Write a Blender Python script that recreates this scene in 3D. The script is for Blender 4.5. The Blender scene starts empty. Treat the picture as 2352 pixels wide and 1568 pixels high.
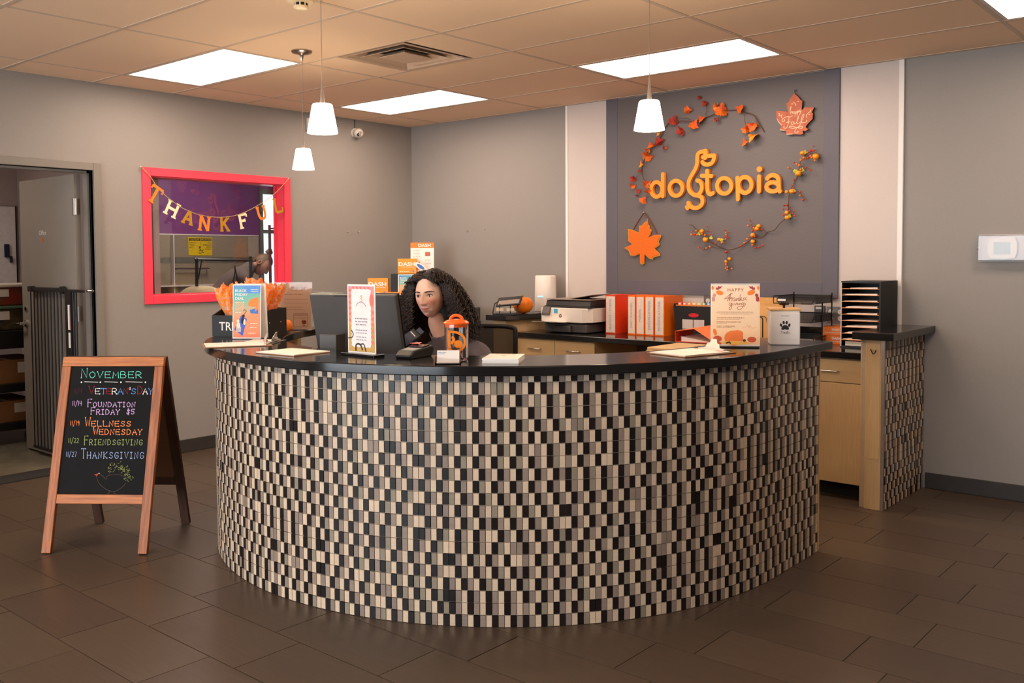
import bpy, bmesh, math, random
from mathutils import Vector, Matrix
R = math.radians
rnd = random.Random(7)
scene = bpy.context.scene
col = scene.collection

# ---------------------------------------------------------------- camera, world, lights, exposure
cam_d = bpy.data.cameras.new('camera')
cam = bpy.data.objects.new('camera', cam_d)
col.objects.link(cam)
CAM = Vector((6.5641, -6.2240, 1.4801))
yaw, pitch, roll = 0.706025, -0.045181, -0.005271
fwd = Vector((-math.sin(yaw)*math.cos(pitch), math.cos(yaw)*math.cos(pitch), math.sin(pitch)))
rgt = Vector((math.cos(yaw), math.sin(yaw), 0))
upv = rgt.cross(fwd)
r2 = rgt*math.cos(roll) + upv*math.sin(roll)
u2 = upv*math.cos(roll) - rgt*math.sin(roll)
M = Matrix((r2, u2, -fwd)).transposed().to_4x4()
M.translation = CAM
cam.matrix_world = M
cam_d.sensor_width = 36.0
cam_d.lens = 2140.14/2352*36.0
cam_d.shift_y = -93.1/2352
cam_d.clip_start = 0.05
scene.camera = cam

w = bpy.data.worlds.new('world'); scene.world = w
w.use_nodes = True
bg = w.node_tree.nodes['Background']
bg.inputs[0].default_value = (0.80, 0.90, 1.0, 1)
bg.inputs[1].default_value = 1.6

scene.view_settings.view_transform = 'Standard'
scene.view_settings.look = 'None'
scene.view_settings.gamma = 1.0
scene.view_settings.use_curve_mapping = False
scene.view_settings.exposure = 0.80

def area_light(name, loc, direction, sx, sy, power, color):
    l = bpy.data.lights.new(name, 'AREA'); l.shape = 'RECTANGLE'
    l.size = sx; l.size_y = sy; l.energy = power; l.color = color
    o = bpy.data.objects.new(name, l); col.objects.link(o)
    o.location = loc
    o.rotation_euler = Vector(direction).to_track_quat('-Z', 'Y').to_euler()
    return o
PANEL_E = 9.0          # troffer diffuser radiance
PANEL_C = (1.0, 0.785, 0.63)
DAY_C = (0.86, 0.93, 1.0)
area_light('daylight_storefront', (3.4, -9.35, 1.35), (0, 1, 0), 5.0, 2.0, 150, DAY_C)

# ---------------------------------------------------------------- helpers
def lin(c):
    return tuple(((v/255.0)/12.92 if v/255.0 <= 0.04045 else ((v/255.0+0.055)/1.055)**2.4) for v in c)

MATS = {}
def pm(name, rgb, rough=0.5, metal=0.0, var=0.06, scale=30.0, bump=0.0, bscale=None, spec=0.5, emit=None, es=0.0,
       alpha=None, trans=0.0, ior=1.45, stretch=(1, 1, 1), coat=0.0, sss=0.0, rgb2=None, sheen=0.0):
    """procedural principled material: base colour modulated by noise, optional bump. rgb in sRGB 0-255"""
    if name in MATS: return MATS[name]
    m = bpy.data.materials.new(name); m.use_nodes = True
    nt = m.node_tree; b = nt.nodes['Principled BSDF']
    c = lin(rgb)
    b.inputs['Roughness'].default_value = rough
    b.inputs['Metallic'].default_value = metal
    b.inputs['Specular IOR Level'].default_value = spec
    b.inputs['IOR'].default_value = ior
    b.inputs['Coat Weight'].default_value = coat
    if trans: b.inputs['Transmission Weight'].default_value = trans
    if sss:
        b.inputs['Subsurface Weight'].default_value = sss
        b.inputs['Subsurface Radius'].default_value = (0.012, 0.005, 0.003)
    if sheen: b.inputs['Sheen Weight'].default_value = sheen
    if alpha is not None: b.inputs['Alpha'].default_value = alpha
    if emit:
        b.inputs['Emission Color'].default_value = (*emit, 1); b.inputs['Emission Strength'].default_value = es
    tc = nt.nodes.new('ShaderNodeTexCoord')
    mp = nt.nodes.new('ShaderNodeMapping'); mp.inputs['Scale'].default_value = stretch
    nt.links.new(tc.outputs['Object'], mp.inputs[0])
    nz = nt.nodes.new('ShaderNodeTexNoise'); nz.inputs['Scale'].default_value = scale; nz.inputs['Detail'].default_value = 4
    nt.links.new(mp.outputs[0], nz.inputs['Vector'])
    rp = nt.nodes.new('ShaderNodeValToRGB')
    rp.color_ramp.elements[0].position = 0.3; rp.color_ramp.elements[1].position = 0.7
    if rgb2:
        lo, hi = lin(rgb2), c
    else:
        lo = tuple(v*(1-var) for v in c); hi = tuple(min(1, v*(1+var)) for v in c)
    rp.color_ramp.elements[0].color = (*lo, 1); rp.color_ramp.elements[1].color = (*hi, 1)
    nt.links.new(nz.outputs[0], rp.inputs[0]); nt.links.new(rp.outputs[0], b.inputs['Base Color'])
    if bump:
        n2 = nt.nodes.new('ShaderNodeTexNoise'); n2.inputs['Scale'].default_value = bscale or scale*4; n2.inputs['Detail'].default_value = 3
        nt.links.new(mp.outputs[0], n2.inputs['Vector'])
        bp = nt.nodes.new('ShaderNodeBump'); bp.inputs['Strength'].default_value = bump; bp.inputs['Distance'].default_value = 0.002
        nt.links.new(n2.outputs[0], bp.inputs['Height']); nt.links.new(bp.outputs[0], b.inputs['Normal'])
    MATS[name] = m
    return m

class MB:
    """collects geometry; build() links it as one mesh object"""
    def __init__(s): s.v = []; s.f = []; s.mi = []; s.cm = 0
    def add(s, vs, fs, mi=None):
        n = len(s.v); s.v += [tuple(p) for p in vs]
        for f in fs: s.f.append(tuple(i+n for i in f)); s.mi.append(s.cm if mi is None else mi)
        return s
    def box(s, x0, x1, y0, y1, z0, z1, mi=None, M=None):
        vs = [(x, y, z) for z in (z0, z1) for y in (y0, y1) for x in (x0, x1)]
        if M is not None: vs = [M @ Vector(p) for p in vs]
        return s.add(vs, [(0,2,3,1),(4,5,7,6),(0,1,5,4),(2,6,7,3),(0,4,6,2),(1,3,7,5)], mi)
    def boxc(s, c, d, mi=None, M=None):
        return s.box(c[0]-d[0]/2, c[0]+d[0]/2, c[1]-d[1]/2, c[1]+d[1]/2, c[2]-d[2]/2, c[2]+d[2]/2, mi, M)
    def prism(s, poly, z0, z1, mi=None, M=None):
        """poly: 2D list counter-clockwise, extruded z0..z1"""
        n = len(poly)
        vs = [(p[0], p[1], z0) for p in poly] + [(p[0], p[1], z1) for p in poly]
        if M is not None: vs = [M @ Vector(p) for p in vs]
        fs = [tuple(reversed(range(n))), tuple(range(n, 2*n))] + [(i, (i+1) % n, n+(i+1) % n, n+i) for i in range(n)]
        return s.add(vs, fs, mi)
    def tube(s, path, r, n=8, mi=None, closed=False, caps=True):
        P = [Vector(p) for p in path]; m = len(P)
        if m < 2: return s
        rs = r if isinstance(r, (list, tuple)) else [r]*m
        vs = []; prev = None
        for i, p in enumerate(P):
            if closed: t = P[(i+1) % m]-P[i-1]
            else: t = P[min(i+1, m-1)]-P[max(i-1, 0)]
            if t.length < 1e-9: t = Vector((0, 0, 1))
            t.normalize()
            if prev is None:
                a = Vector((0, 0, 1)) if abs(t.z) < 0.9 else Vector((1, 0, 0))
                u = t.cross(a).normalized()
            else:
                u = (prev - t*prev.dot(t))
                u = u.normalized() if u.length > 1e-6 else t.orthogonal().normalized()
            prev = u; vv = t.cross(u)
            for k in range(n):
                a = 2*math.pi*k/n
                vs.append(p + (u*math.cos(a)+vv*math.sin(a))*rs[i])
        fs = []
        for i in range(m if closed else m-1):
            j = (i+1) % m
            for k in range(n):
                fs.append((i*n+k, i*n+(k+1) % n, j*n+(k+1) % n, j*n+k))
        if caps and not closed:
            fs.append(tuple(reversed(range(n)))); fs.append(tuple((m-1)*n+k for k in range(n)))
        return s.add(vs, fs, mi)
    def lathe(s, prof, n=24, c=(0, 0, 0), mi=None, capb=True, capt=True, sx=1, sy=1):
        vs = []; m = len(prof)
        for r, z in prof:
            for k in range(n):
                a = 2*math.pi*k/n
                vs.append((c[0]+r*sx*math.cos(a), c[1]+r*sy*math.sin(a), c[2]+z))
        fs = [(i*n+k, i*n+(k+1) % n, (i+1)*n+(k+1) % n, (i+1)*n+k) for i in range(m-1) for k in range(n)]
        if capb: fs.append(tuple(reversed(range(n))))
        if capt: fs.append(tuple((m-1)*n+k for k in range(n)))
        return s.add(vs, fs, mi)
    def ball(s, c, r, n=10, m=6, mi=None, sx=1, sy=1, sz=1):
        prof = [(max(1e-4, r*math.sin(math.pi*i/m)), -r*math.cos(math.pi*i/m)*sz) for i in range(m+1)]
        return s.lathe(prof, n, c, mi, sx=sx, sy=sy)
    def quad(s, a, b, c, d, mi=None): return s.add([a, b, c, d], [(0, 1, 2, 3)], mi)
    def build(s, name, mat, parent=None, smooth=None, bevel=0.0, M=None, segs=2):
        me = bpy.data.meshes.new(name)
        me.from_pydata(s.v, [], s.f)
        mats = mat if isinstance(mat, (list, tuple)) else [mat]
        for m in mats: me.materials.append(m)
        if len(mats) > 1: me.polygons.foreach_set('material_index', s.mi)
        if smooth is not None:
            me.polygons.foreach_set('use_smooth', [True]*len(me.polygons))
            me.set_sharp_from_angle(angle=R(smooth))
        me.update()
        o = bpy.data.objects.new(name, me); col.objects.link(o)
        if parent is not None: o.parent = parent
        if M is not None: o.matrix_local = M
        if bevel:
            b = o.modifiers.new('bevel', 'BEVEL'); b.width = bevel; b.segments = segs; b.limit_method = 'ANGLE'; b.angle_limit = R(40)
            b.harden_normals = False
        return o

def tag(o, label=None, cat=None, group=None, kind=None):
    if label: o['label'] = label
    if cat: o['category'] = cat
    if group: o['group'] = group
    if kind: o['kind'] = kind
    return o
def empty(name, loc=(0, 0, 0), rz=0.0, label=None, cat=None, group=None, rx=0.0, ry=0.0):
    e = bpy.data.objects.new(name, None); col.objects.link(e)
    e.location = loc; e.rotation_euler = (rx, ry, rz); e.empty_display_size = 0.05
    return tag(e, label, cat, group)
def copy_tree(o, parent=None):
    c = o.copy(); col.objects.link(c); c.parent = parent
    for ch in o.children: copy_tree(ch, c)
    return c
def share(src, parent, loc=(0, 0, 0), rot=None, mat=None):
    c = src.copy(); col.objects.link(c); c.parent = parent; c.location = loc
    if rot is not None: c.rotation_euler = rot
    return c
def frame(o, ex, ey, ez):
    """matrix with columns ex, ey, ez and origin o"""
    m = Matrix((Vector(ex), Vector(ey), Vector(ez))).transposed().to_4x4(); m.translation = Vector(o); return m

def crom(pts, sub=6, closed=False):
    """Catmull-Rom densify (2D or 3D tuples)"""
    P = [tuple(p) for p in pts]; n = len(P); out = []
    if n < 3: return P
    rng = range(n) if closed else range(n-1)
    for i in rng:
        if closed: p0, p1, p2, p3 = P[i-1], P[i], P[(i+1) % n], P[(i+2) % n]
        else: p0, p1, p2, p3 = P[max(i-1, 0)], P[i], P[i+1], P[min(i+2, n-1)]
        for k in range(sub):
            t = k/sub
            out.append(tuple(0.5*((2*b)+(-a+c)*t+(2*a-5*b+4*c-d)*t*t+(-a+3*b-3*c+d)*t**3) for a, b, c, d in zip(p0, p1, p2, p3)))
    if not closed: out.append(P[-1])
    return out

def stroke(mb, pts, w, M, d0=0.0, d1=0.001, closed=False, caps=True, mi=None):
    """flat slab along a 2D polyline: local x,y in plane, extruded along local z from d0 to d1; M maps local to object space"""
    P = [Vector((p[0], p[1])) for p in pts]; n = len(P)
    ws = w if isinstance(w, (list, tuple)) else [w]*n
    L = []; Rr = []
    for i, p in enumerate(P):
        if closed: t = P[(i+1) % n]-P[i-1]
        else: t = P[min(i+1, n-1)]-P[max(i-1, 0)]
        if t.length < 1e-9: t = Vector((1, 0))
        t.normalize(); nn = Vector((-t.y, t.x))
        L.append(p+nn*ws[i]/2); Rr.append(p-nn*ws[i]/2)
    vs = []
    for i in range(n):
        for q, d in ((L[i], d1), (Rr[i], d1), (Rr[i], d0), (L[i], d0)):
            vs.append(M @ Vector((q.x, q.y, d)))
    fs = []
    for i in range(n if closed else n-1):
        a = 4*i; b = 4*((i+1) % n)
        for k in range(4): fs.append((a+k, b+k, b+(k+1) % 4, a+(k+1) % 4))
    if not closed: fs += [(3, 2, 1, 0), tuple(4*(n-1)+k for k in range(4))]
    mb.add(vs, fs, mi)
    if caps and not closed:
        for i in (0, n-1): disc(mb, P[i], ws[i]/2, M, d0, d1+0.00012+0.00008*(i > 0), mi=mi)
def disc(mb, p, r, M, d0=0.0, d1=0.001, n=12, mi=None, ry=None, rot=0.0):
    ry = ry or r; c, s = math.cos(rot), math.sin(rot)
    poly = []
    for k in range(n):
        a = 2*math.pi*k/n; x = r*math.cos(a); y = ry*math.sin(a)
        poly.append((p[0]+x*c-y*s, p[1]+x*s+y*c))
    mb.prism(poly, d0, d1, mi, M)
def ell(cx, cy, rx, ry, n=28, a0=0.0, a1=360.0):
    return [(cx+rx*math.cos(R(a0+(a1-a0)*k/(n if a1-a0 >= 360 else n-1))), cy+ry*math.sin(R(a0+(a1-a0)*k/(n if a1-a0 >= 360 else n-1)))) for k in range(n)]

def text_obj(name, body, size, mat, parent, M, depth=0.0006, align='CENTER', bold=0.0, sx=1.0, space=1.0, res=3, line=1.0, shear=0.0):
    cu = bpy.data.curves.new('txt', 'FONT'); cu.body = body; cu.size = size; cu.extrude = depth; cu.offset = bold
    cu.align_x = align; cu.resolution_u = res; cu.space_character = space; cu.space_line = line; cu.shear = shear
    t = bpy.data.objects.new('txt', cu); col.objects.link(t)
    dg = bpy.context.evaluated_depsgraph_get()
    me = bpy.data.meshes.new_from_object(t.evaluated_get(dg))
    bpy.data.objects.remove(t); bpy.data.curves.remove(cu)
    me.name = name
    if sx != 1.0:
        for v in me.vertices: v.co.x *= sx
    me.materials.clear(); me.materials.append(mat)
    o = bpy.data.objects.new(name, me); col.objects.link(o)
    o.parent = parent; o.matrix_local = M
    return o

def lines_print(mb, M, x0, x1, y, n, pitch, h, d=0.0004, jag=0.15, mi=None, seed=1, align='c'):
    """rows of tiny word-like bars standing for unreadably small print"""
    rr = random.Random(seed)
    for i in range(n):
        a, b = x0, x1
        cut = (x1-x0)*jag*rr.random()
        if align == 'c': a += cut/2; b -= cut/2
        else: b -= cut
        x = a
        while x < b-h:
            wl = min(h*rr.uniform(1.2, 4.5), b-x)
            mb.prism([(x, y-i*pitch), (x+wl, y-i*pitch), (x+wl, y-i*pitch+h), (x, y-i*pitch+h)], 0, d, mi, M)
            x += wl+h*0.8
# ---------------------------------------------------------------- materials of the setting
H = 2.742
m_wall = pm('wall_paint_grey', (146, 139, 133), 0.55, var=0.02, scale=60, bump=0.10, bscale=350)
m_white = pm('wall_paint_white', (206, 193, 185), 0.5, var=0.01, scale=60, bump=0.06, bscale=350)
m_trim = pm('trim_white', (240, 234, 228), 0.4, var=0.01)
m_base = pm('rubber_baseboard', (52, 47, 43), 0.55, var=0.08)
m_grout = pm('floor_grout', (88, 78, 70), 0.9, var=0.1)
m_ceil = pm('ceiling_board', (244, 210, 176), 0.92, var=0.04, scale=220, bump=0.25, bscale=500)
m_tbar = pm('ceiling_grid_metal', (212, 186, 162), 0.6, var=0.02)
m_panelf = pm('panel_frame_paint', (96, 91, 99), 0.5, var=0.02)
m_red = pm('red_trim_paint', (238, 68, 88), 0.32, var=0.02)
m_black_top = pm('black_laminate', (27, 25, 25), 0.13, var=0.08, scale=120, spec=0.5)
m_purple = pm('purple_paint', (132, 68, 138), 0.45, var=0.02)
m_btile = pm('beige_wall_tile', (158, 146, 126), 0.35, var=0.06, scale=20, stretch=(1, 1, 8))
m_btile2 = pm('slate_strip_tile', (112, 114, 104), 0.4, var=0.15, scale=15)
m_conc = pm('office_floor_sealed', (120, 112, 94), 0.22, var=0.1, scale=6)
m_office = pm('office_paint', (176, 162, 160), 0.6, var=0.02)

# floor tile: charcoal porcelain with a faint linear grain, tone varies a little per tile
def floor_mat(k):
    m = pm('floor_tile_%d' % k, (75+3*k, 61+3*k, 50+2*k), 0.34, var=0.10, scale=9, stretch=(0.6, 7, 1), bump=0.06, bscale=40, spec=0.45)
    return m
m_ft = [floor_mat(k) for k in range(3)]

# ---------------------------------------------------------------- floor
XMAX, YMIN = 9.6, -9.4
fl = MB().box(-0.02, XMAX, YMIN, 0.0, -0.06, -0.004).build('floor', m_grout)
tag(fl, kind='structure')
TL, TW, GAP = 0.61, 0.2935, 0.004
tmesh = {}
cam2 = Vector((CAM.x, CAM.y))
f2 = Vector((fwd.x, fwd.y)).normalized(); s2 = Vector((f2.y, -f2.x))
cand = []
for k in range(-16, 17):
    y0 = -4.65 + k*TW
    off = 2.865 if k % 2 == 0 else 3.025
    for j in range(-6, 12):
        x0 = off + (j-1)*TL
        xa, xb, ya, yb = max(x0, 0.0), min(x0+TL, XMAX), max(y0, YMIN), min(y0+TW, 0.0)
        if xb-xa < 0.02 or yb-ya < 0.02: continue
        cc = Vector(((xa+xb)/2, (ya+yb)/2))
        d = (cc-cam2).dot(f2); s = (cc-cam2).dot(s2)
        inside = (cc-Vector((3.125, -2.215))).length < 1.35 and cc.x < 4.6
        vis = d > 1.7 and abs(s) < 0.62*d+0.5 and not inside
        cand.append((vis, d, xa, xb, ya, yb))
vis = sorted([c for c in cand if c[0]], key=lambda c: c[1])[:300]
vs_ = set((c[2], c[4]) for c in vis)
rest = MB()
for v_, d, xa, xb, ya, yb in cand:
    L, W = xb-xa-GAP, yb-ya-GAP
    if (xa, ya) in vs_:
        key = (round(L, 3), round(W, 3), rnd.randrange(3))
        dz = 0.0004*rnd.randrange(3)
        if key not in tmesh:
            o = MB().box(-L/2, L/2, -W/2, W/2, -0.010, 0.0).build('floor_tile', m_ft[key[2]], fl)
            tmesh[key] = o
        else:
            o = share(tmesh[key], fl)
        o.location = ((xa+xb)/2, (ya+yb)/2, -dz)
    else:
        rest.box(xa+GAP/2, xb-GAP/2, ya+GAP/2, yb-GAP/2, -0.010, -0.0005)
o = rest.build('floor_tiles_out_of_view', m_ft[1], fl); o['kind'] = 'stuff'

# ---------------------------------------------------------------- ceiling with lay-in grid
ce = MB().box(-0.02, XMAX, YMIN, 0.0, H+0.05, H+0.12).build('ceiling', m_ceil); tag(ce, kind='structure')
GX, GY, AX, BY = 1.627, -3.0783, 1.2192, 0.6096
xs = [0.0]+[GX+AX*k for k in range(-1, 7) if 0 < GX+AX*k < XMAX]+[XMAX]
ys = [YMIN]+[GY+BY*k for k in range(-11, 6) if YMIN < GY+BY*k < -0.001]+[0.0]
light_cells = [(GX-AX, GY), (GX-AX, GY+3*BY), (GX+AX, GY+3*BY), (GX+3*AX, GY+3*BY),
               (GX+3*AX, GY-3*BY), (GX-AX, GY-5*BY), (GX+AX, GY-7*BY)]
vent_cell = (GX, GY+BY)
def near(a, b): return abs(a[0]-b[0]) < 0.01 and abs(a[1]-b[1]) < 0.01
tb = 0.0125
cmesh = {}
for i in range(len(xs)-1):
    for j in range(len(ys)-1):
        x0, x1, y0, y1 = xs[i], xs[i+1], ys[j], ys[j+1]
        if x1-x0 < 0.04 or y1-y0 < 0.04: continue
        if any(near((x0, y0), c) for c in light_cells): continue
        if near((x0, y0), vent_cell):
            x1v = x0+AX/4; 
            for xa, xb in ((x0, x0+AX/4), (x1-AX/4, x1)):
                o = MB().box(xa+0.006, xb-0.006, y0+0.006, y1-0.006, H, H+0.016).build('ceiling_tile', m_ceil, ce)
            continue
        key = (round(x1-x0, 3), round(y1-y0, 3))
        L, W = key
        if key not in cmesh:
            o = MB().box(-L/2+0.006, L/2-0.006, -W/2+0.006, W/2-0.006, 0, 0.016).build('ceiling_tile', m_ceil, ce); cmesh[key] = o
        else: o = share(cmesh[key], ce)
        o.location = ((x0+x1)/2, (y0+y1)/2, H+0.0005*rnd.randrange(4))
for x in xs: 
    MB().box(x-tb if x > 0 else 0, min(x+tb, XMAX) if x > 0 else tb, YMIN, 0, H-0.001, H+0.03).build('grid_bar', m_tbar, ce)
for y in ys:
    MB().box(0, XMAX, max(y-tb, YMIN), min(y+tb, 0), H-0.0014, H+0.028).build('grid_bar', m_tbar, ce)

# ---------------------------------------------------------------- walls
T = 0.14
DY0, DY1, DZ = -4.03, -3.10, 2.12          # door opening in the left wall
WY0, WY1, WZ0, WZ1 = -2.675, -1.475, 1.215, 2.115   # window opening
wl = MB()
wl.box(-T, 0, YMIN, DY0, 0, H+0.1); wl.box(-T, 0, DY0, DY1, DZ, H+0.1); wl.box(-T, 0, DY1, WY0, 0, H+0.1)
wl.box(-T, 0, WY0, WY1, 0, WZ0); wl.box(-T, 0, WY0, WY1, WZ1, H+0.1); wl.box(-T, 0, WY1, 0.0, 0, H+0.1)
tag(wl.build('wall_left', m_wall), kind='structure')
tag(MB().box(-T, XMAX+T, 0.0, T, -0.05, H+0.1).build('wall_back', m_wall), kind='structure')
tag(MB().box(XMAX, XMAX+T, YMIN, 0, -0.05, H+0.1).build('wall_right', m_wall), kind='structure')
# storefront wall behind the camera, with wide glazing
wf = MB()
wf.box(-T, 0.8, YMIN-T, YMIN, -0.05, H+0.1); wf.box(6.0, XMAX+T, YMIN-T, YMIN, -0.05, H+0.1)
wf.box(0.8, 6.0, YMIN-T, YMIN, -0.05, 0.3); wf.box(0.8, 6.0, YMIN-T, YMIN, 2.45, H+0.1)
tag(wf.build('wall_front', m_wall), kind='structure')
# white section of the back wall with bright corner beads
tag(MB().box(1.885, 4.545, -0.012, 0.0, 0.0, H-0.002).build('trim_1', m_white), kind='structure')
tag(MB().box(1.862, 1.885, -0.018, 0.0, 0.0, H-0.002).build('trim_2', m_trim, bevel=0.002), kind='structure')
tag(MB().box(4.545, 4.577, -0.020, 0.0, 0.0, H-0.002).build('trim_3', m_trim, bevel=0.002), kind='structure')
# baseboards
def baseboard(nm, x0, x1, y0, y1):
    tag(MB().box(x0, x1, y0, y1, 0.0, 0.10).build(nm, m_base, bevel=0.003), kind='structure')
baseboard('baseboard_left', 0.0, 0.012, -3.03, -0.0)
baseboard('baseboard_back', 4.735, XMAX, -0.012, 0.0)
baseboard('baseboard_right', XMAX-0.012, XMAX, YMIN, -0.012)

# ---------------------------------------------------------------- red framed interior window
win = empty('window_1', (0, 0, 0)); tag(win, kind='structure')
FZ0, FZ1, FY0, FY1 = 1.155, 2.172, -2.735, -1.420
for nm, b in (('frame_stile', (FY0, WY0+0.005, FZ0, FZ1)), ('frame_stile', (WY1-0.005, FY1, FZ0, FZ1)),
              ('frame_rail', (WY0+0.005, WY1-0.005, WZ1-0.005, FZ1)), ('frame_rail', (WY0+0.005, WY1-0.005, FZ0, WZ0+0.005))):
    MB().box(0.0, 0.018, *b).build(nm, m_red, win, bevel=0.003)
lin_ = 0.012
for b in ((WY0, WY0+lin_, WZ0, WZ1), (WY1-lin_, WY1, WZ0, WZ1), (WY0+lin_, WY1-lin_, WZ1-lin_, WZ1), (WY0+lin_, WY1-lin_, WZ0, WZ0+lin_)):
    MB().box(-T, 0.0, *b).build('reveal_board', m_red, win)
MB().box(-0.10, -0.082, WY1-0.035, WY1-lin_, WZ0+lin_, WZ1-lin_).build('glazing_stop', m_red, win)
m_glass = pm('window_glass', (255, 255, 255), 0.0, trans=1.0, ior=1.45, var=0.0, spec=0.5)
MB().box(-0.104, -0.100, WY0+lin_, WY1-lin_, WZ0+lin_, WZ1-lin_).build('glass_pane', m_glass, win)

# ---------------------------------------------------------------- steel door frame, door leaf
m_dframe = pm('door_frame_paint', (128, 121, 113), 0.38, var=0.02)
m_dleaf = pm('door_leaf_paint', (140, 131, 121), 0.42, var=0.03, scale=8)
m_steel = pm('satin_steel', (200, 196, 190), 0.28, metal=1.0, var=0.03)
m_chrome = pm('chrome', (225, 222, 218), 0.08, metal=1.0, var=0.0)
m_dark = pm('black_plastic', (24, 23, 23), 0.38, var=0.1)
m_gap = pm('dark_gasket', (22, 20, 19), 0.8, var=0.1)
tr = empty('trim_4'); tag(tr, kind='structure')
MB().box(-T-0.02, 0.02, DY1-0.0, DY1+0.055, 0.0, DZ+0.055).build('jamb', m_dframe, tr, bevel=0.003)
MB().box(-T-0.02, 0.02, DY0-0.055, DY0, 0.0, DZ+0.055).build('jamb', m_dframe, tr, bevel=0.003)
MB().box(-T-0.02, 0.02, DY0, DY1, DZ, DZ+0.055).build('head', m_dframe, tr, bevel=0.003)
MB().box(-T+0.02, -0.055, DY1-0.016, DY1, 0.0, DZ-0.016).build('stop', m_dframe, tr)
MB().box(-T+0.02, -0.055, DY0+0.016, DY1-0.016, DZ-0.016, DZ).build('stop', m_dframe, tr)
MB().box(-0.035, -0.030, DY1-0.004, DY1, 0.0, DZ).build('gasket', m_gap, tr)
MB().box(-T-0.10, -0.01, DY0, DY1, -0.004, 0.006).build('threshold', pm('threshold_rubber', (40, 36, 34), 0.6), tr)
dr = empty('door_1', (-T-0.03, DY1-0.012, 0.012)); tag(dr, kind='structure')
# leaf swings 90 degrees into the office: runs along -x
MB().box(-0.93, 0.0, -0.045, 0.0, 0.0, 2.09).build('leaf', m_dleaf, dr, bevel=0.002)
for z in (0.28, 1.03, 1.80):
    h = MB(); h.box(-0.002, 0.040, -0.0475, -0.0445, z, z+0.115); h.tube([(0.002, -0.052, z-0.004), (0.002, -0.052, z+0.119)], 0.008, 8)
    hg = h.build('hinge', m_steel, dr)
hl = MB(); hl.lathe([(0.027, 0), (0.027, 0.012), (0.012, 0.016), (0.012, 0.05)], 16)
hl = hl.build('handle', m_chrome, dr, smooth=40, M=Matrix.Translation((-0.86, -0.045, 0.985)) @ Matrix.Rotation(R(90), 4, 'X'))
lv = MB().tube([(0, 0, 0.05), (-0.03, 0, 0.055), (-0.115, -0.004, 0.055)], [0.012, 0.011, 0.009], 10).build('lever', m_chrome, hl, smooth=50)
MB().lathe([(0.02, 0), (0.02, 0.008)], 16).build('deadbolt', m_chrome, dr, smooth=40, M=Matrix.Translation((-0.86, -0.045, 1.10)) @ Matrix.Rotation(R(90), 4, 'X'))
Mleaf = frame((0, -0.0462, 0), (1, 0, 0), (0, 0, 1), (0, -1, 0))
text_obj('door_lettering', 'Office', 0.052, pm('vinyl_white', (235, 230, 224), 0.5), dr, Mleaf @ Matrix.Translation((-0.53, 1.665, 0)), depth=0.0004, align='CENTER')
dm = MB(); disc(dm, (-0.53, 1.628), 0.010, Mleaf, 0, 0.0006, ry=0.018); dm.build('door_symbol', pm('vinyl_orange', (232, 92, 30), 0.5), dr)

# ---------------------------------------------------------------- office behind the door
of = MB().box(-2.6, -0.02, -6.2, -2.575, -0.06, -0.002).build('floor_office', m_conc); tag(of, kind='structure')
tag(MB().box(-2.6, -T, -6.2, -2.575, H, H+0.08).build('ceiling_office', m_ceil), kind='structure')
tag(MB().box(-2.72, -2.6, -6.2, -2.575, 0, H).build('wall_office', m_office), kind='structure')
tag(MB().box(-2.6, -T, -2.575, -2.525, 0, H).build('wall_partition', m_office), kind='structure')
tag(MB().box(-2.6, -T, -6.3, -6.2, 0, H).build('wall_office_side', m_office), kind='structure')

# ---------------------------------------------------------------- grooming room behind the window
GXW = -2.6
gr_w = MB()
OY0, OY1, OZ0, OZ1 = 0.055, 0.75, 0.35, 2.30          # outside window opening
gr_w.box(GXW-0.12, GXW, -2.525, OY0, 0, H); gr_w.box(GXW-0.12, GXW, OY0, OY1, 0, OZ0); gr_w.box(GXW-0.12, GXW, OY0, OY1, OZ1, H); gr_w.box(GXW-0.12, GXW, OY1, 1.4, 0, H)
gw = gr_w.build('wall_grooming', m_purple); tag(gw, kind='structure')
tag(MB().box(GXW, -T, 1.4, 1.5, 0, H).build('wall_grooming_side', m_purple), kind='structure')
tag(MB().box(-T, -T+0.02, T, 1.4, 0, H).build('wall_grooming_return', m_purple), kind='structure')
tag(MB().box(GXW, -T, -2.525, 1.4, -0.06, 0).build('floor_grooming', m_conc), kind='structure')
tag(MB().box(GXW, -T, -2.525, 1.4, H, H+0.08).build('ceiling_grooming', m_ceil), kind='structure')
# wall tiles: each one built; 60 x 30 below and above a strip of small slate tiles
tw = empty('trim_5', (GXW, 0, 0)); tag(tw, kind='structure')
bt = MB().box(0, 0.010, -0.2985, 0.2985, -0.118, 0.118).build('wall_tile', m_btile, tw)
first = True
for zc in (1.632, 1.332, 1.092, 0.852):
    for k in range(4):
        y = -2.205+0.602*k
        if first: first = False; bt.location = (0, y, zc); continue
        share(bt, tw, (0, y, zc))
stp = MB().box(0, 0.010, -0.0735, 0.0735, -0.029, 0.029).build('strip_tile', m_btile2, tw); stp.location = (0, -2.425, 1.482)
for k in range(1, 17): share(stp, tw, (0, -2.425+0.15*k, 1.482))
MB().box(0, 0.014, -2.52, 0.04, 1.752, 1.764).build('tile_edging', m_trim, tw)
MB().box(0, 0.006, -2.52, 0.04, 0.73, 1.752).build('tile_bed', pm('tile_grout', (190, 178, 158), 0.8), tw)
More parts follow.
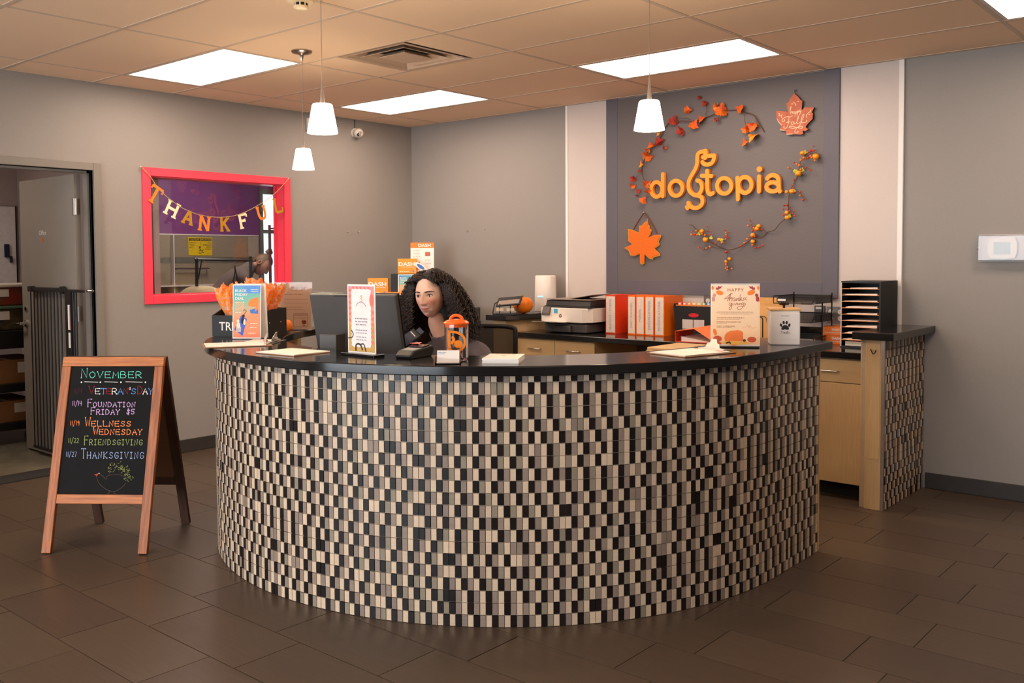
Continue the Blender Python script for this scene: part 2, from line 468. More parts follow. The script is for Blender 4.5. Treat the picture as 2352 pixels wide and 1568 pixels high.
# outside window of the grooming room
ow = empty('window_2', (GXW, 0, 0)); tag(ow, kind='structure')
m_alu = pm('dark_green_aluminium', (92, 104, 96), 0.4, var=0.04)
for b in ((OY0, OY0+0.05, OZ0, OZ1), (OY1-0.05, OY1, OZ0, OZ1)): MB().box(-0.12, 0.012, *b).build('window_stile', m_alu, ow)
for b in ((OY0+0.05, OY1-0.05, OZ1-0.06, OZ1), (OY0+0.05, OY1-0.05, 1.79, 1.83), (OY0+0.05, OY1-0.05, OZ0, OZ0+0.06)): MB().box(-0.10, 0.008, *b).build('window_rail', m_alu, ow)
m_frost = pm('frosted_film', (214, 232, 236), 0.6, trans=0.9, var=0.02)
MB().box(-0.060, -0.054, OY0+0.05, OY1-0.05, 1.83, OZ1-0.06).build('clear_pane', m_glass, ow)
MB().box(-0.060, -0.054, OY0+0.05, OY1-0.05, OZ0+0.06, 1.79).build('frosted_pane', m_frost, ow)
# storefront glazing behind the camera
sf = empty('window_3', (0, YMIN-0.07, 0)); tag(sf, kind='structure')
for k in range(5): MB().box(0.8+1.28*k, 0.86+1.28*k, -0.05, 0.05, 0.3, 2.45).build('mullion', m_alu, sf)
for k in range(4): MB().box(0.86+1.28*k, 2.08+1.28*k, -0.065, -0.058, 0.36, 2.39).build('glass_pane', m_glass, sf)
for z in (0.3, 2.39): MB().box(0.8, 6.0, -0.05, 0.05, z, z+0.06).build('window_rail', m_alu, sf)

# ---------------------------------------------------------------- recessed ceiling lights (they are what lights the room)
m_diff = pm('lit_diffuser', (255, 250, 244), 0.6, var=0.0, emit=PANEL_C, es=PANEL_E)
m_lframe = pm('light_frame', (225, 212, 200), 0.5, var=0.02)
def troffer(x0, y0, z, label, lx=AX, ly=BY, mat=None):
    e = empty('ceiling_light', (x0+lx/2, y0+ly/2, z), 0, label, 'ceiling light', 'recessed ceiling lights')
    a, b, fr = lx/2-0.013, ly/2-0.013, 0.022
    f = MB(); f.box(-a, a, -b, -b+fr, 0.0, 0.03); f.box(-a, a, b-fr, b, 0.0, 0.03); f.box(-a, -a+fr, -b+fr, b-fr, 0.0, 0.03); f.box(a-fr, a, -b+fr, b-fr, 0.0, 0.03)
    f.build('frame', m_lframe, e)
    MB().box(-a+fr, a-fr, -b+fr, b-fr, 0.010, 0.018).build('diffuser', mat or m_diff, e)
    return e
LB = ['lit ceiling light above the left wall, nearest the open office door', 'lit ceiling light in the far corner behind the pendant lamps',
      'lit ceiling light above the leaf garlands on the grey panel', 'lit ceiling light cut off by the top right picture corner']
m_diff_dim = pm('lit_diffuser_dimmed', (255, 250, 244), 0.6, var=0.0, emit=PANEL_C, es=PANEL_E*0.85)  # same diffuser, dimmed to keep the right wall darker
for k, (x, y) in enumerate(light_cells):
    troffer(x, y, H, mat=m_diff_dim if k in (3, 4) else None, label= LB[k] if k < 4 else ['recessed ceiling light above the camera, out of the picture', 'recessed ceiling light by the storefront end of the left wall, out of the picture', 'recessed ceiling light before the storefront glazing, out of the picture'][k-4])
m_diff2 = pm('lit_diffuser_back_rooms', (255, 250, 244), 0.6, var=0.0, emit=(1.0, 0.86, 0.74), es=7.0)  # for unseen lamps put in to light the two back rooms
troffer(-1.95, -1.3, H-0.03, 'unseen recessed ceiling light inside the grooming room', mat=m_diff2)
troffer(-1.95, -4.6, H-0.03, 'unseen recessed ceiling light inside the office', mat=m_diff2)
# ---------------------------------------------------------------- mosaic reception counter
m_maple = pm('pale_maple_laminate', (205, 172, 126), 0.45, var=0.07, scale=14, stretch=(9, 9, 0.5))
m_maple_h = pm('pale_maple_edge', (196, 166, 120), 0.5, var=0.06, scale=10, stretch=(0.6, 6, 9))
m_mgrout = pm('mosaic_grout', (182, 163, 142), 0.9, var=0.05)
m_mos = []
for nm, c, v in (('cream', (212, 188, 161), 0.04), ('cream_2', (205, 181, 156), 0.04), ('taupe', (144, 127, 114), 0.06), ('taupe_2', (136, 121, 111), 0.06), ('sage_grey', (140, 129, 112), 0.06), ('black', (27, 23, 22), 0.2), ('black_2', (33, 26, 25), 0.2)):
    m_mos.append(pm('mosaic_'+nm, c, 0.30 if 'black' in nm else 0.42, var=v, scale=12, stretch=(1, 1, 10), spec=0.4))
CC = Vector((3.125, -2.215)); RT = 1.600; ZT = 1.020
PW, PH = 0.0248, 0.0495
A_L = -165.0
def on_curve(s):
    """point and outward normal on the counter face, s = arc length from the left end"""
    arc = R(-A_L)*RT
    if s <= arc:
        a = R(A_L)+s/RT
        return CC+Vector((math.cos(a), math.sin(a)))*RT, Vector((math.cos(a), math.sin(a)))
    return Vector((CC.x+RT, CC.y+(s-arc))), Vector((1, 0))
ARC = R(-A_L)*RT; STR = 0.520; S_TOT = ARC+STR

desk = empty('reception_counter', (CC.x, CC.y, 0), 0, 'curved reception counter clad in cream, taupe and black mosaic tiles', 'counter')
def loc(p, z=0.0): return (p[0]-CC.x, p[1]-CC.y, z)
nseg = 120
prof_o = []; prof_i = []
for k in range(nseg+1):
    p, n = on_curve(S_TOT*k/nseg)
    prof_o.append(p-n*0.006); prof_i.append(p-n*0.13)
bd = MB()
for lst, flip in ((prof_o, 0), (prof_i, 1)):
    vs = [loc(p, 0.0) for p in lst]+[loc(p, ZT) for p in lst]; n = nseg+1
    fs = [(i, i+1, n+i+1, n+i) if not flip else (i+1, i, n+i, n+i+1) for i in range(nseg)]
    bd.add(vs, fs, flip)
n = nseg+1
vs = [loc(p, ZT) for p in prof_o]+[loc(p, ZT) for p in prof_i]
bd.add(vs, [(i, i+1, n+i+1, n+i) for i in range(nseg)], 0)
for i in (0, nseg):
    bd.add([loc(prof_o[i], 0), loc(prof_i[i], 0), loc(prof_i[i], ZT), loc(prof_o[i], ZT)], [(0, 1, 2, 3)], 1)
bd.build('body', [m_mgrout, m_maple], desk, smooth=30)
# maple end panel beside the walk-through
MB().box(CC.x+RT-0.135-CC.x, RT-0.003, STR, STR+0.012, 0, ZT).build('end_panel', m_maple, desk)

def mosaic_colour(r, c, seed):
    sh = (c+(r//7)*5)//12
    rr = random.Random(seed*7919+sh*131)
    ph = rr.randrange(3)
    drift = [0]
    for k in range(1, 24):
        st = rr.choice((1, 1, 1, 1, 1, 1, 2, 0)) if k % 2 else rr.choice((-1, -1, -1, -1, -1, -1, 1, 0))
        drift.append(drift[-1]+st)
    k = (c+ph+drift[r]) % 3
    q = random.Random(seed*17+r*977+c)
    if q.random() < 0.012: k = (k+1) % 3
    return (q.choice((5, 5, 6)) if k == 0 else q.choice((2, 2, 3, 4)) if k == 1 else q.choice((0, 0, 1)))
tile_src = {}
def tile_obj(mi, th, parent, hgt):
    key = (mi, round(hgt, 4))
    if key in tile_src: return share(tile_src[key], parent)
    a, b = 0.0118, hgt/2-0.0009
    t = MB()
    # face slightly pillowed: outer face inset
    vs = [(-a, 0, -b), (a, 0, -b), (a, 0, b), (-a, 0, b), (-a+0.001, -th, -b+0.001), (a-0.001, -th, -b+0.001), (a-0.001, -th, b-0.001), (-a+0.001, -th, b-0.001)]
    t.add(vs, [(0, 3, 2, 1), (4, 5, 6, 7), (0, 1, 5, 4), (1, 2, 6, 5), (2, 3, 7, 6), (3, 0, 4, 7)])
    o = t.build('mosaic_tile', m_mos[mi], parent); tile_src[key] = o
    return o
def lay_mosaic(parent, ncol, nrow, pt, seed, own, name):
    """pt(col) -> centre (local xy), normal; own(col,row) -> True if this tile is an object of its own"""
    st = MB()
    for c in range(ncol):
        p, nrm = pt(c); tx = Vector((-nrm.y, nrm.x))
        rz = math.atan2(nrm.y, nrm.x)+math.pi/2
        for r in range(nrow):
            z0 = r*PH; z1 = min(z0+PH, ZT if name == 'c' else 0.999)
            if z1-z0 < 0.008: continue
            h = z1-z0; zc = (z0+z1)/2
            mi = mosaic_colour(r, c, seed)
            if own(c, r) and h > PH-0.001:
                o = tile_obj(mi, 0.0065, parent, PH)
                o.location = (p.x-nrm.x*0.006, p.y-nrm.y*0.006, zc); o.rotation_euler = (0, 0, rz)
            else:
                a, b = 0.0118, h/2-0.0009
                q = []
                for off, ins in ((-0.006, 0.0), (0.0005, 0.001)):
                    for du, dz in ((-a+ins, -b+ins), (a-ins, -b+ins), (a-ins, b-ins), (-a+ins, b-ins)):
                        q.append((p.x+nrm.x*off+tx.x*du, p.y+nrm.y*off+tx.y*du, zc+dz))
                st.add(q, [(4, 5, 6, 7), (0, 1, 5, 4), (1, 2, 6, 5), (2, 3, 7, 6), (3, 0, 4, 7)], mi)
    o = st.build('mosaic_tile_field', m_mos, parent); o['kind'] = 'stuff'
NC = int(S_TOT/PW)
def pt_c(c):
    p, nn = on_curve((c+0.5)*PW+0.004); return p-CC, nn
a_cam = math.atan2(CAM.y-CC.y, CAM.x-CC.x)
c_cam = int((a_cam-R(A_L))*RT/PW)
lay_mosaic(desk, NC, 21, pt_c, 3, lambda c, r: c_cam-7 <= c <= c_cam+7, 'c')

# the continuous black worktop on it
def ring_top(name, ro, ri, z0, z1, a0, ystr, mat, label, cat):
    o_ = []; i_ = []
    for k in range(81):
        a = R(a0)*(1-k/80)
        o_.append((CC.x+ro*math.cos(a), CC.y+ro*math.sin(a))); i_.append((CC.x+ri*math.cos(a), CC.y+ri*math.sin(a)))
    if ystr > 0: o_.append((CC.x+ro, CC.y+ystr)); i_.append((CC.x+ri, CC.y+ystr))
    m = len(o_); b = MB()
    vs = [(*p, z1) for p in o_]+[(*p, z1) for p in i_]+[(*p, z0) for p in o_]+[(*p, z0) for p in i_]
    fs = []
    for i in range(m-1):
        fs += [(i, i+1, m+i+1, m+i), (2*m+i+1, 2*m+i, 3*m+i, 3*m+i+1), (2*m+i, 2*m+i+1, i+1, i), (m+i, m+i+1, 3*m+i+1, 3*m+i)]
    fs += [(0, m, 3*m, 2*m), (m-1, 3*m-1, 4*m-1, 2*m-1)]
    b.add(vs, fs)
    o = b.build(name, mat, None, smooth=40, bevel=0.004)
    return tag(o, label, cat)
ZC = 1.060
ring_top('counter_worktop', 1.648, 1.245, ZT, ZC, A_L, 0.560, m_black_top, 'curved glossy black worktop on the mosaic reception counter', 'worktop')
m_desk = pm('dark_desk_laminate', (44, 40, 38), 0.3, var=0.15)
ring_top('work_desk_top', 1.455, 0.80, 0.71, 0.74, -160.0, 0, m_desk, 'lower dark desk top on the staff side of the mosaic counter', 'desk')

# ---------------------------------------------------------------- low end walls (mosaic one on the right, maple one on the left)
pr = empty('low_end_wall', (4.645, -0.37, 0), 0, 'low mosaic end wall with black cap and hook beside the grey wall', 'low wall')
def L_(x, y): return x-4.645, y+0.37
MB().box(4.585-4.645, 4.714-4.645, -0.36, 0.355, 0, 0.999).build('body', [m_mgrout], pr)
def pt_p(c): return Vector((4.72-4.645, -0.735+0.37+0.006+(c+0.5)*PW)), Vector((1, 0))
lay_mosaic(pr, 29, 21, pt_p, 11, lambda c, r: c < 15 and r < 20, 'p')
MB().box(4.575-4.645, 4.612-4.645, -0.352, -0.330, 0.0, 0.999).build('rear_board', m_maple, pr)
MB().box(4.612-4.645, 4.705-4.645, -0.378, -0.360, 0.0, 0.999).build('front_board', m_maple, pr, bevel=0.002)
MB().box(4.640-4.645, 4.698-4.645, -0.382, -0.378, 0.30, 0.978).build('patch_board', m_maple, pr, bevel=0.001)
MB().box(4.706-4.645, 4.722-4.645, -0.378, -0.364, 0.0, 0.999).build('corner_trim', pm('corner_trim_metal', (168, 150, 138), 0.35, metal=0.7), pr)
hk = MB().tube([(0.000, -0.384, 0.938), (0.004, -0.40, 0.945), (0.010, -0.405, 0.935), (0.013, -0.40, 0.925), (0.020, -0.408, 0.918), (0.030, -0.405, 0.925), (0.038, -0.41, 0.942)], 0.0028, 6)
hk.build('hook', m_dark, pr, smooth=60)
MB().box(4.548-4.645, 4.785-4.645, -0.425, 0.368, 0.999, 1.042).build('cap', m_black_top, pr, bevel=0.004)

pl = empty('low_end_wall', (1.765, -0.37, 0), 0, 'low maple end wall with black cap at the left end of the back counter', 'low wall')
MB().box(-0.065, 0.065, -0.375, 0.368, 0, 0.999).build('body', m_maple, pl)
MB().box(-0.105, 0.105, -0.425, 0.368, 0.999, 1.042).build('cap', m_black_top, pl, bevel=0.004)

# ---------------------------------------------------------------- back counter: cabinets, worktop
tag(MB().box(1.835, 4.575, -0.650, -0.014, 0.865, 0.905).build('back_worktop', m_black_top, bevel=0.004), 'long straight black worktop along the back wall under the binders', 'worktop')
tag(MB().box(1.835, 4.575, -0.034, -0.0135, 0.906, 1.003).build('backsplash', m_black_top, bevel=0.002), 'low black backsplash strip behind the printer and binders', 'backsplash')
def pull(parent, x, y, z, L=0.115):
    p = MB().tube([(x-L/2, y, z), (x-L/2+0.002, y-0.026, z+0.002), (x+L/2-0.002, y-0.026, z+0.002), (x+L/2, y, z)], 0.0052, 8)
    return p.build('handle', m_steel, parent, smooth=50)
def cabinet(name, x0, x1, nd, label, door_split=1):
    e = empty(name, ((x0+x1)/2, -0.32, 0), 0, label, 'cabinet'); w2 = (x1-x0)/2
    MB().box(-w2, w2, -0.28, 0.29, 0.10, 0.864).build('body', m_maple, e)
    MB().box(-w2+0.01, w2-0.01, -0.21, 0.28, 0.0, 0.10).build('toe_kick', m_gap, e)
    dw = 2*w2/nd
    for k in range(nd):
        a, b = -w2+dw*k+0.002, -w2+dw*(k+1)-0.002
        d = MB().box(a, b, -0.300, -0.281, 0.716, 0.856).build('drawer', m_maple_h, e, bevel=0.0015)
        pull(d, (a+b)/2 if nd > 1 else a+0.105, -0.300, 0.782)
        f = MB().box(a, b, -0.300, -0.281, 0.098, 0.711).build('door', m_maple, e, bevel=0.0015)
    return e
cabinet('base_cabinet', 1.835, 2.585, 2, 'maple base cabinet with two drawers under the printer')
cabinet('base_cabinet', 4.24, 4.572, 1, 'maple base cabinet with one drawer beside the mosaic end wall')
tag(MB().box(2.59, 4.235, -0.05, -0.036, 0.0, 0.864).build('knee_space_shade', pm('knee_shade_brown', (96, 70, 48), 0.6, var=0.1), bevel=0.001), 'dark brown sheet added as shade in the open knee space under the back worktop', 'panel')  # brown sheet stands in for shade, the wall behind is white
fc = empty('file_cabinet', (3.62, -0.98, 0), 0, 'maple file cabinet top showing above the worktop near the clipboard', 'cabinet')
MB().box(-0.24, 0.36, -0.19, 0.20, 0.0, 0.915).build('body', m_maple, fc, bevel=0.006)
for k in range(3):
    d = MB().box(-0.235, 0.355, -0.21, -0.191, 0.02+0.295*k, 0.305+0.295*k).build('drawer', m_maple_h, fc, bevel=0.002); pull(d, 0.06, -0.21, 0.18+0.3*k)

# ---------------------------------------------------------------- grey feature panel with printed bone herringbone
def bone_mat():
    m = bpy.data.materials.new('bone_pattern_wallcovering'); m.use_nodes = True; nt = m.node_tree; b = nt.nodes['Principled BSDF']
    b.inputs['Roughness'].default_value = 0.55
    tc = nt.nodes.new('ShaderNodeTexCoord'); sp = nt.nodes.new('ShaderNodeSeparateXYZ'); nt.links.new(tc.outputs['Object'], sp.inputs[0])
    def mth(op, a, b_=None, c=None):
        n = nt.nodes.new('ShaderNodeMath'); n.operation = op
        for i, v in enumerate((a, b_, c)):
            if v is None: continue
            if isinstance(v, (int, float)): n.inputs[i].default_value = v
            else: nt.links.new(v, n.inputs[i])
        return n.outputs[0]
    x = sp.outputs['X']; z = sp.outputs['Z']
    # alternate columns lean left and right: a herringbone of rounded dog-bone outlines
    colw = 0.058
    ci = mth('FLOOR', mth('DIVIDE', x, colw))
    par = mth('SUBTRACT', mth('MULTIPLY', mth('MODULO', mth('ABSOLUTE', ci), 2.0), 2.0), 1.0)
    xl = mth('SUBTRACT', mth('SUBTRACT', x, mth('MULTIPLY', ci, colw)), colw/2)
    v = mth('MULTIPLY_ADD', mth('MULTIPLY', xl, par), 0.8, z)
    fr = mth('FRACT', mth('DIVIDE', v, 0.030))
    t = mth('ABSOLUTE', mth('SUBTRACT', fr, 0.5))
    knob = mth('MULTIPLY', mth('POWER', mth('ABSOLUTE', mth('DIVIDE', xl, colw/2)), 6.0), 0.16)
    e1 = mth('LESS_THAN', mth('ABSOLUTE', mth('SUBTRACT', t, mth('ADD', knob, 0.20))), 0.055)
    mx = nt.nodes.new('ShaderNodeMix'); mx.data_type = 'RGBA'
    nt.links.new(e1, mx.inputs[0])
    mx.inputs[6].default_value = (*lin((98, 90, 89)), 1); mx.inputs[7].default_value = (*lin((106, 98, 96)), 1)
    nt.links.new(mx.outputs[2], b.inputs['Base Color'])
    return m
fp = empty('feature_panel', (3.22, -0.012, 1.201), 0, 'large grey framed wall panel printed with a faint bone herringbone', 'wall panel')
MB().box(-0.835, 0.835, -0.012, 0.0, 0.10, 1.535).build('pattern_field', bone_mat(), fp)
MB().box(-0.943, -0.835, -0.0145, 0.0, 0.0, 1.538).build('frame_side', m_panelf, fp, bevel=0.002)
MB().box(0.835, 0.943, -0.0145, 0.0, 0.0, 1.538).build('frame_side', m_panelf, fp, bevel=0.002)
MB().box(-0.835, 0.835, -0.0145, 0.0, 0.0, 0.108).build('frame_bottom', m_panelf, fp, bevel=0.002)
# traced outlines on the back wall, metres (x along the wall, z up)
LOGO = {'d': [('c', [(2.816, 2.001), (2.813, 1.984), (2.806, 1.969), (2.796, 1.957), (2.782, 1.95), (2.767, 1.948), (2.752, 1.951), (2.738, 1.96), (2.727, 1.972), (2.72, 1.988), (2.717, 2.006), (2.72, 2.023), (2.727, 2.038), (2.738, 2.05), (2.751, 2.057), (2.767, 2.059), (2.782, 2.055), (2.795, 2.047), (2.806, 2.034), (2.813, 2.018)]), ('o', [(2.821, 2.117), (2.821, 2.07), (2.821, 2.008), (2.821, 1.949)])], 'o': [('c', [(2.991, 2.0), (2.988, 1.983), (2.981, 1.968), (2.968, 1.956), (2.953, 1.949), (2.936, 1.947), (2.918, 1.95), (2.903, 1.959), (2.89, 1.972), (2.882, 1.989), (2.879, 2.006), (2.882, 2.024), (2.89, 2.039), (2.903, 2.051), (2.918, 2.058), (2.935, 2.06), (2.953, 2.056), (2.968, 2.047), (2.98, 2.034), (2.988, 2.018)])], 'g': [('o', [(3.171, 2.261), (3.141, 2.258), (3.121, 2.245), (3.115, 2.22), (3.114, 2.179), (3.1, 2.138), (3.071, 2.096), (3.047, 2.053), (3.041, 2.011), (3.055, 1.973), (3.087, 1.948), (3.116, 1.941), (3.145, 1.931), (3.159, 1.905), (3.153, 1.873), (3.124, 1.852), (3.09, 1.85), (3.058, 1.863), (3.041, 1.889)]), ('o', [(3.115, 2.052), (3.138, 2.042), (3.153, 2.014), (3.152, 1.982), (3.134, 1.954), (3.105, 1.941)]), ('o', [(3.171, 2.262), (3.185, 2.263), (3.185, 2.243), (3.172, 2.225), (3.162, 2.22)]), ('o', [(3.18, 2.211), (3.193, 2.224), (3.223, 2.225), (3.254, 2.225)]), ('o', [(3.255, 2.223), (3.25, 2.192), (3.231, 2.168), (3.198, 2.163), (3.172, 2.17), (3.159, 2.184)]), ('o', [(3.031, 1.859), (3.037, 1.85)])], 't': [('o', [(3.197, 2.118), (3.198, 2.072), (3.199, 1.989), (3.207, 1.956), (3.225, 1.945), (3.245, 1.952)]), ('o', [(3.154, 2.084), (3.193, 2.081), (3.232, 2.077)])], 'o_2': [('c', [(3.392, 1.997), (3.389, 1.979), (3.381, 1.964), (3.369, 1.953), (3.353, 1.945), (3.336, 1.944), (3.318, 1.947), (3.302, 1.956), (3.289, 1.969), (3.281, 1.985), (3.278, 2.003), (3.281, 2.02), (3.289, 2.035), (3.301, 2.047), (3.317, 2.054), (3.335, 2.056), (3.352, 2.052), (3.368, 2.043), (3.381, 2.03), (3.389, 2.014)])], 'p': [('o', [(3.44, 2.052), (3.442, 1.985), (3.444, 1.898)]), ('c', [(3.549, 1.995), (3.547, 1.978), (3.54, 1.962), (3.529, 1.951), (3.515, 1.943), (3.499, 1.941), (3.483, 1.945), (3.469, 1.954), (3.457, 1.967), (3.45, 1.983), (3.447, 2.0), (3.449, 2.017), (3.457, 2.033), (3.468, 2.044), (3.482, 2.052), (3.498, 2.053), (3.514, 2.05), (3.528, 2.041), (3.539, 2.028), (3.547, 2.012)])], 'i': [('o', [(3.606, 2.051), (3.606, 2.003), (3.606, 1.946)]), ('d', [(3.608, 2.102)])], 'a': [('o', [(3.668, 2.033), (3.681, 2.048), (3.709, 2.054), (3.737, 2.044), (3.751, 2.018), (3.753, 1.977), (3.754, 1.951), (3.761, 1.939)]), ('c', [(3.754, 1.97), (3.752, 1.961), (3.746, 1.952), (3.736, 1.946), (3.723, 1.942), (3.709, 1.941), (3.695, 1.943), (3.682, 1.949), (3.671, 1.956), (3.665, 1.965), (3.662, 1.975), (3.665, 1.985), (3.671, 1.993), (3.681, 2.0), (3.694, 2.004), (3.708, 2.004), (3.722, 2.002), (3.735, 1.997), (3.745, 1.989), (3.752, 1.98)])]}
LEAF_A = [(2.672, 1.787), (2.668, 1.768), (2.633, 1.746), (2.622, 1.731), (2.598, 1.733), (2.594, 1.678), (2.539, 1.702), (2.492, 1.71), (2.498, 1.653), (2.496, 1.616), (2.532, 1.589), (2.456, 1.56), (2.5, 1.539), (2.516, 1.502), (2.559, 1.495), (2.604, 1.512), (2.606, 1.439), (2.626, 1.429), (2.645, 1.437), (2.648, 1.508), (2.684, 1.478), (2.719, 1.468), (2.73, 1.485), (2.787, 1.497), (2.783, 1.514), (2.738, 1.553), (2.776, 1.573), (2.783, 1.586), (2.772, 1.602), (2.794, 1.641), (2.798, 1.659), (2.741, 1.658), (2.699, 1.646), (2.684, 1.64), (2.699, 1.662), (2.711, 1.692), (2.695, 1.708), (2.694, 1.728), (2.68, 1.738)]
LEAF_A_STR = [(2.539, 1.702), (2.59, 1.774), (2.639, 1.835), (2.684, 1.784), (2.726, 1.721), (2.76, 1.661)]
LEAF_B = [(3.857, 2.606), (3.863, 2.599), (3.871, 2.59), (3.883, 2.58), (3.893, 2.568), (3.901, 2.555), (3.916, 2.545), (3.913, 2.516), (3.91, 2.484), (3.934, 2.502), (3.958, 2.497), (3.999, 2.494), (3.982, 2.461), (3.991, 2.453), (3.989, 2.438), (3.989, 2.417), (3.966, 2.397), (3.941, 2.373), (3.945, 2.359), (3.962, 2.351), (3.94, 2.341), (3.916, 2.342), (3.926, 2.325), (3.908, 2.319), (3.869, 2.324), (3.841, 2.326), (3.802, 2.328), (3.802, 2.349), (3.782, 2.358), (3.75, 2.363), (3.755, 2.371), (3.77, 2.389), (3.753, 2.404), (3.738, 2.427), (3.728, 2.447), (3.73, 2.457), (3.725, 2.499), (3.762, 2.494), (3.796, 2.487), (3.813, 2.481), (3.805, 2.509), (3.8, 2.542), (3.819, 2.553), (3.826, 2.568), (3.838, 2.583)]
LEAF_B_INK = [[(3.831, 2.464), (3.83, 2.492), (3.836, 2.516), (3.83, 2.51), (3.828, 2.483), (3.831, 2.466), (3.838, 2.482), (3.844, 2.481), (3.845, 2.47)], [(3.858, 2.48), (3.852, 2.479), (3.853, 2.469), (3.86, 2.47), (3.86, 2.479), (3.862, 2.468)], [(3.868, 2.479), (3.863, 2.447)], [(3.868, 2.476), (3.875, 2.478), (3.876, 2.469), (3.868, 2.467)], [(3.882, 2.482), (3.879, 2.452)], [(3.882, 2.479), (3.888, 2.481), (3.889, 2.472), (3.882, 2.47)], [(3.894, 2.487), (3.895, 2.476), (3.902, 2.477)], [(3.906, 2.493), (3.903, 2.47), (3.894, 2.451)], [(3.844, 2.454), (3.834, 2.448), (3.796, 2.449), (3.774, 2.438), (3.772, 2.422), (3.784, 2.421), (3.79, 2.428), (3.784, 2.434)], [(3.82, 2.446), (3.818, 2.413), (3.808, 2.38), (3.796, 2.372), (3.783, 2.377), (3.786, 2.389)], [(3.801, 2.41), (3.82, 2.413), (3.83, 2.412)], [(3.856, 2.409), (3.844, 2.413), (3.837, 2.404), (3.842, 2.393), (3.854, 2.398), (3.857, 2.411), (3.859, 2.395)], [(3.866, 2.395), (3.875, 2.405), (3.889, 2.435), (3.888, 2.445), (3.88, 2.432), (3.877, 2.407), (3.883, 2.395), (3.892, 2.397)], [(3.892, 2.397), (3.911, 2.411), (3.927, 2.445), (3.925, 2.456), (3.914, 2.442), (3.91, 2.415), (3.916, 2.399), (3.935, 2.399), (3.949, 2.405), (3.944, 2.412)], [(3.911, 2.402), (3.895, 2.38), (3.876, 2.369), (3.845, 2.367), (3.823, 2.376), (3.828, 2.382), (3.852, 2.38), (3.876, 2.369), (3.904, 2.375), (3.918, 2.371), (3.911, 2.361), (3.876, 2.369)], [(3.876, 2.366), (3.864, 2.349), (3.864, 2.336), (3.878, 2.332), (3.888, 2.34), (3.881, 2.345)], [(3.744, 2.48), (3.754, 2.474), (3.747, 2.468), (3.757, 2.46), (3.771, 2.468)], [(3.764, 2.464), (3.766, 2.446)], [(3.972, 2.479), (3.974, 2.472), (3.958, 2.46), (3.944, 2.446), (3.945, 2.432)], [(3.96, 2.449), (3.967, 2.448)], [(3.853, 2.546), (3.867, 2.529), (3.87, 2.519)], [(3.838, 2.534), (3.85, 2.533)], [(3.881, 2.547), (3.888, 2.544)], [(3.806, 2.329), (3.845, 2.328)], [(3.757, 2.364), (3.787, 2.359)], [(3.735, 2.44), (3.747, 2.418), (3.767, 2.397)]]
VINE1 = [[(2.714, 1.973), (2.7, 2.029), (2.649, 2.087), (2.623, 2.139), (2.623, 2.188), (2.649, 2.242), (2.699, 2.312), (2.75, 2.357), (2.792, 2.408), (2.827, 2.466), (2.876, 2.504), (2.96, 2.504), (3.048, 2.493), (3.115, 2.498), (3.169, 2.51), (3.267, 2.532), (3.283, 2.549), (3.364, 2.543), (3.419, 2.538), (3.492, 2.513), (3.551, 2.49), (3.572, 2.469), (3.596, 2.423), (3.629, 2.365)], [(3.489, 2.51), (3.489, 2.472), (3.497, 2.421)], [(3.566, 2.472), (3.587, 2.418), (3.596, 2.401)], [(2.799, 2.359), (2.835, 2.32), (2.853, 2.297)], [(3.175, 2.527), (3.188, 2.584), (3.158, 2.626)], [(2.953, 2.526), (3.014, 2.52), (3.055, 2.504)]]
LEAVES1 = [(2.911, 2.512, 0.04, 20), (2.967, 2.435, 0.035, -40), (3.085, 2.465, 0.041, 30), (3.136, 2.493, 0.039, -20), (3.034, 2.574, 0.032, 80), (2.771, 2.435, 0.027, 10), (2.792, 2.363, 0.037, 60), (2.721, 2.344, 0.033, -50), (2.671, 2.262, 0.05, 20), (2.681, 2.304, 0.027, -30), (2.62, 2.204, 0.027, 10), (2.605, 2.155, 0.021, 0), (2.553, 2.096, 0.028, 30), (2.546, 2.04, 0.025, -10), (2.601, 2.0, 0.021, -60), (2.583, 1.963, 0.017, -40), (2.649, 1.926, 0.032, 20), (2.678, 2.046, 0.037, -30), (2.693, 1.986, 0.032, -60), (2.835, 2.314, 0.017, -45), (3.171, 2.613, 0.023, -50), (3.125, 2.659, 0.017, 40), (3.273, 2.479, 0.019, -50), (2.984, 2.406, 0.017, -40), (3.26, 2.577, 0.032, 60), (3.314, 2.545, 0.053, 0), (3.455, 2.54, 0.033, -60), (3.501, 2.391, 0.032, 10), (3.552, 2.411, 0.04, -70), (3.561, 2.338, 0.046, -80), (3.488, 2.298, 0.031, 0), (3.271, 2.48, 0.019, -45), (3.264, 2.576, 0.029, 40)]
